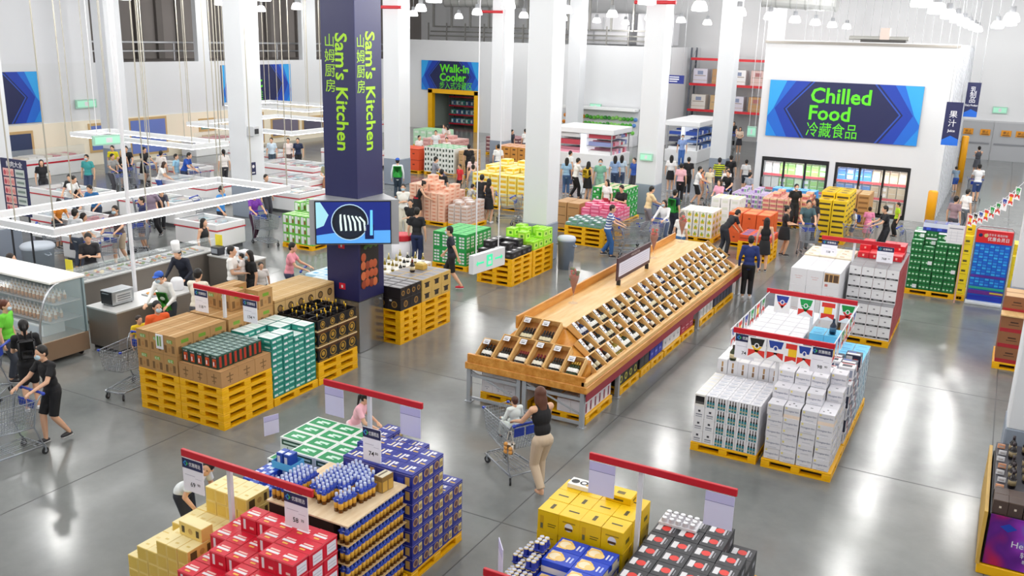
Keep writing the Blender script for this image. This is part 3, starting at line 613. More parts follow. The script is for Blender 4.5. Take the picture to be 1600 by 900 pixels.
b6 = Box('beer_pack', .26, .235, .205, M('#a8bcc9', .45), [('R', .1, .15, .5, .85, M('#e6edf2', .5)), ('R', .55, .2, .9, .6, M('#4f6a86', .5)), ('T', .02, .02, .98, .98, M('#56bde8', .5)), ('T', .2, .3, .8, .5, M('#2b8fc4', .5)), ('F', .0, .0, 1, 1, M('#6fc4e8', .5))])
stack(b6, 'light blue topped beer pack', 'beer pack', -2.69, 16.28, z1, 4, 5, lambda i, j: 5 if j < 3 else 6 if i < 2 else 5, where='light blue beer packs', jit=.006)
tag(ob('wine_bottle', bottle_mesh('bottle', .06, .3, '#16243a', '#1d2a3a', '#3f6a86'), None, (-2.3, 17.15, z1+6*.2062+.003)), 'dark blue bottle standing on the light blue packs', 'bottle')
# plain white and grey cartons, second block
z1 = pallets(-3.9, 20.9, 1, 'under the tall white cartons', 1.15, 1.5)
bx = Box('wine_carton', .36, .36, .378, M('#e4e4e8', .5), [('F', 'text', 'Vino Rosso', .5, .55, .07, M('#c77a76', .5), 0), ('F', .35, .4, .65, .43, M('#d8a6a2', .5)), ('T', 0, .485, 1, .515, M('#dedee0', .5))])
bxo = Box('wine_carton', .36, .36, .378, M('#e4e4e8', .5), [('F', .06, .38, .94, .92, M('#c79d66', .6)), ('F', .1, .4, .9, .84, M('#5a4230', .6)), ('F', .3, .4, .36, .84, M('#c79d66', .6)), ('F', .55, .4, .61, .84, M('#c79d66', .6)), ('F', .12, .1, .3, .25, M('#c77a76', .5))])
stack(bx, 'white wine carton, second block', 'carton', -3.88, 20.92, z1, 3, 4, lambda i, j: 4, where='white wine cartons', alt=lambda i, j, k: bxo if (i, j, k) == (2, 0, 3) else None)
bx = Box('cream_carton', .36, .36, .22, M('#e8dcc4', .6), [('T', .1, .1, .9, .9, M('#f1e8d4', .6)), ('T', .2, .3, .5, .5, M('#b98d52', .6))])
stack(bx, 'cream carton behind the white wine cartons', 'carton', -3.88, 22.4, z1, 3, 3, lambda i, j: 7, where='cream cartons')
pallets(-3.9, 22.42, 1, 'under the cream cartons', 1.15, 1.2)
z1 = pallets(-2.72, 21.33, 1, 'under the grey lettered cartons, right block', 1.08, 1.2); pallets(-2.72, 22.56, 1, 'under the red topped cartons, right block', 1.08, 1.2)
bx = Box('lettered_carton', .264, .3, .262, M('#e6e5e7', .5), [('F', .04, .12, .96, .28, M('#2c2b2e', .5)), ('F', .42, .62, .58, .72, M('#7b7a80', .5)), ('T', 0, 0, 1, 1, M('#8d8d90', .6)), ('R', 0, 0, 1, 1, M('#a81f2c', .5)), ('R', .06, .1, .16, .9, M('#d98a8c', .5)), ('R', .5, .1, .56, .9, M('#d98a8c', .5)), ('F', 'text', 'MERLOT', .5, .2, .1, M('#d8d8da', .5), 0)])
stack(bx, 'grey carton with black lettered band', 'carton', -2.71, 21.35, z1, 4, 8, lambda i, j: 3 if j == 0 and i < 4 else 6 if j > 0 else 5, where='grey lettered cartons', jit=.002)
rb = Box('gift_box', .245, .27, .13, M('#d31a28', .45), [('F', .42, .3, .58, .7, M('#f0b8a8', .5)), ('T', .05, .05, .95, .95, M('#e0303a', .45)), ('R', .1, .3, .9, .6, M('#a81020', .5))])
stack(rb, 'bright red gift box', 'gift box', -2.7, 22.62, z1+6*.2633+.001, 4, 4, lambda i, j: [1, 0, 2, 1, 2, 1, 1, 1, 2, 2, 1, 2, 2, 1, 2, 2][j*4+i] or 1, where='red gift boxes', jit=.015)
# green beer cans
z1 = pallets(-1.85, 26.75, 1, 'under the green beer packs', 1.25, 1.2)
gc = [('FR', .06+.31*k, .12, .3+.31*k, .9, M('#157a3a', .4)) for k in range(3)]+[('FR', .1+.31*k, .35, .26+.31*k, .58, M('#bfe0c4', .4)) for k in range(3)]
bx = Box('beer_pack', .3, .28, .17, M('#0d5a2a', .4), gc+[('T', .08, .1, .92, .9, M('#2f9a56', .45)), ('T', .2, .3, .8, .7, M('#cfe6d4', .45))])
gc2 = Box('beer_pack', .3, .28, .17, M('#0d5a2a', .4), gc+[('T', .03, .03, .97, .97, W_), ('F', .55, .2, .9, .8, W_)])
stack(bx, 'green beer can pack', 'beer pack', -1.84, 26.77, z1, 4, 4, lambda i, j: [8, 7, 8, 8, 9, 8, 9, 8, 9, 9, 9, 9, 9, 9, 9, 9][j*4+i], where='green beer can packs', jit=.015, alt=lambda i, j, k: gc2 if (i*7+j*3+k*5) % 9 == 0 or k == 8 and j < 2 else None)
bb = Box('drink_pack', .29, .26, .22, M('#1f2f96', .45), [('FR', 0, .45, 1, 1, M('#cfd6ea', .4)), ('FR', .3, .1, .7, .4, M('#3a5ad0', .4)), ('T', .1, .1, .9, .9, M('#4a4c5e', .5))])
stack(bb, 'blue drink pack on top of the green packs', 'pack', -1.66, 27.4, z1+9*.1712+.001, 3, 2, 1, where='blue packs on the green ones', jit=.02)
tag(ob('price_board', carton('price_board', .42, .02, .5, W_, [('F', .1, .78, .9, .84, M('#8a8c98', .5))]+[('F', .1, .1+.16*k, .9, .12+.16*k, M('#c9cad2', .5)) for k in range(4)]+[('F', .24, .12, .26, .7, M('#c9cad2', .5)), ('F', .6, .12, .62, .7, M('#c9cad2', .5))])), 'white printed price board leaning on the green beer packs', 'price board')
bpy.data.objects['price_board'].location = (-1.0, 26.72, 1.55); bpy.data.objects['price_board'].rotation_euler = (-.05, 0, 0)
# blue end stand with yellow cartons either side
ye = Box('yellow_carton', .25, .3, .27, M('#f0d51e', .5), [('FR', .3, .4, .7, .6, M('#5a5320', .5)), ('FR', .2, .15, .8, .2, M('#a8951a', .5))])
stack(ye, 'yellow carton left of the blue stand', 'carton', -.6, 26.8, pallets(-.605, 26.78, 1, 'under the left yellow cartons', .27, 1.0), 1, 3, lambda i, j: 6+(j > 0), where='yellow cartons left of the blue stand')
stack(ye, 'yellow carton right of the blue stand', 'carton', .64, 26.9, .0, 1, 3, lambda i, j: 5+(j > 0), where='yellow cartons right of the blue stand')
st = thing('promotion_stand', 'blue promotion stand with red header and white base by the aisle end', 'display stand', (.14, 26.85, 0))
MB().box(-.45, -.28, 0, .42, .25, .07, M('#e9eef2', .5), .01).build('base', st)
b = MB().box(-.42, -.08, .07, .42, .08, 1.66, M('#1f5fc9', .4))
for k in range(15):
    z_ = .5+.075*k
    for q in range(7): b.box(-.41+.118*q, -.092, z_, -.41+.118*q+.09, -.078, z_+.05, M(['#2f93e6', '#1c6fd6', '#37b0ee'][(k+q) % 3], .4))
b.box(-.42, -.095, .72, .42, -.079, .78, M('#5a2f9a', .4)).box(-.42, -.095, .26, .42, -.079, .36, M('#6a2a8a', .4)).box(-.42, -.096, .4, .42, -.079, .46, M('#2fa58a', .4)).box(.1, -.097, .3, .42, -.08, .34, M('#d8c43a', .4)).box(-.42, -.095, .1, .42, -.079, .22, M('#1a2fa6', .4)); b.build('pack_panel', st)
b = MB().box(-.43, -.1, 1.66, .43, .06, 2.0, M('#d81f26', .45)); b.text('优惠会员日', (.1, -.1, 1.78), (1, 0, 0), (0, 0, 1), .085, W_, .01, maxw=.5); b.text('会员专享 精选好物', (.05, -.1, 1.89), (1, 0, 0), (0, 0, 1), .05, W_, 0, maxw=.5); b.ell((-.33, -.1, 1.86), (.05, .006, .05), NAVY, 10, 6); b.ell((-.2, -.1, 1.86), (.05, .006, .05), M('#d9c27a', .5), 10, 6); b.build('header', st)
MB().path([(-.44, 0, .07), (-.44, 0, 2.02), (-.38, 0, 2.09), (.38, 0, 2.09), (.44, 0, 2.02), (.44, 0, .07)], .02, 8, SILV).build('tube_frame', st)
# brown and red cartons by the right column
z1 = pallets(.47, 21.2, 1, 'under the brown and red cartons by the right column', 1.0, 1.2)
bx = Box('banded_carton', .5, .4, .34, M('#8a5a38', .7), [('FRL', 0, 0, 1, .24, M('#a3202a', .5)), ('FRL', .35, .6, .65, .68, M('#3f2414', .6)), ('FRL', .3, .45, .7, .49, M('#3f2414', .6)), ('T', .05, .05, .95, .95, M('#c9a070', .6))])
stack(bx, 'brown carton with red base band', 'carton', .5, 21.22, z1, 2, 3, lambda i, j: 3 if j == 0 else 4, where='brown and red cartons', faces='FRL')
tag(MB().box(.48, 21.18, z1+3*.3412+.002, 1.48, 21.6, z1+3*.3412+.03, wood('#cfa56b', '#e0bd86')).build('board'), 'pale wooden board on the front brown and red cartons', 'board')
# ================================================================== bottom left block
z1 = pallets(-8.5, 6.35, 1, 'under the pale gold cartons', 1.22, 1.2)
bx = Box('gold_carton', .168, .385, .172, goldc, [('R', .1, .2, .35, .8, M('#5a4a2a', .5)), ('R', 'disc', .55, .5, .22, M('#c9a45a', .5)), ('R', .75, .2, .88, .8, M('#5a4a2a', .5)), ('T', .02, .02, .98, .98, M('#f0e1a8', .5)), ('T', .35, .2, .65, .28, M('#d9bf6a', .5)), ('T', .3, .6, .7, .7, M('#e6d08a', .5)), ('F', .1, .1, .9, .9, M('#e6c45a', .5))])
H = [[2, 3, 3, 4, 4, 4, 3], [2, 3, 4, 4, 4, 4, 4], [2, 3, 4, 6, 6, 6, 6]]
stack(bx, 'pale gold carton', 'carton', -8.498, 6.37, z1, 7, 3, lambda i, j: H[j][i], where='pale gold cartons', jit=.006, full=True)
b2_ = Box('gold_carton', .385, .168, .172, goldc, [('F', .12, .25, .25, .75, M('#4a3c22', .5)), ('F', 'disc', .5, .5, .22, M('#c9a45a', .5)), ('F', .75, .25, .88, .75, M('#4a3c22', .5)), ('T', .02, .02, .98, .98, M('#f0e1a8', .5))])
o = ob('gold_carton', b2_.me, None, (-7.86, 6.62, z1+4*.1732+.002), -.05); tag(o, 'single pale gold carton turned sideways on the stack', 'carton', 'pale gold cartons')
# red cartons
z1 = pallets(-7.22, 5.7, 1, 'under the red beer cartons', 1.5, 1.2)
rc = [('T', .12, .35, .85, .5, W_), ('T', .2, .56, .75, .66, M('#f0c9c0', .5)), ('T', .3, .15, .6, .25, M('#e8b84a', .5)), ('R', .25, .12, .9, .78, M('#e9e4ee', .5)), ('F', .2, .2, .35, .85, W_), ('F', .6, .3, .85, .45, M('#f0c9c0', .5)), ('FR', 0, .92, 1, 1, M('#e8636a', .5)), ('R', .3, .5, .84, .54, M('#b9b4c0', .5)), ('R', .3, .3, .84, .34, M('#b9b4c0', .5))]
bx = Box('red_carton', .235, .235, .192, redc, rc)
RH = [[3, 4, 3, 4, 4, 4], [4, 4, 4, 5, 5, 5], [4, 5, 5, 5, 6, 6], [5, 5, 5, 6, 6, 6], [5, 6, 6, 6, 6, 6]]
stack(bx, 'bright red beer carton', 'carton', -7.2, 5.75, z1, 6, 5, lambda i, j: RH[j][i], where='bright red beer cartons', jit=.01, full=True)
# six packs of bottles
def pack_parts():
    r, h = .03, .232
    g_ = M('#7a4a12', .15); lb = M('#e0a93a', .45); bl = M('#2a49b4', .4); cp = M('#c9d3ee', .3)
    bt = MB().lathe([(0, 0), (r, 0), (r, .045), (r*1.03, .045), (r*1.03, .118), (r, .118), (r, .142), (.015, .186), (.015, .186), (.0175, .19), (.0175, .226), (0, h)], 9, [g_, g_, g_, lb, g_, bl, bl, bl, cp, cp, cp]).mesh('bottle', True)
    cr = MB().box(-.064, -.13, .146, .064, .13, .149, bl)
    for s in (-1, 1): cr.box(s*.0645-.001, -.13, .135, s*.0645+.001, .13, .16, bl)
    for k in range(4): cr.box(-.06, -.12+.066*k, .15, .06, -.105+.066*k, .153, M('#dfe4f4', .4))
    return bt, cr.mesh('carrier')
PBT, PCR = pack_parts()
pk0 = None
def bottle_pack(x, y, z, label, rz=0, group='blue bottle packs'):
    global pk0
    if pk0 is None:
        pk0 = thing('bottle_pack', label, 'bottle pack', (x, y, z), rz, group)
        for i in range(2):
            for j in range(4): ob('bottle', PBT, pk0, (-.033+.066*i, -.099+.066*j, 0))
        ob('carrier', PCR, pk0)
        return pk0
    return copy_tree(pk0, (x, y, z), rz, label, group)
z1 = pallets(-6.9, 7.03, 1, 'under the bottle pack table', 1.2, 1.16)
bdm = wood('#d9bd95', '#ecd9b8', 2, .5)
z = z1+.001
for t in range(5):
    for j in range(4): bottle_pack(-5.79, 7.2+.275*j, z, 'blue and amber bottle pack, %s shelf up under the board, %s from the red cartons' % (ORD[t], ORD[j]), group='bottle packs under the board')
    if t < 0:
        for j in range(4): bottle_pack(-5.945, 7.2+.275*j, z, 'bottle pack one row inside, %s shelf up, %s from the red cartons' % (ORD[t], ORD[j]), group='bottle packs under the board')
    z += .2335
    tag(MB().box(-6.88 if t == 4 else -5.9, 7.05, z, -5.7, 8.18, z+(.02 if t == 4 else .006), bdm if t == 4 else kraft2, .002).build('display_board' if t == 4 else 'tier_board'), 'pale wooden table board carrying loose bottle packs' if t == 4 else 'thin board between bottle tiers, %s from the pallet' % ORD[t], 'board')
    z += .021 if t == 4 else .007
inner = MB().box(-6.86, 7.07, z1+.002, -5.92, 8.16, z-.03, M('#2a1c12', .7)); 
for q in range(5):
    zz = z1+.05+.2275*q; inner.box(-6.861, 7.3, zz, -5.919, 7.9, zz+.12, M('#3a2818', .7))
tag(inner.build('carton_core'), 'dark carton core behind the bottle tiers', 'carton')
ZT = z+.001
spots = [(-6.72+.15*i, 7.32+.29*j) for i in range(2) for j in range(2)]+[(-6.62+.145*i, 7.92+.0*j) for i in range(1) for j in range(1)]
n = 0
for i in range(4):
    for j in range(3):
        if (i, j) in ((2, 0), (3, 0), (0, 2), (3, 1)): continue
        bottle_pack(-6.42+.142*i-.02*j, 7.47+.275*j-.06*i+(0 if j < 2 else -.02), ZT, 'bottle pack in the middle cluster on the board, %s row back, %s from left' % (ORD[j], ORD[i]), group='bottle packs on the board')
for i in range(2):
    for j in range(2): bottle_pack(-6.8+.14*i, 7.24+.275*j, ZT, 'bottle pack in the left cluster by the price card, %s back, %s from left' % (ORD[j], ORD[i]), group='bottle packs on the board')
bottle_pack(-5.98, 7.36, ZT, 'single bottle pack standing nearest the board edge', -.15, 'bottle packs on the board'); bottle_pack(-5.93, 7.66, ZT, 'second loose bottle pack behind the nearest one', -.1, 'bottle packs on the board')
pk = carton('drink_pack', .13, .2, .2, M('#8a6a3a', .4), [('FR', .05, .05, .45, .7, M('#caa04a', .4)), ('FR', .55, .05, .95, .7, M('#caa04a', .4)), ('T', .05, .05, .95, .95, M('#cfc8b0', .5)), ('T', .3, .1, .5, .9, M('#5a4a3a', .5))])
tag(ob('drink_pack', pk, None, (-5.95, 7.86, ZT), -.1), 'kraft topped bottle pack at the back edge of the board', 'pack')
# navy cartons
z1 = pallets(-6.72, 8.22, 1, 'under the navy beer cartons', 1.05, 1.2)
nv = [('T', .06, .3, .3, .4, W_), ('T', .25, .3, .34, .8, M('#e8d9a8', .5)), ('T', .45, .25, .56, .85, W_), ('T', .62, .3, .9, .42, M('#d9b45a', .5)), ('T', .6, .6, .75, .85, W_), ('R', 'disc', .32, .48, .3, M('#b08a5a', .5)), ('R', 'disc', .32, .48, .2, M('#5a3a4a', .5)), ('R', .6, .15, .92, .75, M('#d9c98a', .5)), ('R', .64, .25, .88, .55, M('#a58a5a', .5)), ('F', .15, .2, .5, .6, M('#3a4ac0', .5)), ('F', .6, .15, .85, .75, M('#d0a860', .5)), ('FR', .0, .86, 1, .9, M('#8a8ad0', .5))]
bx = Box('navy_carton', .258, .232, .189, navyc, nv)
stack(bx, 'navy beer carton with gold print', 'carton', -6.71, 8.23, z1, 4, 5, lambda i, j: 7 if j < 3 else 4 if i > 1 else 6, where='navy beer cartons', jit=.006, full=True)
z1 = pallets(-7.15, 8.9, 1, 'squeezed left of the navy beer cartons', .4, .8)
stack(bx, 'navy beer carton in the side column', 'carton', -7.05, 8.95, z1, 1, 3, lambda i, j: 6, where='navy beer cartons', full=True)
# green cartons
z1 = pallets(-8.75, 8.98, 1, 'under the green and white framed cartons', 1.4, 1.2)
bx = Box('green_carton', .44, .283, .225, M('#e3e8e4', .5), [('T', .07, .1, .93, .9, M('#0c8f50', .45)), ('T', .28, .34, .6, .56, M('#d9efe2', .5)), ('T', .38, .46, .76, .68, M('#c9e6d6', .5)), ('T', .5, .4, .68, .5, M('#0c8f50', .45)), ('F', .08, .5, .92, .88, M('#1b4a38', .5)), ('F', .15, .62, .85, .75, M('#cfe0d6', .5)), ('F', .3, .1, .34, .4, M('#7a8a82', .5)), ('R', .1, .5, .9, .88, M('#1b4a38', .5))])
stack(bx, 'green and white framed beer carton', 'carton', -8.74, 9.0, z1, 3, 4, lambda i, j: 3 if not (j == 0 and i == 0) else 2, where='green framed cartons', jit=.004, full=True)
# blue packs
z1 = pallets(-8.5, 7.68, 1, 'under the blue and white can packs', 1.3, 1.2)
bx = Box('can_pack', .15, .27, .135, M('#1f48b8', .4), [('T', .1, .08, .45, .3, W_), ('T', .55, .35, .9, .6, M('#cfe0f8', .4)), ('T', .1, .65, .5, .9, M('#dfe9fa', .4)), ('T', .6, .08, .9, .25, M('#4f86e0', .4)), ('FR', .1, .15, .45, .85, M('#bcd2f4', .4)), ('FR', .55, .2, .9, .6, W_), ('R', .7, .2, .95, .9, M('#0f2a86', .4))])
BH = [[3, 3, 4, 4, 4, 4, 4, 4], [3, 4, 4, 4, 5, 5, 4, 4], [4, 4, 5, 4, 4, 5, 5, 5], [4, 4, 5, 5, 5, 4, 5, 5]]
stack(bx, 'blue and white can pack', 'can pack', -8.48, 7.7, z1, 8, 4, lambda i, j: BH[j][i], where='blue and white can packs', jit=.012, full=True)
zt = z1+5*.1362+.0015
tr = MB(); tr.box(-.17, -.13, 0, .17, .13, .006, ltblue); 
for s in (-1, 1): tr.box(s*.17-.003, -.13, 0, s*.17+.003, .13, .1, ltblue); tr.box(-.17, s*.13-.003, 0, .17, s*.13+.003, .1, ltblue)
tag(tr.build('open_tray', loc=(-7.98, 8.62, zt)), 'light blue open tray on the blue can packs', 'tray')
for k in range(2): tag(ob('drink_box', carton('drink_box', .11, .16, .2, M('#2a4fb0', .4), [('F', .15, .2, .6, .8, W_), ('T', .1, .1, .8, .5, M('#dfe9fa', .4))]), None, (-8.11+.125*k, 8.54, zt+.008)), 'blue drink box standing in the light blue tray, %s' % ('left one' if k == 0 else 'right one'), 'box', 'boxes in the light blue tray')
# ================================================================== bottom centre block
z1 = pallets(-4.4, 9.05, 1, 'under the bright yellow cartons', 1.2, 1.1)
yc = M('#edc202', .42)
yb = [('T', .42, .3, .58, .7, M('#4a4214', .5)), ('F', .12, .1, .3, .75, M('#d9a80a', .5)), ('F', .15, .15, .27, .4, M('#6a6a4a', .5)), ('F', .5, .4, .9, .44, M('#6a5a10', .5)), ('F', .5, .3, .85, .34, M('#6a5a10', .5)), ('R', .3, .3, .7, .5, M('#6a5a10', .5)), ('R', .7, .7, .95, .95, M('#b08a2a', .5)), ('FR', 0, .97, 1, 1, M('#c9a40a', .5))]
bx = Box('yellow_carton', .28, .3, .285, yc, yb)
bx2 = Box('yellow_carton', .28, .3, .285, yc, [('T', .25, .45, .75, .55, M('#4a4214', .5)), ('F', 'disc', .5, .5, .2, W_), ('F', .32, .36, .68, .48, M('#5a3a14', .5)), ('F', .2, .7, .8, .76, M('#a8860a', .5)), ('R', .3, .3, .7, .5, M('#6a5a10', .5))])
stack(bx, 'bright yellow beer carton', 'carton', -4.38, 9.07, z1, 4, 3, lambda i, j: 3, where='bright yellow cartons', jit=.008, full=True, alt=lambda i, j, k: bx2 if (i+j+k) % 2 else None)
yl = carton('yellow_carton', .34, .24, .09, yc, [('T', .35, .3, .65, .6, M('#6a5a10', .5)), ('FR', .3, .3, .7, .6, M('#6a5a10', .5))])
tag(ob('yellow_carton', yl, None, (-3.75, 9.72, z1+3*.2862+.002)), 'flat yellow carton on top of the yellow stack', 'carton', 'bright yellow cartons')
sb = carton('patterned_box', .3, .2, .06, M('#efeeea', .5), [('T', 'disc', .25, .5, .28, BLACK), ('T', 'disc', .65, .5, .28, BLACK), ('T', 'disc', .85, .3, .12, M('#caa24a', .5)), ('T', 'disc', .65, .5, .16, W_)])
tag(ob('patterned_box', sb, None, (-4.3, 9.76, z1+3*.2862+.002)), 'black and white patterned flat box at the back of the yellow cartons', 'box')
# blue and white cartons with gold glasses
z1 = pallets(-4.4, 7.85, 1, 'under the blue cartons printed with gold glasses', 1.2, 1.15)
gl = [('T', .08, .15, .42, .88, M('#f3d9a0', .5)), ('T', 'disc', .32, .5, .36, M('#f0c468', .5)), ('T', 'disc', .3, .5, .26, M('#f7e6c4', .5)), ('T', 'disc', .5, .42, .22, M('#f2cf86', .5)), ('T', .72, .3, .78, .7, W_), ('T', .84, .3, .9, .7, M('#b8c8f0', .5)), ('FR', 0, 0, 1, .5, M('#e9e4d8', .5)), ('R', .2, .5, .8, .9, M('#f0e2c0', .5))]
bx = Box('blue_carton', .37, .275, .155, M('#1f46c4', .42), gl)
stack(bx, 'blue carton printed with gold glass', 'carton', -4.0, 7.87, z1, 2, 4, lambda i, j: 4 if i else 3+(j > 1), where='blue gold glass cartons', jit=.008, full=True)
# loose clusters of blue cans
cm = MB()
for i in range(2):
    for j in range(3):
        o_ = (-.033+.066*i, -.066+.066*j, 0); cm.lathe([(0, 0), (.03, 0), (.032, .01), (.032, .11), (.027, .125), (.026, .123), (0, .123)], 9, [SILV, BLUE, M('#24349c', .35), M('#d9c48a', .4), SILV, M('#cfd2e6', .3)], o_)
cm.box(-.066, -.1, .02, .066, .1, .028, M('#2f46b4', .3))
CANP = cm.mesh('can_pack', True)
n = 0
for j in range(4):
    for i in range(3):
        kk = [2, 3, 3, 2, 4, 4, 3, 4, 5, 4, 5, 6][j*3+i]
        for k in range(kk):
            tag(ob('can_pack', CANP, None, (-4.36+.138*i+random.uniform(-.003, .003), 7.98+.213*j+random.uniform(-.004, .004), z1+.001+.1262*k), random.choice((0, PI))), 'blue and gold six pack of cans, %s layer up, %s row back, %s from left' % (ORD[k], ORD[j], ORD[i]), 'can pack', 'blue six packs of cans')
# black cartons
z1 = pallets(-3.12, 9.4, 1, 'under the rear black cartons', 1.2, 1.0); pallets(-3.12, 8.17, 1, 'under the front black cartons', 1.2, 1.2)
kb = [('T', .08, .25, .3, .75, M('#d9d9dc', .5)), ('T', 'disc', .5, .5, .2, M('#d8322a', .5)), ('T', .68, .2, .76, .8, M('#b9b9bf', .5)), ('T', .82, .3, .86, .7, M('#8a8a92', .5)), ('F', .15, .5, .55, .56, M('#7a7a82', .5)), ('F', .6, .2, .85, .6, M('#b9b9bf', .5)), ('FR', .0, .93, 1, .96, M('#4a4a52', .5)), ('R', .3, .3, .7, .6, M('#9a9aa2', .5))]
bx = Box('black_carton', .292, .29, .21, M('#26272d', .45), kb)
stack(bx, 'black carton with red and white print', 'carton', -3.11, 8.2, z1, 4, 7, lambda i, j: 3 if i < 3 or j in (2, 3, 4) else 2, where='black red print cartons', jit=.006, full=True)
wc = MB().box(-.24, -.14, 0, .24, .14, .03, W_)
for i in range(5):
    for j in range(3): wc.lathe([(0, .03), (.036, .03), (.036, .08), (.03, .085), (0, .085)], 9, [M('#c9343a', .4), M('#d9d6da', .4), SILV, M('#eef0f4', .25)], (-.18+.09*i, -.09+.09*j, 0))
tag(wc.build('can_tray', loc=(-2.85, 10.02, z1+3*.2112+.003)), 'white tray of silver topped cans on the black cartons', 'can tray')
wp = carton('leaflet', .26, .012, .36, W_, [('F', .1, .2, .9, .8, M('#e6e4ea', .5)), ('F', .2, .6, .8, .66, M('#c9c7d4', .5))])
o = tag(ob('leaflet', wp, None, (-2.42, 8.05, z1+.3), .5), 'white paper sign standing before the black cartons', 'paper sign')
# ================================================================== price bars and cards
LOGO_G = M('#3fb54a', .5); LOGO_B = M('#2a7fd0', .5); CARDB = M('#dcd9f2', .6); REDB = M('#c01426', .4)
def price_bar(x0, x1, y, z, px, bz, label):
    t = thing('price_bar', label, 'price bar', (px, y, bz), 0, 'red price bars')
    MB().box(-.028, .015, 0, .028, .065, z-bz, M('#dedfe3', .4), .004).build('post', t)
    MB().box(x0-px, -.03, z-bz-.045, x1-px, .012, z-bz+.045, REDB, .006).build('arm', t)
    return t
def price_card(x, y, ztop, price, label, back=False, w=.33, h=.42, rz=0):
    t = thing('price_card', label, 'price card', (x, y, ztop-h), rz, 'hanging price cards')
    b = MB().box(-w/2, -.004, 0, w/2, .004, h, CARDB if back else CARD)
    if back: b.box(-w/2, -.005, h*.72, w/2, -.0042, h*.735, M('#6a6aa0', .5)); b.box(-w/2, -.005, h*.735, w/2, -.0042, h, M('#c4bfe6', .6))
    else:
        b.box(-w/2, -.006, h*.7, w/2, -.004, h, NAVY); s = h*.095; cx, cz = -w*.33, h*.85
        b.quad([(cx-s, -.007, cz), (cx, -.007, cz-s), (cx+s, -.007, cz), (cx, -.007, cz+s)], LOGO_B); b.quad([(cx, -.0074, cz-s), (cx+s, -.0074, cz), (cx, -.0074, cz+s), (cx+s*.45, -.0074, cz)], LOGO_G); b.quad([(cx-s*.45, -.0078, cz), (cx, -.0078, cz-s*.45), (cx+s*.45, -.0078, cz), (cx, -.0078, cz+s*.45)], NAVY)
    b.build('card', t)
    if not back:
        b = MB(); b.text('优惠精选', (w*.12, -.006, h*.85), (1, 0, 0), (0, 0, 1), h*.1, W_, .01, maxw=w*.56)
        a, c = price.split('.'); b.text(a, (-w*.03, -.004, h*.24), (1, 0, 0), (0, 0, 1), h*.14, BLACK, .012, 'c', maxw=w*.4); b.text(c, (w*.26, -.004, h*.27), (1, 0, 0), (0, 0, 1), h*.08, BLACK, .005, maxw=w*.2)
        b.box(-w*.4, -.005, h*.5, w*.1, -.0042, h*.515, M('#b9b6c8', .5)); b.box(w*.1, -.005, h*.44, w*.4, -.0042, h*.45, M('#b9b6c8', .5)); b.build('lettering', t)
    return t
z_ = .155
price_bar(-7.95, -5.98, 6.83, 1.8, -7.25, 0.0006, 'red price bar over the gold and red cartons')
price_card(-7.76, 6.795, 1.752, '69.90', 'price card 69.90 in front of the leaning boy'); price_card(-6.2, 6.795, 1.752, '58.70', 'price card 58.70 above the red cartons')
price_bar(-8.0, -6.32, 9.45, 1.8, -7.24, .0006, 'red price bar over the green and navy cartons')
price_card(-7.8, 9.415, 1.752, '', 'blank backed price card beside the girl in pink', True); price_card(-6.5, 9.415, 1.752, '', 'blank backed price card over the open floor by the navy cartons', True)
price_card(-6.28, 8.27, 1.935, '74.80', 'white price card standing between the bottle packs and the navy cartons', False, .27, .44)
price_bar(-3.8, -2.02, 9.26, 1.8, -3.16, .0006, 'red price bar over the yellow and black cartons')
price_card(-3.62, 9.225, 1.752, '', 'blank cream price card above the yellow cartons', True); price_card(-2.2, 9.225, 1.752, '', 'blank lilac price card above the black cartons', True)
price_bar(-4.2, -2.7, 7.45, 1.1, -3.3, .0, 'red price bar at the bottom edge before the blue cans')
price_card(-3.98, 7.415, 1.05, '74.80', 'navy headed price card at the bottom edge before the blue cans', False, .42, .46)
price_card(-4.15, 7.72, 1.3, '', 'white price card standing left of the blue cans', True, .26, .42, -.9)
price_bar(-3.5, -1.88, 14.5, 2.0, -2.74, .0006, 'red price bar over the white wheat beer boxes')
price_card(-3.28, 14.465, 1.952, '74.90', 'price card 74.90 above the bottle print beer boxes'); price_card(-2.06, 14.465, 1.952, '98.90', 'price card 98.90 above the wheat beer boxes')
price_bar(-3.62, -1.95, 17.35, 2.0, -2.74, .0006, 'dark red rear bar of the flag fence')
price_bar(-3.5, -1.75, 22.3, 2.18, -2.75, .0006, 'red price bar over the red gift boxes')
price_card(-3.3, 22.265, 2.13, '158.90', 'price card hanging above the cream cartons', False, .36, .37); price_card(-2.05, 22.265, 2.13, '768.00', 'price card hanging above the red gift boxes', False, .36, .37)
price_bar(-12.8, -11.2, 11.55, 2.0, -12.1, 1.487, 'red price bar over the brown rice cartons')
price_card(-12.6, 11.515, 1.952, '118.90', 'price card hanging left over the rice cartons'); price_card(-11.4, 11.515, 1.952, '174.90', 'price card hanging right over the teal cartons')
price_card(-10.05, 10.5, .42, '', 'blank white card hanging low beside the dark green box pallets', True, .27, .34, PI/2-.35)
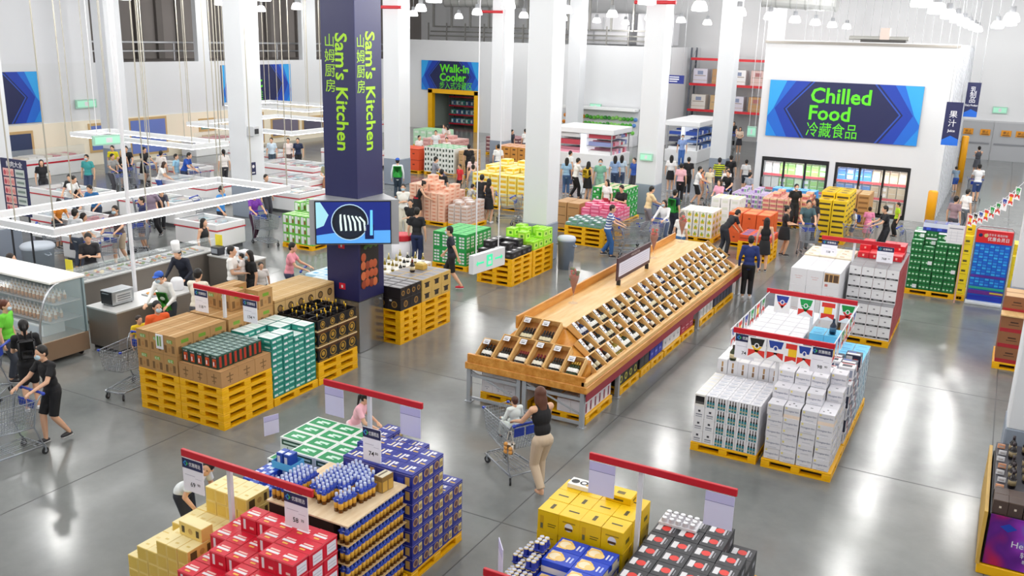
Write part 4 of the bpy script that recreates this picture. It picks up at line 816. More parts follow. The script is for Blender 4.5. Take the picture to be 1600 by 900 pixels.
# flags on the two fence strings
FL = {'FRANCE': ['#23409a', '#f2f2f2', '#d8322a'], 'ITALY': ['#159a4a', '#f2f2f2', '#d8322a'], 'SPAIN': ['#d8322a', '#f0c020', '#d8322a'], 'PORTUGAL': ['#158a3a', '#d8322a', '#d8322a'], 'CZECH': ['#2a3f9a', '#d8322a', '#f2f2f2'], 'BELGIUM': ['#1c1c1c', '#f0c020', '#d8322a']}
def flag(x, y, ztop, key, label, rz=0, w=.3, h=.36, group='pennants on the fence strings'):
    c = [M(k, .6) for k in FL[key]]; t = thing('pennant', label, 'pennant', (x, y, ztop), rz, group)
    b = MB(); b.box(-w/2, -.002, -h, w/2, .002, 0, M('#f3f3f6', .6)); b.build('cloth', t)
    b = MB()
    if key == 'SPAIN': b.quad([(-w*.4, -.003, -.02), (w*.4, -.003, -.02), (w*.4, -.003, -h*.3), (-w*.4, -.003, -h*.3)], c[0]); b.quad([(-w*.25, -.003, -h*.3), (w*.25, -.003, -h*.3), (w*.25, -.003, -h*.65), (-w*.25, -.003, -h*.65)], c[1]); b.quad([(-w*.4, -.003, -h*.65), (w*.4, -.003, -h*.65), (w*.4, -.003, -h*.95), (0, -.003, -h*.8), (-w*.4, -.003, -h*.95)], c[0])
    else:
        b.quad([(-w*.4, -.003, -.02), (w*.4, -.003, -.02), (w*.3, -.003, -h*.4), (-w*.3, -.003, -h*.4)], c[0]); b.quad([(-w*.3, -.003, -h*.42), (w*.3, -.003, -h*.42), (0, -.003, -h*.75)], c[1] if key != 'ITALY' else c[0]); b.quad([(-w*.45, -.003, -h*.95), (0, -.003, -h*.68), (w*.45, -.003, -h*.95), (w*.45, -.003, -h*.6), (-w*.45, -.003, -h*.6)], c[2])
        b.ell((0, -.004, -h*.4), (w*.14, .002, h*.13), M('#e9e6ea', .5), 10, 6); b.ell((0, -.005, -h*.4), (w*.09, .002, h*.09), c[0], 10, 6)
    b.build('print', t)
for i, (x, k) in enumerate(((-3.3, 'CZECH'), (-2.86, 'ITALY'), (-2.45, 'SPAIN'), (-2.1, 'PORTUGAL'))): flag(x, 17.31, 1.955, k, '%s pennant on the rear fence bar, %s from left' % (['red and blue shield', 'green white red', 'red crest', 'green and red'][i], ORD[i]))
for i, (x, k) in enumerate(((-2.98, 'FRANCE'), (-2.78, 'FRANCE'), (-2.5, 'SPAIN'), (-2.32, 'FRANCE'), (-3.08, 'BELGIUM'))): flag(x, 14.46-.01*i, 1.955, k, '%s pennant on the front fence bar' % ['narrow blue and white', 'blue crest', 'orange and yellow', 'small white and blue', 'yellow and red'][i], 0, .24 if i in (0, 3) else .3)
for sd, x in enumerate((-3.56, -1.92)):
    tag(MB().tube((0, 0, 0), (0, 2.77, 0), .008, n=5, m=W_).build('fence_string', loc=(x, 14.525, 1.98)), 'white string of the flag fence on the %s side' % ('wine display', 'open aisle')[sd], 'string')
    for i in range(6): flag(x, 14.75+.42*i, 1.97, ['FRANCE', 'SPAIN', 'CZECH', 'ITALY', 'SPAIN', 'PORTUGAL'][(i+sd) % 6], 'pennant on the %s string, %s from the front bar' % (('wine display side', 'open aisle side')[sd], ORD[i]), PI/2, .28, .33)
# ================================================================== wine display
PINE = wood('#bf7a26', '#dda04c', 1.5, .4, 1, 'pine_orange'); PALE = wood('#d9a75e', '#e8c488', 1.6, .42, 1, 'pine_pale'); BINB = wood('#8a5526', '#ae7738', 2.5, .5, 1, 'bin_back'); LEGM = M('#b4b9c0', .4, .5)
wd = thing('wine_display', 'long pine wine display with sloping bins running down the aisle', 'display stand', (-6.93, 18.8, 0))
OX, OY = -6.93, 18.8
def wx(x, y, z): return (x-OX, y-OY, z)
def wbox(mb, x0, y0, z0, x1, y1, z1, m, bev=0): mb.box(x0-OX, y0-OY, z0, x1-OX, y1-OY, z1, m, bev)
b = MB(); wbox(b, -8.16, 13.58, .66, -5.7, 24.05, .79, PINE, .01); b.build('deck', wd)
b = MB(); lo = [(-8.02, 13.72), (-5.84, 13.72), (-5.84, 23.95), (-8.02, 23.95)]; hi = [(-7.45, 14.72), (-6.68, 14.72), (-6.68, 23.35), (-7.45, 23.35)]
vs = [wx(x, y, .79) for x, y in lo]+[wx(x, y, 1.40) for x, y in hi]
b.add(vs, [(0, 1, 5, 4), (1, 2, 6, 5), (2, 3, 7, 6), (3, 0, 4, 7), (4, 5, 6, 7), (3, 2, 1, 0)], PINE); b.build('core', wd)
b = MB(); wbox(b, -7.5, 14.68, 1.40, -6.64, 23.4, 1.43, PALE, .004); b.build('ridge_board', wd)
b = MB(); wbox(b, -7.5, 14.3, 1.36, -7.455, 23.4, 1.6, PINE, .004); b.build('ridge_lip', wd)
b = MB(); wbox(b, -5.72, 13.6, .52, -5.705, 24.0, .665, M('#8e1f33', .5)); b.build('fascia', wd)
b = MB(); wbox(b, -5.82, 13.6, .79, -5.72, 24.0, .87, PALE, .004); b.build('side_lip', wd)
b = MB(); wbox(b, -8.12, 13.6, .79, -5.76, 13.66, .95, PINE, .004); b.build('front_lip', wd)
for i, (x, y) in enumerate(((-8.1, 13.66), (-7.06, 13.66), (-6.94, 13.66), (-5.8, 13.66), (-5.8, 15.3), (-5.8, 20.35), (-5.8, 23.95), (-8.1, 15.3), (-8.1, 20.35), (-8.1, 23.95))):
    b = MB(); wbox(b, x-.04, y-.04, 0, x+.04, y+.04, .66, LEGM, .004); wbox(b, x-.07, y-.06, 0, x+.07, y+.06, .012, LEGM); b.build('leg', wd)
for (x0, x1) in ((-8.06, -7.1), (-6.9, -5.84)):
    b = MB(); b.tube(wx(x0, 13.66, .6), wx(x1, 13.66, .25), .02, n=6, m=LEGM); b.build('brace', wd)
    b = MB(); wbox(b, x0, 13.64, .5, x1, 13.68, .56, LEGM); wbox(b, x0, 13.64, .05, x1, 13.68, .1, LEGM); b.build('rail', wd)
def bin_mesh(U, V, D):
    b = MB(); t = .014
    b.box(0, 0, 0, U, V, .01, BINB); b.box(0, 0, .01, t, V, D, PALE); b.box(U-t, 0, .01, U, V, D, PALE); b.box(t, 0, .01, U-t, t, D*.75, PALE); b.box(t, V-t, .01, U-t, V, D, PALE)
    return b.mesh('bin')
cardm = MB().box(0, 0, 0, .13, .09, .004, W_).box(.02, .05, .004, .11, .06, .005, M('#9a9aa0', .5)).box(.03, .02, .004, .1, .035, .005, M('#5a5a60', .5)).mesh('price_tag')
WB = [bottle_mesh('bottle', .042, .31, c, d, e, .36, 9) for c, d, e in (('#0f130d', '#1a1a1c', '#f0efe9'), ('#1a0f10', '#7a1420', '#e6e0d0'), ('#24351a', '#c9a23c', '#f2f0ea'), ('#0e1016', '#15151a', '#d9cfae'), ('#8a7a2a', '#e6d9a0', '#f4f2ec'), ('#14234a', '#c0c4cc', '#dfe3ea'))]
def put_bin(me, o, au, av, an, U, V, row, idx, where, nb):
    mt = Matrix(((au.x, av.x, an.x, o.x), (au.y, av.y, an.y, o.y), (au.z, av.z, an.z, o.z), (0, 0, 0, 1)))
    q = ob('bin', me, wd); q.matrix_local = Matrix.Translation((-OX, -OY, 0)) @ mt
    p = ob('price_tag', cardm, q); p.location = (.018, V-.19 if V < .36 else V-.13, .12); p.scale = (.75, 2.0, 1) if V < .36 else (1, 1.2, 1); p.rotation_euler = (.1, 0, 0)
    kind = random.choice((0, 0, 0, 1, 2, 3, 3, 0, 4, 5)); bm_ = WB[kind]
    names = ['dark', 'red capped', 'olive green', 'black', 'golden', 'navy']
    n_ = nb
    for k in range(n_):
        u = .075+(U-.15)*(k+.5)/max(n_, 1)*1.0 if n_ > 1 else U*.6
        rr = .043; pos = o+au*u+av*.02+an*(.0125+rr)
        m2 = Matrix(((au.x, an.x, av.x, pos.x), (au.y, an.y, av.y, pos.y), (au.z, an.z, av.z, pos.z), (0, 0, 0, 1)))
        if m2.to_3x3().determinant() < 0: m2 = Matrix(((-au.x, an.x, av.x, pos.x), (-au.y, an.y, av.y, pos.y), (-au.z, an.z, av.z, pos.z), (0, 0, 0, 1)))
        w_ = ob('wine_bottle', bm_); w_.matrix_world = m2
        tag(w_, '%s wine bottle, %s of %s %s' % (names[kind], ORD[k], where, idx), 'wine bottle', 'wine bottles in the display bins')
sl = Vector((-.83, 0, .61)).normalized(); nn = Vector((.61, 0, .83)).normalized(); U, V = .485, .335
BM = bin_mesh(U-.004, V-.004, .12)
for r in range(3):
    y = 14.15+.28*r; idx = 0
    while y+U < 23.75-.1*r:
        o = Vector((-5.835, y, .80))+sl*(V*r+.005)+nn*.006
        put_bin(BM, o, Vector((0, 1, 0)), sl, nn, U, V, r, 'bin %s from the front end' % ORD[idx], ['lower side row,', 'middle side row,', 'top side row,'][r], random.choice((2, 3, 3, 1, 4, 1, 3, 2)))
        y += U; idx += 1
sf = Vector((0, .84, .54)).normalized(); nf = Vector((0, -.54, .84)).normalized()
BF = bin_mesh(.34, .56, .15); BFS = bin_mesh(.34, .4, .13); BF2 = bin_mesh(.38, .52, .15)
for i in range(6): put_bin(BFS if i in (0, 5) else BF, Vector((-7.96+.346*i, 13.69, .86))+nf*.006, Vector((1, 0, 0)), sf, nf, .34, .4 if i in (0, 5) else .56, 0, 'bin %s from left' % ORD[i], 'front end,', 4 if i % 3 else 3)
for i in range(2): put_bin(BF2, Vector((-7.42+.386*i, 14.16, 1.155))+nf*.006, Vector((1, 0, 0)), sf, nf, .38, .52, 0, 'bin %s from left' % ORD[i], 'upper front end,', 4)
b = MB(); b.add([wx(-8.0, 13.67, .79), wx(-5.86, 13.67, .79), wx(-5.86, 14.1, 1.1), wx(-8.0, 14.1, 1.1), wx(-8.0, 14.1, .79), wx(-5.86, 14.1, .79)], [(0, 1, 2, 3), (0, 3, 4), (1, 5, 2), (3, 2, 5, 4)], PINE); b.build('front_step', wd)
b = MB(); b.add([wx(-7.44, 14.12, .9), wx(-6.64, 14.12, .9), wx(-6.64, 14.12, 1.15), wx(-7.44, 14.12, 1.15), wx(-7.44, 14.6, 1.42), wx(-6.64, 14.6, 1.42), wx(-7.44, 14.75, .9), wx(-6.64, 14.75, .9)], [(0, 1, 2, 3), (3, 2, 5, 4), (0, 3, 4, 6), (1, 7, 5, 2), (4, 5, 7, 6)], PINE); b.build('upper_step', wd)
# glasses filled with dried flowers
def flower_glass(x, y, label):
    t = thing('flower_glass', label, 'glass', (x, y, 1.431), 0, 'tall glasses of red flowers')
    MB().lathe([(0, 0), (.1, 0), (.1, .008), (.012, .02), (.012, .2), (.03, .28), (.1, .5), (.125, .68), (.105, .86)], 18, glass('cup_glass', '#f4efec', .13)).build('glass', t, smooth=True)
    b = MB()
    rnd = random.Random(int(x*100+y*7)); b.lathe([(.01, .2), (.028, .28), (.085, .48), (.105, .58), (.0, .58)], 12, M('#8a4a34', .7, noise=.2, nscale=20))
    for k in range(26):
        a, r_ = rnd.uniform(0, 2*PI), rnd.uniform(0, .085); b.ell((r_*math.cos(a), r_*math.sin(a), rnd.uniform(.5, .72)), (.036, .036, .034), M(rnd.choice(['#b5322e', '#c9443a', '#8e2a26', '#5a6a3a']), .7), 6, 5)
    b.build('flowers', t, smooth=True)
flower_glass(-7.2, 16.2, 'tall glass of red flowers nearest the front of the ridge'); flower_glass(-7.2, 20.9, 'tall glass of red flowers in the middle of the ridge'); flower_glass(-7.2, 23.1, 'tall glass of red flowers at the far end of the ridge')
t = thing('menu_board', 'brown framed white board standing on the wine display ridge', 'board', (-6.95, 18.9, 1.431))
MB().box(-.02, -1.02, .12, .02, 1.02, .62, M('#4a3038', .5), .005).build('frame', t)
b = MB().box(.02, -.95, .2, .026, .95, .5, M('#dcdcec', .5)); b.text('WINE SELECTION', (.0265, 0, .56), (0, 1, 0), (0, 0, 1), .05, M('#d9c9c4', .5), 0)
for k in range(5): b.box(.026, -.85, .24+.05*k, .027, .85, .25+.05*k, M('#b4b4c9', .5))
b.build('sheet', t); b = MB(); b.box(-.04, -.9, 0, .04, -.86, .12, DARK).box(-.04, .86, 0, .04, .9, .12, DARK); b.build('feet', t)
# cartons under the deck
def under(y0, n, col, prints, desc, full=True, x=-6.36, dd=.2, kind='wine_carton'):
    L_ = n*(dd+.004)
    zz = pallets(x-.3, y0, 1, 'under the %ss' % desc, .88, round(L_, 2))
    bx = Box(kind, .265, dd, .245 if full else .3, M(col, .5), prints)
    stack(bx, desc, 'carton', x, y0+.01, zz, 2, n, 1, where=desc+'s', jit=.001)
under(13.8, 6, '#e9e4ea', [('R', .25, .1, .6, .85, M('#b0566a', .5)), ('R', .65, .5, .95, .9, W_), ('R', .3, .2, .5, .6, M('#5a2a3a', .5))], 'white and rose wine carton')
under(15.42, 4, '#1c1f1a', [('R', 'disc', .5, .5, .3, M('#c9c24a', .5)), ('R', 'disc', .5, .5, .18, M('#3a3f1a', .5))], 'black carton with yellow disc', dd=.25)
under(16.55, 2, '#23262c', [('R', .2, .2, .8, .8, M('#3a4048', .5))], 'dark grey wine carton', dd=.27); under(17.15, 3, '#20309a', [('R', .15, .15, .85, .85, M('#2c3fc0', .5)), ('R', .3, .4, .7, .6, M('#8a96d8', .5))], 'royal blue wine carton', dd=.25)
under(17.98, 4, '#eceaec', [('R', .2, .2, .8, .8, M('#dfdfe4', .5)), ('R', .4, .4, .6, .6, M('#8a8a90', .5))], 'plain white carton under the wine deck', dd=.28); under(19.18, 3, '#a8243c', [('R', .2, .5, .8, .6, M('#e0a8b0', .5)), ('R', .3, .25, .7, .3, M('#e0a8b0', .5))], 'crimson wine carton', dd=.3)
under(20.55, 4, '#e6e4e6', [('R', .1, .1, .3, .9, M('#6a7a6a', .5)), ('R', .5, .3, .8, .7, M('#c4c4c9', .5))], 'white green striped carton', dd=.28); under(21.8, 6, '#272b40', [('R', .3, .1, .6, .9, M('#4a5070', .5))], 'midnight blue wine carton', dd=.28)
zz = pallets(-7.98, 13.86, 1, 'under the deck behind the shopper in beige trousers', 1.0, 1.0); pallets(-6.88, 13.86, 1, 'under the front end of the wine deck', .2, .6)
bx = Box('wine_carton', .24, .3, .2, M('#eceaf0', .5), [('F', .3, .5, .7, .56, M('#a8a6b4', .5)), ('F', .45, .3, .55, .4, M('#a8a6b4', .5))])
stack(bx, 'white carton under the front end of the deck', 'carton', -7.97, 13.88, zz, 4, 3, 2, where='white cartons under the front deck')
# black spirits display at the right edge
sd = thing('spirits_display', 'black spirits display with purple poster at the right edge', 'display stand', (.98, 13.2, 0))
MB().box(-.48, -1.0, 0, .8, 1.25, .14, YEL, .01).build('base', sd)
b = MB().box(-.44, -.96, .14, .8, 1.2, .86, BLACK, .01); b.build('cabinet', sd)
b = MB().box(-.5, -1.02, .14, -.455, 1.28, .9, M('#c9a24a', .5, noise=.1), .004); b.build('side_panel', sd)
b = MB(); pm = M('#6a1f8e', .35, name='poster_purple'); 
if not pm.get('g'):
    pm['g'] = 1; nt = pm.node_tree; tc = nt.nodes.new('ShaderNodeTexCoord'); nz_ = nt.nodes.new('ShaderNodeTexNoise'); rp = nt.nodes.new('ShaderNodeValToRGB'); nz_.inputs['Scale'].default_value = 2.2; nz_.inputs['Detail'].default_value = 1
    e = rp.color_ramp.elements; e[0].position = .3; e[0].color = (*lin('#b5134a'), 1); e[1].position = .7; e[1].color = (*lin('#2a86c9'), 1); e2 = e.new(.45); e2.color = (*lin('#5a1280'), 1); e3 = e.new(.58); e3.color = (*lin('#8e2fb0'), 1)
    nt.links.new(tc.outputs['Object'], nz_.inputs['Vector']); nt.links.new(nz_.outputs[0], rp.inputs[0]); nt.links.new(rp.outputs[0], nt.nodes['Principled BSDF'].inputs['Base Color'])
b.box(-.42, -.985, .16, .8, -.96, .86, pm); b.quad([(-.3, -.987, .72), (-.2, -.987, .66), (-.1, -.987, .72), (-.2, -.987, .78)], M('#1a3fae', .4))
b.text('Hennessy', (.1, -.986, .5), (1, 0, 0), (0, 0, 1), .09, W_, 0, maxw=.7); b.text('轩尼诗', (.12, -.986, .39), (1, 0, 0), (0, 0, 1), .07, W_, 0); b.text('尊享甄选', (.13, -.986, .3), (1, 0, 0), (0, 0, 1), .045, W_, 0); b.text('干邑', (.13, -.986, .23), (1, 0, 0), (0, 0, 1), .04, W_, 0); b.build('poster', sd)
sb_ = Box('spirits_box', .17, .2, .19, M('#4a3a34', .5), [('F', .42, .45, .58, .6, M('#d9cdbb', .5)), ('FT', 0, .95, 1, 1, M('#6a564c', .5))])
stack(sb_, 'dark brown spirits box above the purple poster', 'box', .56, 12.26, .8612, 5, 2, 1, where='dark brown spirits boxes', jit=.01)
b = MB().box(-.42, -.5, .86, .8, 1.2, 1.0, M('#3c3b42', .5), .006); b.build('shelf_top', sd)
for i in range(4):
    for j in range(6):
        if (i*3+j) % 4 == 3: continue
        tag(ob('spirits_bottle', bottle_mesh('spirits_bottle', .05, .26, '#1c1416', '#3a3034', '#8a7a5a', .35), None, (.76+.17*i, 12.85+.25*j, 1.0006)), 'dark spirits bottle on the grey shelf, %s row back, %s from the aisle' % (ORD[j], ORD[i]), 'bottle', 'spirits bottles at the right edge')
for i in range(7):
    tag(ob('price_tag', carton('price_tag', .1, .012, .07, W_ if i % 3 else M('#e8a884', .5), [('F', .2, .3, .8, .6, M('#b9b4b4', .5))]), None, (.57+.02*(i % 2), 12.72+.24*i, 1.0006), .0), 'small price tag on the spirits shelf, %s along the aisle edge' % ORD[i], 'price tag', 'price tags on the spirits shelf')
# ================================================================== kitchen counters, cases, freezers
def counter(x0, y0, x1, y1, h, label, glassy=False):
    t = thing('steel_counter', label, 'counter', (x0, y0, 0)); w, d = x1-x0, y1-y0
    st = M('#a9a29a', .3, .75, noise=.12, nscale=1.2)
    MB().box(.05, .05, .0, w-.05, d-.05, .08, DARK).box(0, 0, .08, w, d, h-.04, st, .004).build('body', t)
    MB().box(-.02, -.02, h-.04, w+.02, d+.02, h, M('#dcdcda', .3, .3), .004).build('worktop', t)
    if glassy:
        MB().box(w-.03, .02, h, w-.02, d-.02, h+.28, glass()).box(w-.3, .02, h+.28, w, d-.02, h+.29, glass()).build('glass_guard', t)
        b = MB(); n = int(d/.35)
        for k in range(n):
            b.box(.12, .1+.35*k, h, w-.12, .38+.35*k, h+.03, SILV)
            for q in range(7): b.ell((.18+random.random()*(w-.36), .15+.35*k+random.random()*.18, h+.035), (.05, .04, .025), M(random.choice(['#c9803a', '#a8452a', '#d9b46a', '#6a8a3a', '#e6d8b4']), .6), 6, 4)
        b.build('food_pans', t)['kind'] = 'stuff'
    return t
counter(-16.42, 11.93, -15.52, 14.1, .92, 'steel kitchen counter carrying the toaster oven')
counter(-18.55, 12.7, -17.8, 16.9, 1.0, 'long steel serving counter behind the kitchen staff', True)
counter(-17.7, 16.5, -16.3, 17.1, .95, 'short steel counter with white top near the yellow sign')
t = thing('toaster_oven', 'silver toaster oven with black window on the steel counter', 'oven', (-16.24, 12.12, .9206))
MB().box(0, .02, .02, .36, .56, .32, STEEL, .008).build('body', t); MB().box(.02, .005, .04, .34, .02, .3, BLACK).box(.08, -.015, .26, .28, .005, .275, STEEL).build('door', t)
b = MB(); b.box(.36, .1, .08, .366, .5, .26, M('#d9dadc', .3, .5))
for k in range(3): b.box(.366, .14, .1+.05*k, .372, .46, .12+.05*k, M('#8a8c90', .3, .5))
b.build('side_vents', t)
for sx in (.04, .32):
    for sy in (.06, .52): MB().tube((sx, sy, 0), (sx, sy, .02), .015, n=8, m=DARK).build('foot', t)
tag(MB().box(-.18, -.13, 0, .18, .13, .025, SILV).ell((-.05, 0, .035), (.1, .08, .025), M('#d9933a', .6), 8, 5).ell((.08, .02, .035), (.07, .07, .025), M('#b5612a', .6), 8, 5).build('food_tray', loc=(-15.95, 13.2, .9206)), 'steel tray of orange food on the oven counter', 'tray')
t = thing('rice_cooker', 'white rice cooker at the far end of the oven counter', 'rice cooker', (-15.85, 13.82, .9206)); MB().lathe([(0, 0), (.13, 0), (.14, .02), (.14, .2), (.13, .22)], 14, W_).build('body', t, smooth=True); MB().lathe([(.135, .22), (.1, .27), (0, .28)], 14, M('#dfe0e2', .4)).build('lid', t, smooth=True)
for x, y, z, lb in ((-18.1, 12.8, 1.0007, 'yellow notice card on the near end of the serving counter'), (-17.55, 16.75, .9507, 'yellow notice card on the short white counter')):
    t = thing('notice_card', lb, 'notice', (x, y, z)); MB().box(-.12, -.006, .1, .12, .006, .5, M('#f2e03a', .5)).build('card', t); MB().box(-.08, -.06, 0, .08, .06, .015, DARK).tube((0, 0, .015), (0, 0, .11), .01, n=6, m=DARK).build('foot_stand', t)
for i, (x, y) in enumerate(((-17.5, 16.65), (-17.1, 16.75), (-16.6, 16.7))): tag(MB().box(-.14, -.12, 0, .14, .12, .22, W_ if i else M('#3a3c42', .4), .02).box(-.1, -.125, .05, .1, -.12, .17, M('#9aa0a8', .3)).build('appliance', loc=(x, y, .9507)), ['dark', 'white', 'second white'][i]+' small appliance on the short counter', 'appliance')
tag(MB().tube((0, 0, 0), (0, 0, 9.27), .045, n=10, m=W_).build('support_pole', loc=(-16.48, 13.3, .9206) if False else (-16.6, 13.3, 0)), 'slim white pole rising to the ceiling beside the kitchen counter', 'pole')
# curved glass deli case
t = thing('display_fridge', 'curved glass refrigerator with drinks at the left edge', 'refrigerator', (-20.2, 10.6, 0)); Wd = 4.1
stl = M('#b59b84', .3, .7, noise=.15, nscale=1)
MB().box(0, 0, .1, Wd, 1.08, .5, stl, .01).box(0, -.02, .1, Wd, 0, .16, STEEL).build('base', t)
arc = [(0, .5)]+[(.52-.52*math.cos(a), .5+1.14*math.sin(a)) for a in [PI/2*k/10 for k in range(1, 11)]]
b = MB(); n = len(arc); vs = [(x, y, z) for x in (.03, Wd-.03) for (y, z) in arc]; b.add(vs, [(i, i+n, i+n+1, i+1) for i in range(n-1)], glass()); b.build('curved_glass', t)
for x in (0, Wd-.02):
    b = MB(); b.prism([(y, z) for (y, z) in arc]+[(1.04, 1.64), (1.04, .5)], 0, x, x+.02, glass('fridge_glass', '#d9eef2', .22)); b.build('side_glass', t)
    MB().path([(x+.01, y, z) for (y, z) in arc], .022, 6, STEEL).build('side_trim', t)
MB().box(0, 1.0, .5, Wd, 1.08, 1.66, M('#8fa3a8', .4)).build('back_panel', t)
MB().box(-.02, .3, 1.645, Wd+.02, 1.1, 1.7, M('#f6f4ee', .45), .01).build('canopy', t)
for z, y in ((.82, .3), (1.18, .42)): MB().box(.05, y, z, Wd-.05, 1.0, z+.02, SILV).build('shelf', t)
for x in (.15, Wd-.15):
    for y in (.12, .96): MB().tube((x-.02, y, .05), (x+.02, y, .05), .05, n=10, m=DARK).build('wheel', t)
JB = MB().lathe([(0, 0), (.033, 0), (.034, .1), (.02, .15), (.014, .17), (.016, .172), (.016, .19), (0, .19)], 8, [M('#c9773a', .3), M('#c98a4a', .3), M('#e6d8c4', .3), W_, W_, W_, W_]).mesh('juice_bottle', True)
for r, (z, y0) in enumerate(((.841, .38), (1.201, .5))):
    for j in range(3):
        for i in range(15):
            tag(ob('juice_bottle', JB, None, (-20.2+Wd-.2-.12*i-.03*j, 10.6+y0+.15*j, z)), 'amber drink bottle, %s shelf of the curved refrigerator, %s row, %s from the glass end' % (['lower', 'upper'][r], ORD[j], ORD[i]), 'bottle', 'amber bottles in the curved refrigerator')
for i in range(3): tag(MB().box(0, 0, 0, .55, .5, .24, M('#e9f0f4', .5), .01).box(.05, -.003, .05, .5, -.001, .2, M('#c9d8e6', .5)).build('foam_box', loc=(-17.0-.62*i, 10.9, .5007)), 'white foam box in the bottom of the curved refrigerator, %s from the glass end' % ORD[i], 'box', 'foam boxes in the refrigerator')
def freezer(x0, y0, x1, y1, h, label, tint='#dfe9ea'):
    t = thing('chest_freezer', label, 'freezer', (x0, y0, 0)); w, d = x1-x0, y1-y0; wm = M('#f2f2f3', .35)
    MB().box(.08, .08, 0, w-.08, d-.08, .12, M('#5a5c60', .6)).build('plinth', t)
    MB().box(0, 0, .12, w, d, h*.755, wm, .03).build('body', t)
    b = MB().box(-.01, -.01, h*.755, w+.01, d+.01, h*.79, M('#c9283a', .45)); b.build('red_band', t)
    b = MB(); r = .1; z0, z1 = h*.79, h
    b.box(0, 0, z0, w, r, z1, wm, .01).box(0, d-r, z0, w, d, z1, wm, .01).box(0, r, z0, r, d-r, z1, wm, .01).box(w-r, r, z0, w, d-r, z1, wm, .01); b.build('rim', t)
    b = MB(); rnd = random.Random(int(x0*10+y0*100)); nx, ny = max(2, int(w/.28)), max(2, int(d/.28))
    for i in range(nx):
        for j in range(ny):
            a, c_ = r+(w-2*r)*i/nx, r+(d-2*r)*j/ny
            b.box(a+.02, c_+.02, z0, a+(w-2*r)/nx-.02, c_+(d-2*r)/ny-.02, z0+.02+rnd.random()*.08, M(rnd.choice(['#e9ecee', '#d98a8c', '#cfe0e6', '#e6d8c4', '#b9d4dc', '#c9485a', '#f2f2f2', '#9ac0d0', '#e0e6d4']), .5))
    b.build('packed_food', t)['kind'] = 'stuff'
    b = MB()
    for k in range(int(w/.9)+1): b.box(min(.1+.9*k, w-.14), .1, z1-.01, min(.14+.9*k, w-.1), d-.1, z1+.015, STEEL)
    b.box(.1, .1, z1-.012, w-.1, d-.1, z1-.004, glass()); b.build('sliding_lid', t)
FZ = [(-24.6, 25.5, -22.5, 27.1, .8, 'white chest freezer with red band just left of the screen'), (-26.6, 27.6, -23.9, 29.3, .85, 'white chest freezer behind the one beside the screen'), (-29.6, 30.6, -26.2, 32.4, .85, 'white chest freezer far behind the navy column left side'), (-23.4, 16.4, -21.9, 17.4, .75, 'short white freezer near the kitchen staff counter'),
      (-26.6, 17.6, -23.6, 18.9, .85, 'white freezer under the near light frame on the left'), (-29.4, 24.7, -26.4, 26.1, .85, 'white freezer left of the square column'), (-33.2, 27.2, -30, 28.6, .85, 'white freezer before the blue left windows'), (-31, 20.6, -28, 22, .85, 'white freezer behind the meat poster shoppers'), (-27.2, 21.4, -24.4, 22.7, .85, 'white freezer left of the walking man in blue'),
      (-33.8, 33.2, -30.6, 34.8, .85, 'white freezer far left of the cooler entrance'), (-22.4, 19.6, -20.6, 20.8, .85, 'white freezer beside the shoppers in the left aisle'), (-30.6, 36.4, -27.4, 38.0, .85, 'white freezer far behind the white column')]
for f_ in FZ: freezer(*f_)
for i, (y0, y1) in enumerate(((22, 28), (34.6, 39), (47.0, 52))):
    t = thing('wall_case', 'long white service case along the left wall, %s' % ['left of the blue windows', 'under the Meat sign', 'far end by the cooler corner'][i], 'display case', (-38.6, y0, 0))
    MB().box(0, 0, 0, 1.1, y1-y0, .8, M('#eceded', .4), .02).build('body', t); MB().box(1.1, 0, .55, 1.115, y1-y0, .62, RED).build('red_band', t)
    b = MB(); rnd = random.Random(i)
    for k in range(int((y1-y0)/.4)): b.box(.15, .05+.4*k, .8, .95, .38+.4*k, .84+rnd.random()*.05, M(rnd.choice(['#c9485a', '#d9848c', '#e6d8c4', '#b5353f', '#f0e9e4']), .5))
    b.build('meat_trays', t)['kind'] = 'stuff'; MB().box(1.0, 0, .8, 1.02, y1-y0, 1.25, glass()).build('glass_front', t)
# hanging light frames
def light_frame(x0, y0, x1, y1, z, label, nx, ny):
    t = thing('light_frame', label, 'light frame', (x0, y0, z)); w, d = x1-x0, y1-y0; g_ = M('#ffffff', .5, emit=7, name='led_strip'); r = .07
    for n_, (a, b_, c_, e) in (('beam', (-r, -r, w+r, r)), ('beam', (-r, d-r, w+r, d+r)), ('beam', (-r, r, r, d-r)), ('beam', (w-r, r, w+r, d-r))):
        bm_ = MB().box(a, b_, 0, c_, e, .13, M('#eceef1', .4), .004).build(n_, t)
        MB().box(a+.02, b_+.02, -.02, c_-.02, e-.02, 0, g_).build('led_strip', bm_)
    for i in range(nx+1):
        for yy in (0, d): MB().tube((w*i/nx, yy, .13), (w*i/nx, yy, 9.72-z), .014, n=5, m=M('#b7b2a4', .4, .3)).build('cable', t)
    for j in range(1, ny):
        for xx in (0, w): MB().tube((xx, d*j/ny, .13), (xx, d*j/ny, 9.72-z), .014, n=5, m=M('#b7b2a4', .4, .3)).build('cable', t)
light_frame(-17.6, 10.6, -15.3, 16.9, 2.8, 'big white rectangular light frame hanging over the kitchen', 2, 3)
light_frame(-27.5, 20.1, -21.95, 21.5, 3.0, 'white light frame hanging behind the kitchen frame on the left', 3, 2)
light_frame(-27.5, 25.1, -22.4, 30.0, 3.0, 'white light frame hanging behind the square white column', 3, 3)
light_frame(-33.5, 33, -28.5, 36, 3.0, 'small far light frame hanging before the left wall', 2, 2)
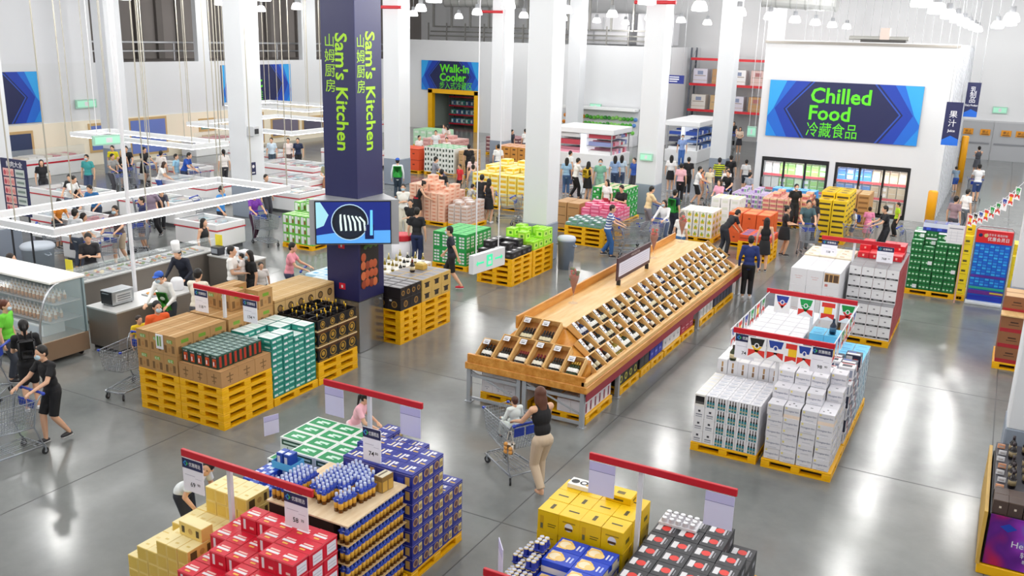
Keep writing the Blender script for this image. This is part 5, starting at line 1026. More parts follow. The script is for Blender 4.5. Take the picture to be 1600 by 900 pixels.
# posters, bins, posts
t = thing('meat_poster', 'navy framed poster with rows of meat pictures at the left edge', 'poster', (-22.14, 14.4, 0))
b = MB().box(-.5, -.02, 1.8, .5, .02, 3.25, NAVY); b.build('panel', t); b = MB().text('鲜肉大全', (.05, -.02, 3.12), (1, 0, 0), (0, 0, 1), .12, W_, .01, maxw=.7)
for r in range(5):
    b.box(-.43, -.026, 1.86+.235*r, .0, -.021, 2.06+.235*r, M('#e9b4ae', .5)); b.box(.06, -.026, 1.86+.235*r, .43, -.021, 2.06+.235*r, M('#c9d0cc', .5))
    for q in range(4): b.ell((-.36+.1*q, -.027, 1.95+.235*r), (.05, .004, .07), M(['#c2485a', '#d98a86'][q % 2], .5), 6, 5)
    b.box(.1, -.03, 1.93+.235*r, .39, -.026, 1.99+.235*r, M('#7a8a84', .5))
b.build('pictures', t); b = MB(); b.tube((-.4, 0, 0), (-.4, 0, 1.8), .025, n=6, m=DARK); b.tube((.4, 0, 0), (.4, 0, 1.8), .025, n=6, m=DARK); b.box(-.46, -.2, 0, -.34, .2, .02, DARK).box(.34, -.2, 0, .46, .2, .02, DARK); b.build('legs', t)
tag(MB().box(-.1, -.1, 0, .1, .1, 1.25, M('#b3152a', .4), .01).box(-.14, -.14, 0, .14, .14, .03, DARK).build('corner_post', loc=(-23.2, 14.1, 0)), 'red square guard post at the left edge', 'post')
def barrel(x, y, r, h, label, c='#aeb9c6'):
    t = thing('waste_bin', label, 'bin', (x, y, 0)); m = M(c, .45)
    MB().lathe([(0, 0), (r*.82, 0), (r*.95, h*.85), (r*1.02, h*.86), (r*1.02, h*.9), (r*.98, h*.9)], 20, m).build('body', t, smooth=True)
    MB().lathe([(r*1.03, h*.9), (r*1.03, h*.94), (r*.9, h*.99), (r*.3, h), (0, h)], 20, M('#c2cbd6', .45)).build('lid', t, smooth=True)
    for s in (-1, 1): MB().path([(s*r*.9, -.07, h*.75), (s*r*1.15, -.05, h*.72), (s*r*1.15, .05, h*.72), (s*r*.9, .07, h*.75)], .018, 6, m).build('handle', t)
barrel(-22.3, 14.9, .42, .95, 'big grey lidded plastic bin near the red post'); barrel(-10.92, 23.9, .27, .98, 'blue grey lidded bin beside the white column', '#8b9bb2')
t = thing('promotion_bin', 'white round promotion bin with red top behind the screen column', 'bin', (-15.2, 21.6, 0)); MB().lathe([(0, 0), (.3, 0), (.3, .75), (0, .75)], 18, M('#eceaf0', .5)).build('body', t, smooth=True); MB().lathe([(.32, .75), (.32, .9), (.28, .92), (0, .92)], 18, M('#c92434', .45)).build('rim', t)
for i, (x, y) in enumerate(((-2.05, 36.95), (-1.78, 52.0))):
    tag(MB().lathe([(0, 0), (.17, 0), (.17, 1.45), (.14, 1.5), (0, 1.52)] if i == 0 else [(0, 0), (.17, 0), (.17, 2.3), (.14, 2.35), (0, 2.36)], 18, M('#f2a80c', .4)).build('bollard', loc=(x, y, 0), smooth=True), ['thick yellow bollard at the corner of the chilled room', 'taller yellow bollard further back beside the chilled room'][i], 'bollard')
# ================================================================== chilled room coolers
def cooler(x0, x1, label):
    t = thing('glass_door_cooler', label, 'cooler', (x0, 38.62, 0)); w = x1-x0; D = .85
    b = MB().box(0, -.04, 1.94, w, .1, 2.04, BLACK).box(0, -.04, 0, w, .1, .12, BLACK).box(0, -.04, .12, .05, .1, 1.94, BLACK).box(w-.05, -.04, .12, w, .1, 1.94, BLACK); b.build('frame', t)
    b = MB().box(0, D, 0, w, D+.04, 2.04, M('#f4f6f4', .4, emit=.55, name='glowing_back')).box(0, .1, 0, .03, D, 2.04, W_).box(w-.03, .1, 0, w, D, 2.04, W_).box(.03, .1, 2.0, w-.03, D, 2.04, W_).box(.03, .1, .06, w-.03, D, .12, W_); b.build('cabinet', t)  # back panel glows in its material, standing in for light inside the cooler
    for z in (.72, 1.32):
        s = MB().box(.03, .2, z, w-.03, D, z+.03, SILV).build('shelf', t); MB().box(.03, .185, z-.06, w-.03, .2, z+.04, M('#cf2038', .45)).build('price_rail', s)
    MB().box(.03, .185, 1.88, w-.03, .2, 1.96, M('#cf2038', .45)).build('header_rail', t)
    dw = (w-.1)/3
    for k in range(3):
        dr = MB().box(.05+dw*k, -.03, .12, .05+dw*k+.045, .0, 1.94, BLACK).box(.05+dw*(k+1)-.045, -.03, .12, .05+dw*(k+1), .0, 1.94, BLACK).box(.05+dw*k, -.03, 1.89, .05+dw*(k+1), 0, 1.94, BLACK).box(.05+dw*k, -.03, .12, .05+dw*(k+1), 0, .17, BLACK).build('door', t)
        MB().box(.095+dw*k, -.02, .17, .05+dw*(k+1)-.045, -.012, 1.89, glass('door_glass', '#f4fafa', .1)).build('pane', dr); MB().box(.06+dw*k, -.06, .9, .085+dw*k, -.03, 1.2, STEEL).build('handle', dr)
    l = bpy.data.lights.new('cooler_light', 'AREA'); l.shape = 'RECTANGLE'; l.size = w-.3; l.size_y = .1; l.energy = 150
    lo_ = bpy.data.objects.new('cooler_light', l); COL.objects.link(lo_); lo_.parent = t; lo_.location = (w/2, .16, 1.97); lo_.rotation_euler = (-.5, 0, 0)
    cols = []
    return w
for (x0, x1, label, side) in ((-8.82, -6.13, 'left glass door cooler in the chilled room wall', 'left'), (-5.87, -3.06, 'right glass door cooler in the chilled room wall', 'right')):
    w = cooler(x0, x1, label); n_ = 8; dw = (w-.16)/n_
    for s, z in enumerate((.1206, .7506, 1.3506)):
        for i in range(n_):
            c_ = (['#1f7fd6', '#1f7fd6', '#2a8ae0', '#1f7fd6', '#c9b594', '#d6c6a6', '#cdbb98', '#d9caa8'][i] if side == 'right' else ['#e9ecea', '#dfe6e0', '#8fd05a', '#7cc24a', '#cfe6c0', '#74c044', '#8fd05a', '#6ab83a'][i])
            if s == 0 and side == 'right' and i not in (0, 1, 2): c_ = '#d0bd98'
            if s == 0 and side == 'left': c_ = ['#3f8f8a', '#e0e6e4', '#cfe0d8', '#b9d0c8'][i % 4]
            bx = Box('chilled_pack', round(dw-.03, 3), .45, .22, M(c_, .5), [('F', .15, .2, .85, .75, M('#f2f4f4', .5) if (i+s) % 3 == 0 else M(c_, .3)), ('F', .1, .82, .9, .9, M('#e6e6e0', .5))])
            for k in range(2): tag(ob('chilled_pack', bx.me, None, (x0+.08+dw*i, 38.62+.3, z+.2215*k)), '%s pack in the %s cooler, %s shelf, %s from left, %s one' % ('blue' if c_.startswith(('#1f', '#2a')) else 'green' if c_[1] in '678' else 'pale', side, ['bottom', 'middle', 'top'][s], ORD[i], ['lower', 'upper'][k]), 'pack', 'packs in the %s cooler' % side)
# walk-in shelf
t = thing('storage_rack', 'stocked rack with red rails inside the walk-in cooler', 'rack', (-36.6, 58.2, 0))
for x in (0, 3.4):
    for y in (0, .7): MB().box(x-.03, y-.03, 0, x+.03, y+.03, 2.3, M('#5a5f6a', .5)).build('upright', t)
for z in (.25, .9, 1.55, 2.2): s = MB().box(0, -.05, z, 3.4, .75, z+.04, SILV).build('shelf', t); MB().box(0, -.07, z-.05, 3.4, -.05, z+.06, M('#b5182c', .45)).build('red_rail', s)
for s, z in enumerate((.2906, .9406, 1.5906)):
    for i in range(8): tag(ob('chilled_crate', carton('chilled_crate', .36, .5, .34, M(['#2f6f8a', '#3f9a8a', '#6a8fb0', '#4a5f9a', '#8fb0b4'][(i*2+s) % 5], .5), [('F', .1, .2, .5, .8, M('#d9e6e6', .5)), ('F', .6, .3, .9, .7, M('#1f4a6a', .5))]), None, (-36.5+.415*i, 58.3, z)), 'chilled crate in the walk-in rack, %s level, %s from left' % (['lowest', 'middle', 'upper'][s], ORD[i]), 'crate', 'crates in the walk-in rack')
# pallet racks on the far wall
t = thing('pallet_rack', 'tall warehouse rack with red beams against the far wall', 'rack', (-19.3, 61, 0))
for k in range(6):
    for y in (0, 1.1): MB().box(2.6*k-.05, y-.05, 0, 2.6*k+.05, y+.05, 6.2, M('#5d636e', .5)).build('upright', t)
    b = MB()
    for z in range(6): b.tube((2.6*k, 0, .3+z), (2.6*k, 1.1, 1.2+z), .02, n=5, m=SILV)
    b.build('lattice', t)
for z in (2.05, 3.75, 5.4):
    for y in (-.06, 1.1): MB().box(0, y, z, 13, y+.06, z+.16, M('#d0202c', .45)).build('beam', t)
    MB().box(0, 0, z+.1, 13, 1.1, z+.16, SILV).build('deck', t)
for r, z in enumerate((2.2112, 3.9112)):
    for i in range(10):
        c_ = ['#e2dcd4', '#c9a87a', '#d9d4e0', '#b98f62', '#f0eeee', '#d8b9b4'][(i+2*r) % 6]
        tag(ob('rack_carton', carton('rack_carton', .95, .9, .95, M(c_, .6), [('F', .1, .5, .9, .55, M('#9a8a7a', .6)), ('F', 0, .2, 1, .23, M('#b9a890', .6)), ('F', .3, .6, .7, .85, M('#a86a6a' if i % 2 else '#8a94b0', .6))]), None, (-19.1+1.29*i, 61.1, z)), 'wrapped load on the far rack, %s level, %s from left' % (['lower', 'upper'][r], ORD[i]), 'carton', 'loads on the far rack')
tag(MB().box(-.5, -.03, 0, .5, .03, .5, M('#1f2f86', .5)).box(-.4, -.035, .1, .1, -.03, .16, W_).box(-.4, -.035, .22, .2, -.03, .3, W_).box(-.4, -.035, .36, .2, -.03, .42, W_).tube((-.4, 0, .5), (-.4, 0, 5.6), .012, n=5, m=SILV).tube((.4, 0, .5), (.4, 0, 5.6), .012, n=5, m=SILV).build('aisle_sign', loc=(-18.1, 54.5, 4.1)), 'small blue aisle sign hanging before the far racks', 'sign')
# white refrigerated island cases
def ref_case(x0, y0, x1, y1, h, label, lit, prod):
    t = thing('refrigerated_case', label, 'refrigerated case', (x0, y0, 0)); w, d = x1-x0, y1-y0; wm = M('#f3f4f6', .4)
    MB().box(0, 0, 0, w, d, .7, wm, .02).build('body', t); MB().box(-.05, -.05, h-.3, w+.05, d+.05, h, wm, .03).build('canopy', t)
    b = MB()
    for x in (.05, w-.1):
        for y in (.05, d-.1): b.box(x, y, .7, x+.05, y+.05, h-.3, SILV)
    b.build('posts', t); MB().box(w*.45, .1, .7, w*.55, d-.1, h-.3, M('#f7fbff', .4, emit=.5, name='case_back_glow')).build('glowing_back', t)  # no lamp: the panel's own glow imitates the bright case interior
    for z in (1.1, 1.5): s = MB().box(w*.55, .12, z, w-.1, d-.12, z+.025, SILV).box(.1, .12, z, w*.45, d-.12, z+.025, SILV).build('shelf', t)
    b = MB(); rnd = random.Random(int(h*100+x0))
    for z in (.7, 1.126, 1.526):
        n = int(d/.32)
        for k in range(n):
            for (a, c_) in ((.14, w*.42), (w*.58, w-.14)): b.box(a, .16+(d-.32)*k/n, z, c_, .16+(d-.32)*(k+1)/n-.03, z+.12+.14*rnd.random(), M(rnd.choice(prod), .5))
    b.build('chilled_goods', t)['kind'] = 'stuff'
ref_case(-21.4, 44.6, -18.0, 47.2, 2.05, 'white refrigerated island left of the square column', True, ['#e9a0b4', '#f2f2f4', '#c94a5a', '#9aa4d8', '#e6d8e0'])
ref_case(-16.9, 49.8, -15.0, 54.5, 2.3, 'white refrigerated case with blue goods before the racks', True, ['#2a4fb0', '#f2f4f8', '#6a8fd0', '#e0e4ee', '#3a3f5a'])
t = thing('produce_wall', 'long vegetable case with bright green goods on the cooler wall', 'display case', (-26.0, 54.9, 0)); MB().box(0, 0, 0, 5.2, .9, .7, W_, .02).build('body', t); MB().box(0, .85, .7, 5.2, .95, 2.3, W_).build('back', t); MB().box(0, .1, 2.2, 5.2, .95, 2.35, M('#f4f6f6', .4)).build('canopy', t)
b = MB(); rnd = random.Random(4)
for r in range(3):
    for k in range(20): b.ell((.13+.26*k, .25+.2*r, .85+.4*r+rnd.random()*.08), (.14, .14, .13), M(['#e08a2a', '#e0a03a', '#4fa83a', '#6fc04a', '#3f8f3a', '#8fd06a', '#4fa83a', '#5a8ad0'][min(7, int(k/2.6)) if r else (k % 3)+2], .6), 6, 5)
b.build('vegetables', t)['kind'] = 'stuff'
# ================================================================== produce and goods in the middle distance
def goods(kind, desc, cat, x0, y0, x1, y1, nx, ny, H, h, col, prints=(), pal=1, plab=None, jit=.02, z0=0, where=None, alt=None, opened=False):
    z = z0
    if pal: z = pallets(x0, y0, pal, plab or 'under the '+desc+'s', round(x1-x0, 2), round(y1-y0, 2))
    gx, gy = (x1-x0)/nx, (y1-y0)/ny
    bx = Box(kind, round(gx-.02-jit, 3), round(gy-.02-jit, 3), h, M(col, .55), prints)
    stack(bx, desc, cat, x0+.005, y0+.005, z, nx, ny, H, gap=.02+jit*.2, jit=jit*.6, where=where or desc+'s', alt=alt); return z
pk_ = [('FR', .1, .25, .9, .75, M('#e8b49a', .5)), ('T', .1, .15, .9, .85, M('#f2cdb8', .5)), ('T', .3, .3, .7, .7, M('#d98a6a', .5)), ('FR', .3, .35, .7, .6, M('#d97a5a', .5))]
goods('fruit_box', 'peach coloured fruit box', 'fruit box', -18.6, 26.9, -17.0, 28.4, 5, 4, lambda i, j: 8+(i*j) % 3+(i < 2)*2, .125, '#f0c4ac', pk_)
goods('fruit_box', 'clear lidded fruit box', 'fruit box', -16.95, 26.9, -16.1, 28.2, 3, 4, lambda i, j: 5+(i+j) % 2, .13, '#d9c9c2', [('FR', .1, .2, .9, .6, M('#c9a08a', .5)), ('T', .1, .1, .9, .9, M('#e9e4e4', .3))])
goods('fruit_bag', 'yellow netted fruit bag', 'fruit bag', -18.4, 31.0, -15.9, 33.6, 6, 5, lambda i, j: 6+(j > 1)+(i*j) % 2, .2, '#f5da5a', [('FR', .1, .1, .9, .5, M('#f2ecc0', .5)), ('T', .1, .1, .9, .9, M('#f7ecb0', .5)), ('FR', .2, .6, .8, .9, M('#e8b020', .5))])
goods('orange_crate', 'bright orange crate in the far middle', 'crate', -26.2, 36.9, -24.9, 38.1, 2, 2, lambda i, j: 2, .52, '#e2552a', [('F', .4, .5, .6, .6, M('#6a2414', .6)), ('FR', 0, .92, 1, 1, M('#b93c18', .5))])
goods('melon_box', 'white box with dark dots in the far middle', 'box', -24.7, 37.0, -22.9, 38.6, 5, 3, lambda i, j: 5, .24, '#eef0ea', [('F', .1, .2, .35, .7, M('#2a3a2a', .5)), ('F', .6, .3, .85, .8, M('#2a3a2a', .5)), ('T', .1, .1, .9, .9, M('#35a85a', .5))])
goods('wooden_crate', 'tan crate behind the yellow bag stack', 'crate', -23.2, 41.4, -21.4, 43.0, 4, 3, lambda i, j: 4, .24, '#c98a3a', [('F', .3, .3, .7, .6, M('#5a3414', .6)), ('T', .1, .1, .9, .9, M('#e6b9a4', .5)), ('R', .1, .2, .9, .7, M('#e6a81f', .5))])
goods('cardboard_box', 'kraft box left of the white dotted boxes', 'box', -22.8, 37.1, -22.2, 38.3, 2, 3, lambda i, j: 4, .28, '#c9a273', [('FR', .2, .4, .8, .5, brownm)])
goods('lettuce_crate', 'pale green crate near the walk-in entrance', 'crate', -31.5, 46.0, -29.5, 47.6, 4, 3, lambda i, j: 3, .3, '#bfe6c4', [('T', .1, .1, .9, .9, M('#8fd08a', .5)), ('F', .2, .3, .8, .7, M('#e6f4e4', .5))])
goods('fruit_tray', 'pink fruit tray near the walk-in entrance', 'fruit tray', -28.8, 43.0, -26.6, 44.6, 5, 3, lambda i, j: 4+(i*j) % 2, .2, '#e6b4ae', [('T', .1, .1, .9, .9, M('#f2d4cc', .5)), ('FR', .1, .2, .9, .5, M('#c98a84', .5))])
goods('plum_tray', 'dark plum tray near the walk-in entrance', 'fruit tray', -26.2, 45.6, -24.0, 47.2, 5, 3, lambda i, j: 4, .22, '#8a5a5f', [('T', .1, .1, .9, .9, M('#b98a90', .5)), ('FR', .1, .2, .9, .5, M('#e0d0c8', .5))])
# pallets with pink bags by the second column
z4 = pallets(-12.45, 27.02, 4, 'under the tray packs by the striped shopper', 1.4, 1.2); pallets(-12.45, 28.25, 4, 'under the pink bags by the striped shopper', 1.4, 1.2)
stack(Box('tray_pack', .21, .22, .1, M('#7fa39c', .5), [('T', .1, .1, .6, .9, M('#e0e8ea', .5)), ('T', .6, .2, .95, .8, M('#3a4a5a', .5)), ('F', .1, .1, .9, .5, M('#5f9a6a', .5))]), 'small teal tray pack', 'pack', -12.43, 27.04, z4, 6, 5, lambda i, j: 1+(i+j) % 2, where='teal tray packs', jit=.012)
stack(Box('rice_bag', .33, .29, .13, M('#d9587f', .5), [('T', .1, .15, .9, .5, M('#f0c4d0', .5)), ('T', .2, .6, .8, .85, M('#c23a68', .5)), ('F', .1, .2, .9, .7, M('#e98aa8', .5)), ('R', .1, .2, .9, .7, M('#e9a0b8', .5))]), 'pink rice bag', 'bag', -12.43, 28.27, z4, 4, 4, lambda i, j: 3+(i+j) % 2, where='pink rice bags', jit=.015)
goods('wooden_crate', 'brown crate left of the pink rice bags', 'crate', -13.6, 28.6, -12.6, 29.7, 2, 2, lambda i, j: 3, .3, '#b58a58', [('F', .1, .4, .9, .5, brownm)])
goods('drink_carton', 'green carton with white dots behind the pink bags', 'carton', -13.3, 31.2, -11.9, 32.6, 4, 4, lambda i, j: 4, .28, '#23963c', [('FR', 'disc', .3, .35, .16, W_), ('FR', 'disc', .7, .65, .16, W_), ('T', .1, .1, .9, .9, M('#e0c8a8', .5)), ('FR', 0, .9, 1, 1, M('#58c46c', .5))])
goods('juice_carton', 'white and yellow carton at the wine aisle end', 'carton', -9.45, 29.9, -8.2, 31.1, 5, 3, lambda i, j: 4, .22, '#f2f0e6', [('FR', .2, .15, .8, .6, M('#e9c83a', .5)), ('FR', .4, .3, .6, .8, M('#7fb040', .5)), ('T', .1, .1, .9, .9, M('#f7f5ee', .5))])
goods('paper_pack', 'white paper pack behind the juice cartons', 'pack', -9.1, 32.4, -8.0, 33.4, 3, 3, lambda i, j: 4, .25, '#f1f1f0', [('FR', .2, .3, .8, .7, M('#e0e4d8', .5)), ('T', .2, .2, .8, .8, M('#e9d98a', .5))])
goods('orange_box', 'orange carton beside the crouching child', 'carton', -7.75, 29.85, -6.3, 31.0, 3, 2, lambda i, j: 3, .33, '#e2602a', [('F', .42, .45, .58, .6, M('#7a2c12', .5)), ('T', .1, .1, .9, .9, M('#e98a4a', .5))])
goods('tissue_bag', 'purple and white bag behind the orange cartons', 'bag', -9.2, 35.6, -7.8, 36.8, 5, 4, lambda i, j: 4+(i*j) % 2, .18, '#e4dcee', [('T', .1, .2, .9, .8, M('#b48ad0', .5)), ('FR', .1, .2, .5, .8, M('#8f6ab8', .5)), ('FR', .55, .2, .9, .8, M('#7fae8a', .5))])
goods('fruit_tray', 'pink fruit tray before the coolers', 'fruit tray', -7.7, 34.4, -6.0, 36.4, 6, 5, lambda i, j: 5+(i*j) % 2, .17, '#e6a49a', [('T', .08, .1, .92, .9, M('#f2c4ae', .5)), ('T', .2, .2, .5, .5, M('#d9706a', .5)), ('FR', .1, .2, .9, .6, M('#d0706c', .5)), ('FR', 0, .75, 1, .95, M('#f0e0a0', .5))])
goods('blue_tray', 'bright blue tray before the left cooler', 'tray', -8.0, 37.3, -6.2, 38.0, 5, 2, lambda i, j: 5, .16, '#2f8ad0', [('F', .1, .3, .9, .7, M('#4fa8e6', .5))])
goods('yellow_crate', 'yellow crate with dark openings before the right cooler', 'crate', -5.35, 32.3, -4.35, 34.4, 2, 4, lambda i, j: 8-(j == 0), .19, '#edc71c', [('F', .1, .1, .9, .45, M('#4a3a1a', .6)), ('R', .15, .1, .85, .4, M('#4a3a1a', .6)), ('T', .1, .1, .9, .9, M('#c9a83a', .5)), ('T', .3, .3, .7, .7, M('#7a5a2a', .5))])
goods('cardboard_tray', 'kraft tray before the right cooler', 'tray', -5.8, 35.6, -4.0, 36.9, 4, 3, lambda i, j: 6, .19, '#c09058', [('F', .1, .2, .9, .6, M('#8a5f34', .6)), ('T', .1, .1, .9, .9, M('#d6b98a', .6))])
z4 = pallets(-6.9, 28.0, 4, 'stacked near the woman in black by the wine display', 1.0, 1.1)
stack(Box('orange_box', .32, .26, .2, M('#d9502a', .5), [('T', .2, .2, .8, .8, M('#2f5aa8', .5)), ('FR', .1, .3, .9, .6, M('#b03818', .5))]), 'red orange box on the pallets near the woman in black', 'box', -6.88, 28.02, z4, 3, 4, 1, where='red orange boxes')
# white bottle stand between screen column and promo bin
goods('white_carton', 'white carton behind the tan basket cartons', 'carton', -13.7, 17.9, -12.7, 19.6, 4, 5, lambda i, j: 4, .17, '#efeae2', [('R', .2, .2, .8, .7, M('#c9a06a', .5)), ('T', .2, .2, .8, .8, M('#f7f4ee', .5))])
for i in range(4):
    for j in range(3): tag(ob('drink_bottle', BT_DK if (i+j) % 3 == 0 else WB[4], None, (-13.5+.24*i, 18.1+.5*j, .155+4*.1712+.002)), 'bottle on the white cartons behind the screen, %s row back, %s from left' % (ORD[j], ORD[i]), 'bottle', 'bottles on the white cartons')
# bunting on the right
pl_ = MB().tube((0, 0, 0), (0, 0, 2.45), .02, n=8, m=M('#d9a89a', .5)); tag(pl_.build('flag_pole', loc=(-.56, 26.45, 0)), 'slim pink pole beside the yellow cartons', 'pole')
p, q = Vector((-.56, 26.45, 2.4)), Vector((.62, 24.3, 3.75)); b = MB(); b.path([p.lerp(q, t_/10)-Vector((0, 0, .18*math.sin(PI*t_/10))) for t_ in range(11)], .008, 5, W_); tag(b.build('bunting_string'), 'bunting string from the pole to the right column', 'string')
dxy = math.atan2((q-p).y, (q-p).x)
for i in range(9):
    c_ = p.lerp(q, .06+.1*i)-Vector((0, 0, .18*math.sin(PI*(.06+.1*i))+.01))
    flag(c_.x, c_.y, c_.z, ['SPAIN', 'BELGIUM', 'FRANCE', 'SPAIN', 'ITALY', 'PORTUGAL', 'CZECH', 'SPAIN', 'ITALY'][i], 'bunting pennant, %s up from the pink pole' % ORD[i], dxy, .24, .3, 'pennants of the right bunting')
# column details
t = thing('column_sign', 'small navy notice on the left square white column', 'notice', (-23.598, 24.35, 1.55)); MB().box(0, -.12, 0, .015, .12, .45, NAVY).ell((.016, 0, .3), (.003, .06, .06), W_, 8, 6).box(.015, -.07, .06, .018, .07, .1, W_).build('plate', t)
tag(MB().box(0, -.15, 0, .28, .15, .34, M('#c9ccd0', .4), .01).box(.28, -.08, .08, .3, .1, .26, DARK).build('junction_box', loc=(-23.597, 24.3, 2.95)), 'grey electrical box high on the left square column', 'electrical box')
# ================================================================== shopping carts
def cart_meshes():
    g_ = M('#9da3ab', .3, .6); out = []
    def P(u, v): # basket corner helpers: u 0 back .. 1 front, v 0 bottom .. 1 top -> half width, y, z
        y = (.10+.12*(1-v))+u*(.86-.16*(1-v)); hw = (.275-.045*u)*(.82+.18*v); z = .50+.06*u+(.42-.03*u)*v; return hw, y, z
    b = MB(); r = .0032
    def bar(p, q, rr=r): b.tube(p, q, rr, n=4, m=g_, cap=False)
    for s in (-1, 1):
        for k in range(19): u = k/18; a, c = P(u, 0), P(u, 1); bar((s*a[0], a[1], a[2]), (s*c[0], c[1], c[2]))
        for k in range(8): v = k/7; a, c = P(0, v), P(1, v); bar((s*a[0], a[1], a[2]), (s*c[0], c[1], c[2]), r*1.3 if k % 3 == 0 else r)
    for u in (0, 1):
        for k in range(11):
            t = k/5-1; a, c = P(u, 0), P(u, 1); bar((t*a[0], a[1], a[2]), (t*c[0], c[1], c[2]))
        for k in range(8): v = k/7; a = P(u, v); bar((-a[0], a[1], a[2]), (a[0], a[1], a[2]))
    for k in range(15): u = k/14; a = P(u, 0); bar((-a[0], a[1], a[2]), (a[0], a[1], a[2]))
    for k in range(9): t = k/4-1; a, c = P(0, 0), P(1, 0); bar((t*a[0], a[1], a[2]), (t*c[0], c[1], c[2]))
    a, c = P(0, 1), P(1, 1); b.path([(-a[0], a[1], a[2]), (-c[0], c[1], c[2]), (c[0], c[1], c[2]), (a[0], a[1], a[2])], .009, 6, g_, closed=True)
    out.append(('basket', b.mesh('basket')))
    b = MB()
    for s in (-1, 1):
        b.path([(s*.27, 0, 1.0), (s*.275, .06, .98), (s*.27, .14, .86), (s*.26, .2, .5), (s*.27, .1, .2), (s*.27, .06, .15)], .013, 7, g_)
        b.path([(s*.26, .2, .5), (s*.24, .5, .52), (s*.22, .78, .56)], .011, 6, g_); b.path([(s*.27, .06, .15), (s*.2, .92, .16), (s*.12, .95, .16)], .014, 7, g_)
    b.tube((-.27, .06, .15), (.27, .06, .15), .012, n=6, m=g_); b.tube((-.12, .95, .16), (.12, .95, .16), .014, n=7, m=g_)
    for k in range(6): x = -.17+.068*k; b.tube((x, .1, .19), (x*.75, .88, .19), .006, n=5, m=g_)
    for y in (.2, .55, .85): b.tube((-.25+.03*y, y, .18), (.25-.03*y, y, .18), .006, n=5, m=g_)
    out.append(('frame', b.mesh('frame', True)))
    b = MB(); b.tube((-.24, -.005, 1.005), (.24, -.005, 1.005), .021, n=10, m=BLUE)
    for s in (-1, 1): b.ell((s*.27, .0, 1.0), (.035, .035, .03), BLUE, 8, 6)
    out.append(('handle', b.mesh('handle', True)))
    b = MB(); b.box(-.2, .10, .76, -.015, .115, .9, BLUE, .005).box(.015, .10, .76, .2, .115, .9, BLUE, .005); out.append(('seat_flap', b.mesh('seat_flap')))
    b = MB()
    for s in (-1, 1): a = P(1, 1); b.box(s*a[0]-.022, a[1]-.03, a[2]-.02, s*a[0]+.022, a[1]+.015, a[2]+.016, BLUE, .006)
    out.append(('corner_guard', b.mesh('corner_guard')))
    w = MB(); w.tube((-.013, 0, .058), (.013, 0, .058), .058, n=14, m=M('#232428', .5)); w.tube((-.016, 0, .058), (.016, 0, .058), .025, n=10, m=SILV); w.box(-.02, -.015, .058, -.016, .015, .14, g_).box(.016, -.015, .058, .02, .015, .14, g_).box(-.02, -.02, .13, .02, .02, .145, g_)
    return out, w.mesh('caster')
CM, CW = cart_meshes()
def cart(x, y, h, label):
    t = thing('shopping_cart', label, 'shopping cart', (x, y, .0006), -math.radians(h), 'shopping carts')
    for n, m in CM: ob(n, m, t)
    for (cx, cy) in ((-.27, .07), (.27, .07), (-.17, .9), (.17, .9)): ob('caster', CW, t, (cx, cy, 0), random.uniform(-.5, .5))
    return t
# ================================================================== people
SKIN = M('#e0b090', .5, name='skin')
def Rx(a): return Matrix.Rotation(a, 3, 'X')
POSE = {
 'stand': dict(R=(.25, .03, .84), L=(-.25, .02, .85), s=.04), 'walk': dict(R=(.25, .22, .93), L=(-.25, -.2, .92), s=.55, lean=4),
 'push': dict(R=(.2, .46, 1.06), L=(-.2, .46, 1.06), s=.3, lean=8), 'reach': dict(R=(.18, .55, 1.0), L=(-.22, .4, .95), s=.12, lean=22),
 'lean': dict(R=(.17, .62, .8), L=(-.17, .6, .82), s=.15, lean=42), 'phone': dict(R=(.07, .32, 1.2), L=(-.08, .33, 1.18), s=.06, lean=4, nod=18),
 'cross': dict(R=(-.1, .2, 1.14), L=(.1, .22, 1.12), s=.05), 'hold': dict(R=(.1, .3, 1.1), L=(-.1, .32, 1.08), s=.08),
 'sitchild': dict(R=(.16, .3, 1.1), L=(-.18, .28, 1.05), sit=True), 'boy': dict(R=(.22, .42, .8), L=(-.16, .5, .86), s=.2, lean=42, yaw=-75, roll=0)}
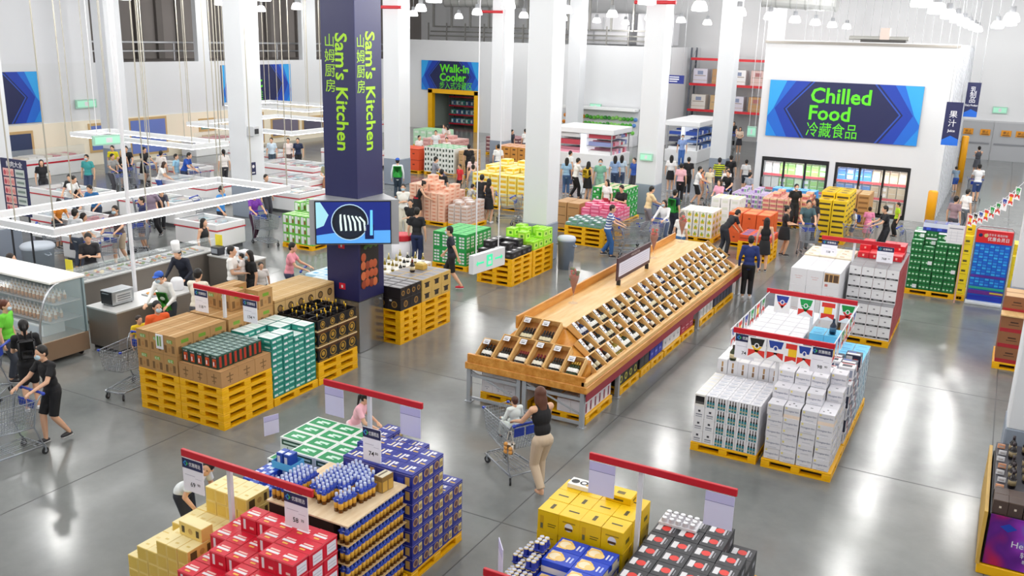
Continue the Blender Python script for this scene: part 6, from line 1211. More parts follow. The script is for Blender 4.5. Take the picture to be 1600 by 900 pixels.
def joints(pose):
    p = POSE[pose]; lean = math.radians(p.get('lean', 0)); hip = Vector((0, 0, .9)); R_ = Rx(-lean)
    J = {}
    def up(v): return hip+R_ @ (Vector(v)-hip)
    J['pelvis'] = hip; J['waist'] = up((0, .0, 1.06)); J['chest'] = up((0, .005, 1.26)); J['neck0'] = up((0, -.005, 1.40)); J['neck1'] = up((0, .012, 1.49)); J['head'] = up((0, .03, 1.585))
    J['rot'] = R_ @ Rx(lean*.45-math.radians(p.get('nod', 0)))
    if 'yaw' in p: J['rot'] = J['rot'] @ Matrix.Rotation(math.radians(p['yaw']), 3, 'Z') @ Matrix.Rotation(math.radians(p['roll']), 3, 'Y')
    for s, k in ((1, 'R'), (-1, 'L')):
        sh = up((s*.165, 0, 1.385)); w = Vector(p[k]); d = w-sh; a, b = .285, .255
        if d.length > a+b-.01: w = sh+d.normalized()*(a+b-.01); d = w-sh
        L_ = d.length; x = (a*a-b*b+L_*L_)/(2*L_); hgt = math.sqrt(max(1e-6, a*a-x*x)); dn = d.normalized()
        pole = Vector((s*.55, -.6, -.6)); pole = (pole-dn*pole.dot(dn)).normalized()
        J['sh'+k], J['el'+k], J['wr'+k] = sh, sh+dn*x+pole*hgt, w
        hp = Vector((s*.085, 0, .88))
        if p.get('sit'): J['hp'+k], J['kn'+k], J['an'+k], J['td'+k] = hp, Vector((s*.12, .36, .86)), Vector((s*.12, .4, .5)), Vector((0, 1, 0)); continue
        st = p.get('s', 0)/2*s; an = Vector((s*.09, st, .085+(.05 if st < -.1 else 0)))
        d = an-hp; a = b = .412; L_ = min(d.length, a+b-.004); dn = d.normalized(); an = hp+dn*L_; x = L_/2; hgt = math.sqrt(max(1e-6, a*a-x*x)); pole = Vector((0, 1, 0)); pole = (pole-dn*pole.dot(dn)).normalized()
        J['hp'+k], J['kn'+k], J['an'+k], J['td'+k] = hp, hp+dn*x+pole*hgt, an, Vector((s*.12, 1, 0)).normalized()
    return J
def chain(b, pts, rs, n=10):
    for i in range(len(pts)-1): b.tube(pts[i], pts[i+1], rs[i], rs[i+1], n, SKIN)
    for p_, r_ in zip(pts, rs): b.ell(p_, (r_*.985, r_*.985, r_*.985), SKIN, n, 7)
def remesh(b, name, vox, smooth=3):
    me = b.mesh(name+'_raw'); o = bpy.data.objects.new('raw', me); COL.objects.link(o)
    m = o.modifiers.new('r', 'REMESH'); m.mode = 'VOXEL'; m.voxel_size = vox
    if smooth: s = o.modifiers.new('s', 'SMOOTH'); s.factor = .5; s.iterations = smooth
    n = bpy.data.meshes.new_from_object(o.evaluated_get(bpy.context.evaluated_depsgraph_get())); n.name = name
    bpy.data.objects.remove(o); bpy.data.meshes.remove(me)
    n.polygons.foreach_set('use_smooth', [True]*len(n.polygons)); n.materials.clear(); n.materials.append(SKIN); return n
def torso(b, J, e=0, hips=True):
    R_ = J['rot'] if False else None
    ax = (J['neck0']-J['pelvis']).normalized(); rot = Vector((0, 0, 1)).rotation_difference(ax).to_matrix()
    if hips: b.ell(J['pelvis']+Vector((0, -.005, 0)), (.152+e, .108+e, .115+e), SKIN, 16, 10)
    b.ell(J['waist'], (.128+e, .09+e, .15+e), SKIN, 16, 10, rot); b.ell(J['chest']+rot @ Vector((0, .0, -.01)), (.152+e, .102+e, .17+e), SKIN, 16, 10, rot)
    sw = .93 if hips or e == 0 else .82
    b.tube(J['shR']*sw+J['shL']*(1-sw), J['shL']*sw+J['shR']*(1-sw), .056+e*(1 if hips else .4), n=10, m=SKIN)
    for k in ('RL' if hips else ''): b.ell(J['sh'+k], (.056+e,)*3, SKIN, 10, 7)
    for s in (-1, 1): b.tube(J['chest']+rot @ Vector((s*.07, 0, .06)), J['neck0']+rot @ Vector((s*.06, 0, -.02)), .075+e, .045+e, 10, SKIN)
_bm = {}
def body_mesh(pose, vox=.0125):
    if (pose, vox) in _bm: return _bm[pose, vox]
    J = joints(pose); b = MB(); torso(b, J)
    b.tube(J['neck0'], J['neck1'], .054, .049, 10, SKIN); b.tube(J['neck1'], J['head']+J['rot'] @ Vector((0, -.02, 0)), .049, .05, 10, SKIN)
    R_ = J['rot']; H_ = J['head']
    b.ell(H_+R_ @ Vector((0, -.008, .02)), (.076, .094, .1), SKIN, 16, 12, R_); b.ell(H_+R_ @ Vector((0, .022, -.05)), (.058, .066, .075), SKIN, 14, 10, R_)
    b.ell(H_+R_ @ Vector((0, .095, -.015)), (.014, .022, .026), SKIN, 8, 6, R_); b.ell(H_+R_ @ Vector((0, .078, -.062)), (.024, .014, .012), SKIN, 8, 6, R_)
    for s in (-1, 1): b.ell(H_+R_ @ Vector((s*.078, -.012, -.008)), (.013, .022, .032), SKIN, 8, 6, R_)
    for k, s in (('R', 1), ('L', -1)):
        chain(b, [J['sh'+k], J['el'+k], J['wr'+k]], [.047, .038, .026])
        f = (J['wr'+k]-J['el'+k]).normalized(); side = f.cross(Vector((0, 0, 1)))
        side = side.normalized() if side.length > .1 else Vector((1, 0, 0)); nrm = side.cross(f).normalized()
        if abs(f.z) > .7: side, nrm = Vector((0, 1, 0)) - f*f.y, Vector((s, 0, 0)); side.normalize()
        w = J['wr'+k]; rot = Matrix((side, f, nrm)).transposed()
        b.ell(w+f*.045, (.04, .052, .02), SKIN, 10, 7, rot)
        for q, (o_, l_) in enumerate(((-.03, .062), (-.01, .074), (.01, .07), (.03, .055))):
            k0 = w+f*.085+side*o_; k1 = k0+f*l_*.5-nrm*.006; k2 = k1+f*l_*.35-nrm*l_*.4; b.tube(k0, k1, .0105, .01, 7, SKIN); b.tube(k1, k2, .01, .008, 7, SKIN); b.ell(k1, (.01,)*3, SKIN, 7, 5); b.ell(k2, (.008,)*3, SKIN, 7, 5)
        sg = -1 if s > 0 else 1; t0 = w+f*.025+side*sg*.03; t1 = t0+f*.035+side*sg*.025-nrm*.008; t2 = t1+f*.03-nrm*.012; b.tube(t0, t1, .012, .011, 7, SKIN); b.tube(t1, t2, .011, .008, 7, SKIN); b.ell(t1, (.011,)*3, SKIN, 7, 5)
        chain(b, [J['hp'+k], J['kn'+k], J['kn'+k].lerp(J['an'+k], .35), J['an'+k]], [.084, .056, .055, .036])
        td = J['td'+k]; b.ell(J['an'+k]+td*.06+Vector((0, 0, -.045)), (.038, .105, .032), SKIN, 10, 7, Matrix.Rotation(-math.atan2(td.x, td.y), 3, 'Z')); b.tube(J['an'+k], J['an'+k]-Vector((0, 0, .05)), .036, .036, 8, SKIN)
    _bm[pose, vox] = remesh(b, 'person', vox); return _bm[pose, vox]
_cm = {}
def cloth_mesh(pose, style, vox):
    key = (pose, style, vox)
    if key in _cm: return _cm[key]
    J = joints(pose); b = MB(); e = .013
    if style in ('tee', 'long', 'tank', 'dress'):
        torso(b, J, e if style != 'tank' else .012, hips=style != 'tank')
        if style != 'tank': b.ell(J['pelvis']+Vector((0, 0, .03)), (.164, .122, .13), SKIN, 16, 8)
        for k in 'RL':
            if style == 'tank': continue
            if style == 'long': chain(b, [J['sh'+k], J['el'+k], J['wr'+k].lerp(J['el'+k], .06)], [.06, .046, .035])
            else: chain(b, [J['sh'+k], J['sh'+k].lerp(J['el'+k], .4)], [.064, .055]); b.tube(J['sh'+k].lerp(J['el'+k], .35), J['sh'+k].lerp(J['el'+k], .68), .056, .06, 10, SKIN)
        b.ell(J['neck0'], (.064, .06, .03), SKIN, 12, 6)
        if style == 'dress': b.lathe([(0, 1.0), (.15, 1.0), (.175, .88), (.205, .6), (.22, .42), (0, .42)], 18, SKIN)
    elif style in ('trousers', 'shorts'):
        b.ell(J['pelvis']+Vector((0, -.005, .0)), (.166, .124, .12), SKIN, 16, 10)
        for k in 'RL':
            h_, k_, a_ = J['hp'+k], J['kn'+k], J['an'+k]
            if style == 'trousers': chain(b, [h_, k_], [.1, .076]); b.tube(k_, a_+(k_-a_)*.06, .076, .066, 12, SKIN)
            else: chain(b, [h_, h_.lerp(k_, .5)], [.097, .086]); b.tube(h_.lerp(k_, .45), h_.lerp(k_, .98), .086, .078, 12, SKIN)
    elif style == 'skirt':
        b.ell(J['pelvis']+Vector((0, 0, .02)), (.165, .122, .12), SKIN, 16, 8); b.lathe([(0, 1.0), (.14, 1.0), (.17, .88), (.21, .56), (0, .56)], 18, SKIN)
    _cm[key] = remesh(b, style, vox, 2); return _cm[key]
def hair_mesh(style):
    if ('h', style) in _cm: return _cm['h', style]
    b = MB(); b.ell((0, -.022, .038), (.087, .097, .1), SKIN, 16, 10); b.ell((0, -.055, -.01), (.078, .06, .075), SKIN, 14, 8)
    if style == 'long': b.ell((0, -.075, -.1), (.088, .048, .15), SKIN, 14, 10); b.ell((0, -.085, -.2), (.075, .04, .11), SKIN, 12, 8); [b.ell((s*.075, -.02, -.05), (.024, .05, .1), SKIN, 8, 8) for s in (-1, 1)]
    if style == 'pony': chain(b, [Vector((0, -.11, .04)), Vector((0, -.15, 0)), Vector((0, -.15, -.2))], [.03, .034, .018], 8)
    if style == 'bun': b.ell((0, -.09, .1), (.045, .045, .04), SKIN, 10, 8)
    _cm['h', style] = remesh(b, 'hair', .011, 2); return _cm['h', style]
def simple(key, fn):
    if key not in _cm: b = MB(); fn(b); _cm[key] = b.mesh(key, True)
    return _cm[key]
def shoe(b): b.ell((0, .05, .04), (.043, .12, .042), W_, 12, 8); b.box(-.04, -.06, .0, .04, .15, .022, M('#e9e9ea', .5), .008)
def maskf(b): b.ell((0, .07, -.045), (.06, .042, .05), M('#bcd6e4', .6, name='mask_blue'), 12, 8)
def capf(b): b.ell((0, -.012, .075), (.095, .108, .075), M('#2a5fc4', .6, name='cap_blue'), 14, 8); b.ell((0, .1, .07), (.075, .07, .012), M('#2a5fc4', .6), 12, 6)
def cheff(b): b.lathe([(0, .06), (.09, .06), (.088, .15), (.1, .27), (.09, .31), (0, .31)], 16, M('#f6f6f6', .6))
def packf(b): b.box(-.14, -.25, 1.02, .14, -.12, 1.4, SKIN, .03); b.box(-.1, -.28, 1.06, .1, -.25, 1.22, SKIN, .02); [b.path([(s*.1, -.12, 1.36), (s*.105, .0, 1.47), (s*.1, .13, 1.36), (s*.11, .12, 1.15), (s*.13, -.1, 1.08)], .018, 6, SKIN) for s in (-1, 1)]
def apronf(b): b.box(-.13, .13, .72, .13, .15, 1.28, M('#3fb52f', .6), .01); b.ell((0, .152, 1.12), (.06, .006, .05), M('#d9efd4', .6), 10, 6)
def vestf(b): b.box(-.17, -.15, .92, .17, -.12, 1.4, M('#22b03a', .6), .02); b.box(-.17, .11, .92, .17, .14, 1.38, M('#22b03a', .6), .02); [b.box(s*.17-.015, -.14, .94, s*.17+.015, .13, 1.15, M('#22b03a', .6), .01) for s in (-1, 1)]
def eyef(b): b.ell((0, 0, 0), (.012, .006, .007), M('#241a16', .3), 8, 6)
def stripe_mat(c1, c2):
    k = 'stripe'+c1+c2
    if k in MATS: return MATS[k]
    m = M(c1, .6, name=k); nt = m.node_tree; t = nt.nodes.new('ShaderNodeTexCoord'); w = nt.nodes.new('ShaderNodeTexWave'); r = nt.nodes.new('ShaderNodeValToRGB'); w.bands_direction = 'Z'; w.inputs['Scale'].default_value = 3.6
    r.color_ramp.interpolation = 'CONSTANT'; r.color_ramp.elements[0].color = (*lin(c1), 1); r.color_ramp.elements[1].position = .5; r.color_ramp.elements[1].color = (*lin(c2), 1)
    nt.links.new(t.outputs['Object'], w.inputs['Vector']); nt.links.new(w.outputs['Color'], r.inputs[0]); nt.links.new(r.outputs[0], nt.nodes['Principled BSDF'].inputs['Base Color']); return m
def setm(o, m):
    o.material_slots[0].link = 'OBJECT'; o.material_slots[0].material = m; return o
def person(x, y, h, head, pose, top, bot, hair, flags, label, z=0.0006):
    s = h/1.70; hero = 'hero' in flags; t = thing('person', label, 'person', (x, y, z), -math.radians(head), 'shoppers and staff'); t.scale = (s, s, s)
    if h < 1.3: t.scale = (s*1.08, s*1.08, s)
    J = joints(pose); ob('body', body_mesh(pose, .0085 if hero else .0125), t)
    v = .012 if hero else .016; (ts, tc), (bs, bc) = top.split(':'), bot.split(':')
    tm = M(tc, .75); 
    if 'stripesK' in flags: tm = stripe_mat(tc, '#1d2024')
    elif 'stripes' in flags: tm = stripe_mat(tc, '#2f4f9a')
    if 'floral' in label: tm = M(tc, .7, noise=.5, nscale=22)
    setm(ob('shirt' if ts != 'dress' else 'dress', cloth_mesh(pose, ts, v), t), tm)
    if bs != 'none': setm(ob({'trousers': 'trousers', 'shorts': 'shorts', 'skirt': 'skirt'}[bs], cloth_mesh(pose, bs, v), t), M(bc, .75))
    R_ = J['rot'].to_4x4(); HM = Matrix.Translation(J['head']) @ R_
    hd, hc = hair.split(':'); o = setm(ob('hair', hair_mesh(hd), t), M(hc, .55)); o.matrix_local = HM
    for k in 'RL':
        if 'sandals' in flags: continue
        td = J['td'+k]; o = ob('shoe', simple('shoe', shoe), t); a_ = J['an'+k]; o.location = (a_.x, a_.y, a_.z-.0855); o.rotation_euler = (0, 0, -math.atan2(td.x, td.y))
        if 'redshoe' in flags: o.material_slots[0].link = 'OBJECT'; o.material_slots[0].material = M('#c92438', .5)
        elif int(x*37+y*11) % 3 or 'darkshoe' in flags: o.material_slots[0].link = 'OBJECT'; o.material_slots[0].material = M('#2a2a2e', .5)
    for f_, n_, fn in (('mask', 'face_mask', maskf), ('cap', 'cap', capf), ('chef', 'chef_hat', cheff)):
        if f_ in flags.split(): o = ob(n_, simple(n_, fn), t); o.matrix_local = HM
    LE = math.radians(POSE[pose].get('lean', 0)); UP = Matrix.Translation((0, 0, .9)) @ Rx(-LE).to_4x4() @ Matrix.Translation((0, 0, -.9))
    if 'apron' in flags.split(): ob('apron', simple('apron', apronf), t).matrix_local = UP
    if 'vestG' in flags or 'apronback' in flags: ob('vest', simple('vest', vestf), t).matrix_local = UP
    if 'backpack' in flags: setm(ob('backpack', simple('backpack', packf), t), M({'Y': '#e6c01f', 'B': '#2a4fa8', 'K': '#16161a'}[flags[flags.index('backpack')+8]], .6))
    if 'belt' in flags: b_ = MB().lathe([(.15, 1.0), (.152, 1.05)], 18, M('#c92434', .5)); o = ob('belt', b_.mesh('belt'), t); o.scale = (1.02, .82, 1)
    if hero or 'mask' in flags:
        for s_ in (-1, 1): o = ob('eye', simple('eye', eyef), t); o.matrix_local = HM @ Matrix.Translation((s_*.031, .085, .018))
    if pose == 'push' and 'hero' not in flags and 'nocart' not in flags:
        d_ = .36*s if True else .4; a_ = math.radians(head); cart(x+math.sin(a_)*d_, y+math.cos(a_)*d_, head, 'shopping cart in front of the '+' '.join(label.split()[:10]))
    return t
PEOPLE = [
(-31.72, 21.73, 1.66, 120, 'stand', 'tee:#1c1c20', 'trousers:#22242c', 'long:#1a1512', '', 'woman in black tee behind the meat poster'),
(-28.1, 20.38, 1.7, 150, 'reach', 'tee:#232326', 'trousers:#3a3a44', 'short:#17130f', '', 'man in black tee bending over the far left freezer'),
(-27.71, 19.86, 1.72, 80, 'reach', 'tee:#f0f0ee', 'trousers:#6a7486', 'short:#17130f', '', 'man in white tee reaching over the freezer at left'),
(-31.47, 23.5, 1.7, 152, 'stand', 'tee:#3f9fa0', 'shorts:#3a4a6a', 'short:#17130f', 'mask', 'man in teal tee and mask facing the hall'),
(-25.56, 19.27, 1.72, 160, 'reach', 'tee:#2f6fa8', 'trousers:#2a3346', 'short:#17130f', '', 'man in blue tee leaning over the near freezer'),
(-24.95, 17.4, 1.58, 100, 'reach', 'tee:#e08a2e', 'skirt:#2a2a30', 'bun:#1c1410', '', 'woman in orange top stooping beside the barrel'),
(-22.14, 15.99, 1.72, 350, 'stand', 'tee:#e6e8ea', 'trousers:#4a5262', 'short:#1c1612', '', 'man in white tee with his back turned near the barrel'),
(-22.46, 16.19, 1.6, 60, 'reach', 'tee:#f0e9c8', 'skirt:#3a3a44', 'long:#1a1512', '', 'woman in cream top reaching between two freezers'),
(-21.67, 17.0, 1.74, 160, 'push', 'tee:#5c4f4f', 'shorts:#b7a58c', 'short:#1c1612', 'mask', 'man in brown grey tee and khaki shorts looking down'),
(-31.25, 24.41, 1.68, 90, 'push', 'tee:#9a9a98', 'trousers:#4a4a52', 'short:#1c1612', '', 'man in grey tee pushing a cart far left'),
(-33.5, 26.3, 1.64, 150, 'stand', 'tee:#e6d81f', 'trousers:#33353c', 'short:#1c1612', '', 'person in yellow tee far left under the light frame'),
(-32.43, 26.12, 1.74, 130, 'push', 'tee:#17171a', 'trousers:#202228', 'short:#15110e', '', 'tall man in black tee at the far left carts'),
(-32.18, 25.69, 1.6, 120, 'stand', 'tank:#151518', 'skirt:#1c1c20', 'long:#c9a46a', '', 'woman in black with blond hair beside the tall man'),
(-32.23, 26.81, 1.64, 95, 'push', 'tee:#16161a', 'skirt:#15161c', 'bun:#17120f', '', 'woman in black dress pushing a cart by the blue window'),
(-30.78, 26.49, 1.62, 340, 'stand', 'tee:#efe6e0', 'trousers:#c9c2ba', 'short:#17130f', '', 'person in pale top with back turned by the blue window'),
(-28.69, 24.49, 1.62, 60, 'reach', 'tee:#f4f2ee', 'shorts:#2f4f9a', 'long:#3a261c', '', 'woman in white tee and blue shorts by the far freezer'),
(-29.7, 26.3, 1.6, 70, 'stand', 'tee:#9fd0e8', 'shorts:#b9c2cc', 'short:#1c1612', '', 'child in light blue top at the far freezer'),
(-29.4, 26.4, 1.74, 70, 'reach', 'tee:#1f4fae', 'trousers:#2a3550', 'short:#1c1612', '', 'man in royal blue tee at the far freezer'),
(-29.23, 28.46, 1.62, 300, 'stand', 'tee:#f2ece8', 'trousers:#3a3a40', 'pony:#1c1410', '', 'woman in white left of the square white column'),
(-22.71, 18.71, 1.62, 200, 'stand', 'tee:#27305a', 'skirt:#5a5262', 'short:#1c1612', '', 'woman in navy top and patterned skirt in the left aisle'),
(-23.71, 19.9, 1.72, 160, 'walk', 'tee:#8f7f92', 'trousers:#17171b', 'short:#1c1612', '', 'person in mauve tee and black trousers walking in the left aisle'),
(-24.51, 20.89, 1.6, 120, 'lean', 'tee:#4a4a58', 'trousers:#2a2a30', 'short:#17130f', '', 'person bending behind the mauve shopper'),
(-21.86, 21.03, 1.74, 75, 'walk', 'tee:#3f8fd8', 'shorts:#1a1d2a', 'short:#1c1612', '', 'man in bright blue tee and black shorts striding right'),
(-18.78, 17.4, 1.62, 80, 'stand', 'tank:#17171b', 'skirt:#202026', 'long:#15110e', '', 'woman in black top at the serving counter end'),
(-19.29, 14.23, 1.72, 130, 'phone', 'tee:#1c1b20', 'trousers:#17171b', 'short:#17130f', '', 'man in black tee holding a tablet by the serving counter'),
(-18.86, 11.93, 1.7, 60, 'stand', 'tee:#f4f0ee', 'trousers:#5a5a62', 'short:#2a1c14', '', 'person in white shirt behind the curved refrigerator'),
(-16.54, 14.7, 1.72, 165, 'reach', 'long:#171c2c', 'trousers:#20242e', 'short:#17130f', 'chef', 'cook in black jacket and tall white hat'),
(-15.29, 13.08, 1.68, 165, 'reach', 'long:#f2f4f2', 'trousers:#3a4048', 'short:#17130f', 'mask cap apron', 'kitchen worker with blue cap and green apron'),
(-14.48, 13.12, 1.72, 340, 'push', 'tee:#f0e8d6', 'trousers:#5a5a60', 'short:#15110e', '', 'man in cream tee with back turned behind the rice cartons'),
(-15.42, 15.06, 1.74, 60, 'hold', 'tee:#f6f4f0', 'trousers:#2a2a30', 'short:#17130f', '', 'man in white tee carrying a child by the kitchen'),
(-15.11, 15.35, 1.62, 200, 'stand', 'tee:#151518', 'trousers:#16171b', 'long:#15110e', 'mask', 'woman in black tee and mask beside the man with child'),
(-20.94, 21.54, 1.58, 110, 'push', 'tee:#7a35a8', 'trousers:#3f1a34', 'short:#2a1c18', '', 'woman in purple floral top and plum trousers'),
(-15.32, 15.9, 1.2, 120, 'stand', 'tee:#f2efec', 'shorts:#2a2a30', 'short:#17130f', '', 'child in white top below the white price card'),
(-14.87, 16.38, 1.66, 62, 'push', 'tee:#f09aa8', 'trousers:#3a3f5a', 'short:#15110e', '', 'man in pink tee leaning forward left of the screen'),
(-24.81, 25.88, 1.62, 152, 'stand', 'tee:#e9dcd6', 'trousers:#3a3a44', 'long:#1c1410', '', 'woman leaning behind the white freezers near the navy column'),
(-22.8, 24.12, 1.66, 100, 'stand', 'tee:#8f9094', 'trousers:#3a3a44', 'short:#17130f', '', 'person in grey at the freezer behind the screen'),
(-21.73, 30.61, 1.66, 330, 'stand', 'long:#e9f0f2', 'trousers:#2a3a4a', 'short:#17130f', 'cap apronback', 'staff member with blue cap and green vest seen from behind'),
(-17.55, 25.04, 1.72, 150, 'cross', 'tee:#f6f4ee', 'trousers:#e0d8c8', 'short:#15110e', 'mask', 'man in white shirt with mask and folded arms'),
(-18.13, 26.7, 1.62, 60, 'reach', 'tank:#141418', 'skirt:#141418', 'bun:#14100d', 'belt', 'woman in black dress with red belt reaching for fruit'),
(-16.0, 23.23, 1.62, 160, 'cross', 'tee:#151518', 'trousers:#d8cdb8', 'short:#14100d', '', 'person in black top before the peach fruit boxes'),
(-14.67, 21.61, 1.74, 340, 'stand', 'tee:#15171d', 'trousers:#25335a', 'short:#14100d', '', 'man in black tee and dark jeans seen from behind'),
(-20.77, 31.81, 1.7, 40, 'push', 'tee:#8f8f98', 'trousers:#4a4a55', 'short:#17130f', '', 'man in grey tee pushing a cart near the fruit'),
(-18.64, 29.13, 1.66, 330, 'stand', 'tee:#101014', 'trousers:#202026', 'short:#0f0c0a', '', 'person in black between the fruit stands'),
(-19.85, 32.43, 1.4, 200, 'stand', 'tee:#d8323a', 'shorts:#2a2a30', 'short:#17130f', '', 'child in red tee near the yellow bags'),
(-21.8, 36.4, 1.72, 340, 'stand', 'tee:#141418', 'trousers:#1a1a20', 'short:#14100d', '', 'man in black far behind the yellow bags'),
(-19.92, 33.6, 1.62, 330, 'stand', 'tee:#f0d2d0', 'skirt:#8a8a94', 'long:#17120f', '', 'woman in pale pink before the yellow bags'),
(-18.6, 31.4, 1.6, 330, 'stand', 'tank:#8f9aa8', 'skirt:#8f9aa8', 'bun:#17120f', '', 'woman in grey blue dress beside the yellow bags'),
(-20.84, 37.48, 1.7, 340, 'stand', 'tee:#f4f4f2', 'shorts:#3f5f9a', 'short:#17130f', '', 'man in white tee and blue shorts by the tan crates'),
(-17.14, 28.56, 1.35, 30, 'reach', 'tee:#d8dce0', 'shorts:#5a86b8', 'short:#14100d', 'backpackY', 'child with striped top reaching into the blue crates'),
(-16.48, 28.41, 1.74, 345, 'push', 'tee:#15151a', 'shorts:#17171c', 'short:#14100d', '', 'man in black tee and shorts seen from behind by the yellow bags'),
(-16.17, 28.43, 1.62, 10, 'stand', 'tank:#15151a', 'skirt:#15151a', 'long:#14100d', '', 'woman in black beside the man by the yellow bags'),
(-12.51, 20.07, 1.72, 245, 'walk', 'tee:#1d2230', 'shorts:#17171c', 'short:#14100d', 'mask redshoe', 'man in dark tee and red shoes striding left past the green cartons'),
(-16.46, 35.7, 1.62, 340, 'stand', 'tee:#9ac0e0', 'trousers:#4a6a9a', 'long:#17120f', '', 'woman in light blue top and jeans left of the crowd'),
(-15.77, 35.1, 1.74, 40, 'push', 'tee:#f4f4f4', 'trousers:#15151a', 'short:#17130f', '', 'man in white tee and black trousers behind the pink bags'),
(-15.15, 35.02, 1.64, 10, 'stand', 'tank:#121216', 'skirt:#121216', 'long:#14100d', 'backpackY', 'woman in long black dress with yellow backpack'),
(-14.71, 35.26, 1.76, 160, 'stand', 'tee:#7fb9a0', 'shorts:#8fb5a0', 'short:#17130f', 'mask', 'man in mint green tee and mask facing the hall'),
(-17.42, 38.1, 1.62, 30, 'stand', 'tee:#eeeeee', 'trousers:#3a4a6a', 'short:#17130f', '', 'person in white far behind beside the square column'),
(-15.05, 37.74, 1.62, 340, 'stand', 'tee:#8fa9d0', 'trousers:#3a4a6a', 'long:#1a120e', '', 'woman with long hair at the white island case'),
(-14.9, 38.15, 1.62, 345, 'stand', 'tee:#c9dcea', 'trousers:#5a6a8a', 'long:#1a120e', '', 'second woman with long hair at the white island case'),
(-14.12, 37.68, 1.62, 200, 'stand', 'tee:#2f55a8', 'trousers:#3a3a44', 'short:#1a120e', '', 'person in blue left of the square column exit sign'),
(-12.62, 31.0, 1.62, 200, 'stand', 'tee:#f6f2f2', 'skirt:#a81f34', 'long:#14100d', '', 'woman in white top and red skirt behind the pink bags'),
(-11.5, 29.68, 1.7, 190, 'phone', 'tee:#17171b', 'trousers:#17171b', 'short:#14100d', '', 'man in black tee looking down at his phone behind the pink bags'),
(-10.48, 25.98, 1.66, 70, 'push', 'tee:#e9ecf2', 'trousers:#2f5f9a', 'short:#2a1c14', 'stripes', 'shopper in blue and white striped tee and jeans'),
(-10.67, 30.05, 1.7, 45, 'push', 'tee:#f2d9a8', 'trousers:#8f8c94', 'short:#14100d', '', 'man in beige tee and grey trousers pushing a cart'),
(-9.44, 28.33, 1.6, 190, 'push', 'long:#f4f3f3', 'trousers:#5a6a8a', 'long:#15110e', 'mask', 'woman in white blouse and mask with a cart by the ridge end'),
(-9.68, 29.94, 1.68, 20, 'stand', 'tee:#22304a', 'trousers:#2a3040', 'short:#15110e', 'vestG', 'man with bright green vest over navy sleeves'),
(-8.24, 26.33, 1.62, 20, 'stand', 'tee:#f4f2f0', 'trousers:#3f6a9a', 'short:#15110e', '', 'person in white and jeans behind the middle flower glass'),
(-13.11, 39.68, 1.62, 345, 'stand', 'tee:#f2f0f0', 'skirt:#15151a', 'long:#14100d', '', 'woman in white blouse and black skirt by the square column'),
(-11.79, 37.05, 1.64, 350, 'stand', 'tee:#f0b9c2', 'trousers:#17171b', 'short:#14100d', '', 'person in pink tee and black trousers seen from behind'),
(-12.11, 39.06, 1.68, 340, 'stand', 'tee:#151519', 'trousers:#202026', 'short:#14100d', '', 'person in black right of the pink tee shopper'),
(-10.99, 36.71, 1.64, 70, 'push', 'tee:#f6f5f4', 'shorts:#17171c', 'short:#14100d', '', 'boyish shopper in white tee and black shorts'),
(-11.3, 38.52, 1.25, 80, 'stand', 'tee:#f0946a', 'shorts:#c9a08a', 'short:#17120f', '', 'child in orange top beside the white tee shopper'),
(-10.95, 38.45, 1.4, 150, 'stand', 'tee:#f0e2c4', 'shorts:#d9cdb8', 'short:#17120f', '', 'child in cream top in the crowd before the racks'),
(-10.8, 39.29, 1.74, 345, 'stand', 'tee:#c9d81f', 'trousers:#3a3f4a', 'short:#17130f', 'stripesK', 'man in yellow and black striped tee'),
(-9.94, 37.45, 1.6, 130, 'stand', 'tee:#f4eeec', 'trousers:#4a4a55', 'short:#17120f', '', 'person in white right of the yellow striped man'),
(-9.42, 35.88, 1.72, 190, 'push', 'tee:#141418', 'trousers:#202026', 'short:#14100d', '', 'man in black tee leaning on a cart rail'),
(-10.68, 40.72, 1.72, 345, 'stand', 'tee:#151519', 'trousers:#25252c', 'short:#14100d', '', 'man in black seen far behind by the passage'),
(-10.14, 41.37, 1.5, 345, 'stand', 'tee:#f4f4f6', 'shorts:#3a3f4a', 'short:#14100d', '', 'boy in white tee at the chilled room corner'),
(-8.89, 37.02, 1.55, 30, 'stand', 'tee:#9aa0a8', 'trousers:#5a5f6a', 'short:#14100d', '', 'youth in grey top near the chilled room corner'),
(-9.23, 33.85, 1.6, 200, 'hold', 'dress:#f2b0c8', 'none:#f2b0c8', 'long:#2a1a14', '', 'woman in long pink dress holding a package'),
(-7.43, 28.26, 1.66, 40, 'lean', 'tee:#202228', 'trousers:#2a2d36', 'short:#14100d', '', 'man in dark tee bending over the orange cartons'),
(-7.7, 32.37, 1.1, 180, 'stand', 'tee:#8a6a4a', 'shorts:#6a5238', 'short:#2a1a12', '', 'small child in brown patterned top behind the orange cartons'),
(-5.49, 23.7, 1.7, 350, 'stand', 'long:#1c2f6e', 'trousers:#141418', 'short:#14100d', '', 'attendant in royal blue shirt and black trousers at the wine display end'),
(-5.84, 26.97, 1.62, 345, 'stand', 'tank:#131317', 'skirt:#131317', 'long:#120f0d', '', 'woman in black dress with long hair seen from behind'),
(-5.8, 29.48, 1.62, 70, 'hold', 'tee:#17171b', 'skirt:#151519', 'bun:#14100d', '', 'woman in black dress with pale sleeves by the fruit trays'),
(-5.33, 30.45, 1.74, 160, 'push', 'tee:#47636a', 'trousers:#8a8f94', 'short:#17130f', '', 'tall man in teal grey tee and grey jeans'),
(-5.27, 31.64, 1.6, 235, 'stand', 'tee:#2a2a30', 'trousers:#2a2a30', 'long:#14100d', '', 'woman with dark hair hidden behind the teal grey man'),
(-6.47, 34.18, 1.66, 152, 'stand', 'tee:#151519', 'trousers:#202026', 'short:#14100d', 'mask', 'person in black and mask before the left cooler'),
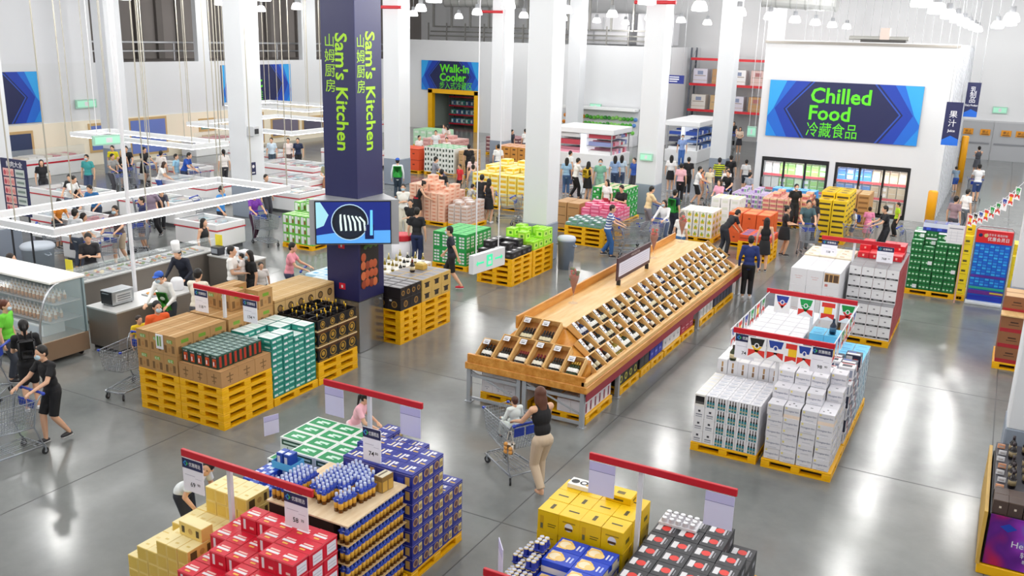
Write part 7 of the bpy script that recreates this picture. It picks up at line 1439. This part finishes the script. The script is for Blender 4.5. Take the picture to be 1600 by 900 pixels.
(-4.2, 33.17, 1.15, 250, 'stand', 'tee:#dfe6f4', 'shorts:#26407a', 'short:#14100d', 'backpackB', 'child with blue backpack near the yellow crates'),
(-3.78, 33.53, 1.2, 350, 'stand', 'dress:#f08fb4', 'none:#f08fb4', 'bun:#2a1a14', '', 'girl in bright pink dress by the right cooler'),
(-2.96, 31.33, 1.66, 250, 'push', 'tee:#15161c', 'trousers:#202228', 'short:#14100d', '', 'man in black tee leaning on a cart by the right cooler'),
(-2.99, 34.87, 1.25, 250, 'stand', 'tee:#b9e02f', 'trousers:#17171b', 'short:#14100d', '', 'boy in lime green tee and black trousers'),
(-1.78, 48.27, 1.2, 340, 'reach', 'tee:#7f94a8', 'shorts:#2f55a8', 'short:#14100d', '', 'boy in grey blue tee by the yellow bollard'),
(-1.13, 54.5, 1.64, 345, 'cross', 'tank:#4a4d55', 'skirt:#4a4d55', 'short:#14100d', '', 'woman in grey dress with folded arms far right'),
(-0.79, 45.12, 1.72, 350, 'push', 'tee:#f2f0f0', 'shorts:#3a4f86', 'short:#14100d', '', 'man in white tee and blue shorts pushing a cart away'),
(-1.18, 34.81, 1.68, 30, 'stand', 'tee:#9a8088', 'trousers:#4a4a55', 'short:#17130f', '', 'man in mauve grey tee behind the green beer packs'),
(-0.92, 37.34, 1.62, 40, 'stand', 'tee:#f4f2f2', 'trousers:#6a7078', 'short:#14100d', '', 'woman in white tee right of the mauve grey man'),
(-15.98, 9.88, 1.6, 60, 'stand', 'tee:#6fd23a', 'trousers:#3a3f4a', 'bun:#5a2a14', 'mask', 'woman in lime green tee and mask at the left edge'),
(-14.42, 9.21, 1.66, 300, 'hold', 'tee:#131316', 'shorts:#17171b', 'pony:#120e0c', 'backpackK', 'woman in black with ponytail and black backpack'),
(-13.48, 11.24, 1.66, 110, 'stand', 'tee:#f0642a', 'trousers:#3a3f4a', 'short:#14100d', 'mask', 'person in orange tee and mask behind the rice cartons'),
(-14.36, 11.52, 1.15, 100, 'stand', 'tee:#f0cf1f', 'shorts:#3a3f4a', 'short:#2a1a12', '', 'child in yellow tee beside the person in orange'),
(-8.21, 10.35, 1.35, 75, 'reach', 'tee:#f4b9c4', 'skirt:#e6d4d8', 'pony:#15110e', 'hero', 'girl in pale pink top behind the green framed cartons'),
(-28.49, 44.8, 1.62, 200, 'stand', 'tee:#f0f2f0', 'trousers:#e0e4e2', 'long:#1a120e', '', 'staff member in white by the walk-in entrance'),
(-28.03, 44.79, 1.62, 220, 'reach', 'tee:#e9e0d8', 'trousers:#c9b9a8', 'long:#1a120e', '', 'person in cream by the walk-in entrance'),
(-24.77, 39.16, 1.6, 150, 'stand', 'tee:#f4e0de', 'trousers:#5a4a4a', 'short:#1a120e', '', 'person in pale pink before the walk-in entrance'),
(-26.09, 38.64, 1.64, 110, 'stand', 'tee:#efece8', 'trousers:#4a4a52', 'short:#1a120e', '', 'person in white left of the walk-in entrance'),
(-26.86, 41.37, 1.64, 150, 'stand', 'tee:#e9ecec', 'trousers:#5a6070', 'short:#1a120e', '', 'second person in white left of the walk-in entrance'),
(-23.57, 45.44, 1.64, 300, 'stand', 'tee:#f2f2f0', 'trousers:#6a6a72', 'short:#14100d', '', 'person in white behind the tan crates'),
(-23.96, 44.59, 1.64, 100, 'stand', 'tee:#2a2d3a', 'trousers:#2a2d36', 'short:#14100d', '', 'person in dark top behind the tan crates'),
(-24.81, 44.8, 1.6, 100, 'stand', 'tee:#202430', 'trousers:#3a3f4a', 'long:#14100d', '', 'woman in dark top left of the white shirt by the tan crates'),
(-15.33, 48.02, 1.72, 165, 'stand', 'tee:#8fa8dc', 'trousers:#3f6ab0', 'short:#14100d', 'mask', 'staff member in light blue shirt by the white case'),
(-15.65, 59.51, 1.66, 165, 'push', 'tee:#202024', 'trousers:#202026', 'long:#14100d', '', 'woman in black coming down the far passage'),
(-14.34, 56.15, 1.62, 165, 'hold', 'tee:#e0c9b4', 'skirt:#2a2a32', 'long:#14100d', '', 'woman in beige top coming down the far passage'),
(-23.69, 28.51, 1.62, 150, 'hold', 'tee:#8a8a6a', 'skirt:#a8785a', 'long:#1a120e', '', 'woman in olive top seated line left of the navy column'),
(-30.72, 32.99, 1.64, 150, 'stand', 'tee:#cfe0ee', 'trousers:#3a4a5a', 'short:#14100d', '', 'person in pale blue right of the square white column'),
(-30.19, 33.56, 1.62, 150, 'stand', 'tee:#f0e2de', 'trousers:#5a4a4a', 'short:#14100d', '', 'person in pale pink far behind the light frame'),
(-29.74, 33.73, 1.64, 150, 'stand', 'tee:#202b4a', 'trousers:#202026', 'short:#14100d', '', 'person in navy far behind the light frame'),
]
for row in PEOPLE: person(*row)
cart(-12.95, 8.28, 180, 'shopping cart with blue flap pushed by the man in black at the left'); person(-12.97, 8.64, 1.67, 182, 'push', 'tee:#141418', 'shorts:#121216', 'short:#14100d', 'mask hero darkshoe', 'man in black tee and shorts pushing a cart at the left')
cart(-5.66, 11.33, 299, 'shopping cart with a child seated in it before the wine display'); person(-5.34, 11.15, 1.67, 299, 'push', 'tank:#141317', 'trousers:#cdb9a0', 'long:#5a3424', 'hero sandals', 'woman in black sleeveless top and beige trousers with a cart')
person(-6.02, 11.53, 1.0, 299, 'sitchild', 'long:#e9f2ee', 'trousers:#dfe6e2', 'short:#4a2a20', '', 'small child in pale top sitting in the shopping cart', .27)
person(-15.2, 15.18, .95, 240, 'sitchild', 'tee:#f2e9e6', 'shorts:#efe6e2', 'short:#17130f', '', 'small child in white carried by the man at the kitchen', .62)
cart(-13.78, 11.15, 168, 'empty shopping cart parked left of the rice cartons'); cart(-15.3, 9.35, 235, 'shopping cart at the left edge beside the woman with backpack'); cart(-14.5, 8.1, 190, 'shopping cart cut by the left edge nearest the corner')
person(-8.69, 7.43, 1.5, 84, 'boy', 'tee:#e4e9ea', 'shorts:#2a2f3a', 'short:#15110e', 'hero', 'boy in pale grey tee leaning over the gold cartons')
t = thing('shopping_bag', 'white plastic bag hanging on the parked cart', 'bag', (-13.45, 10.95, .62)); b = MB(); b.ell((0, 0, .12), (.05, .11, .15), M('#eef0f2', .5), 12, 8); b.build('bag', t, smooth=True); MB().path([(0, -.06, .22), (0, -.03, .33), (0, .03, .33), (0, .06, .22)], .006, 5, M('#eef0f2', .5)).build('bag_handle', t)
t = thing('shopping_bag', 'pale bag with orange fruit hanging under the cart handle of the woman in black', 'bag', (-5.85, 11.08, .55)); b = MB(); b.box(-.08, -.06, .0, .08, .06, .2, M('#d9d0c4', .5), .03); [b.ell((-.04+.08*(q % 2), -.055, .05+.06*(q//2)), (.035, .03, .035), M('#e0a050', .6), 8, 6) for q in range(5)]; b.build('bag', t, smooth=True); MB().path([(-.05, 0, .22), (-.02, 0, .36), (.02, 0, .36), (.05, 0, .22)], .006, 5, M('#d9d0c4', .5)).build('bag_handle', t)
cart(-23.31, 17.64, 60, 'shopping cart standing beside the man with the tablet')
cart(-22.61, 18.32, 120, 'shopping cart standing in the left aisle behind the kitchen pole')
cart(-24.20, 22.08, 70, 'shopping cart standing left of the man in bright blue')
cart(-24.97, 20.66, 300, 'shopping cart standing under the light frame in the left aisle')
cart(-24.25, 16.23, 40, 'shopping cart standing beside the big grey bin')
cart(-33.49, 28.86, 80, 'shopping cart standing before the woman in black dress at the far left')
cart(-29.39, 26.83, 100, 'shopping cart standing behind the man in bright blue')
cart(-16.14, 28.96, 60, 'shopping cart standing left of the tall yellow bag stack')
cart(-15.37, 28.79, 80, 'shopping cart standing right of the couple in black by the yellow bags')
cart(-10.65, 26.41, 60, 'shopping cart standing beside the striped shopper')
cart(-10.80, 27.28, 30, 'shopping cart standing near the square column and pink bags')
cart(-2.58, 31.35, 100, 'shopping cart standing behind the red gift boxes')
cart(-9.59, 44.38, 200, 'shopping cart standing in front of the left cooler crowd')
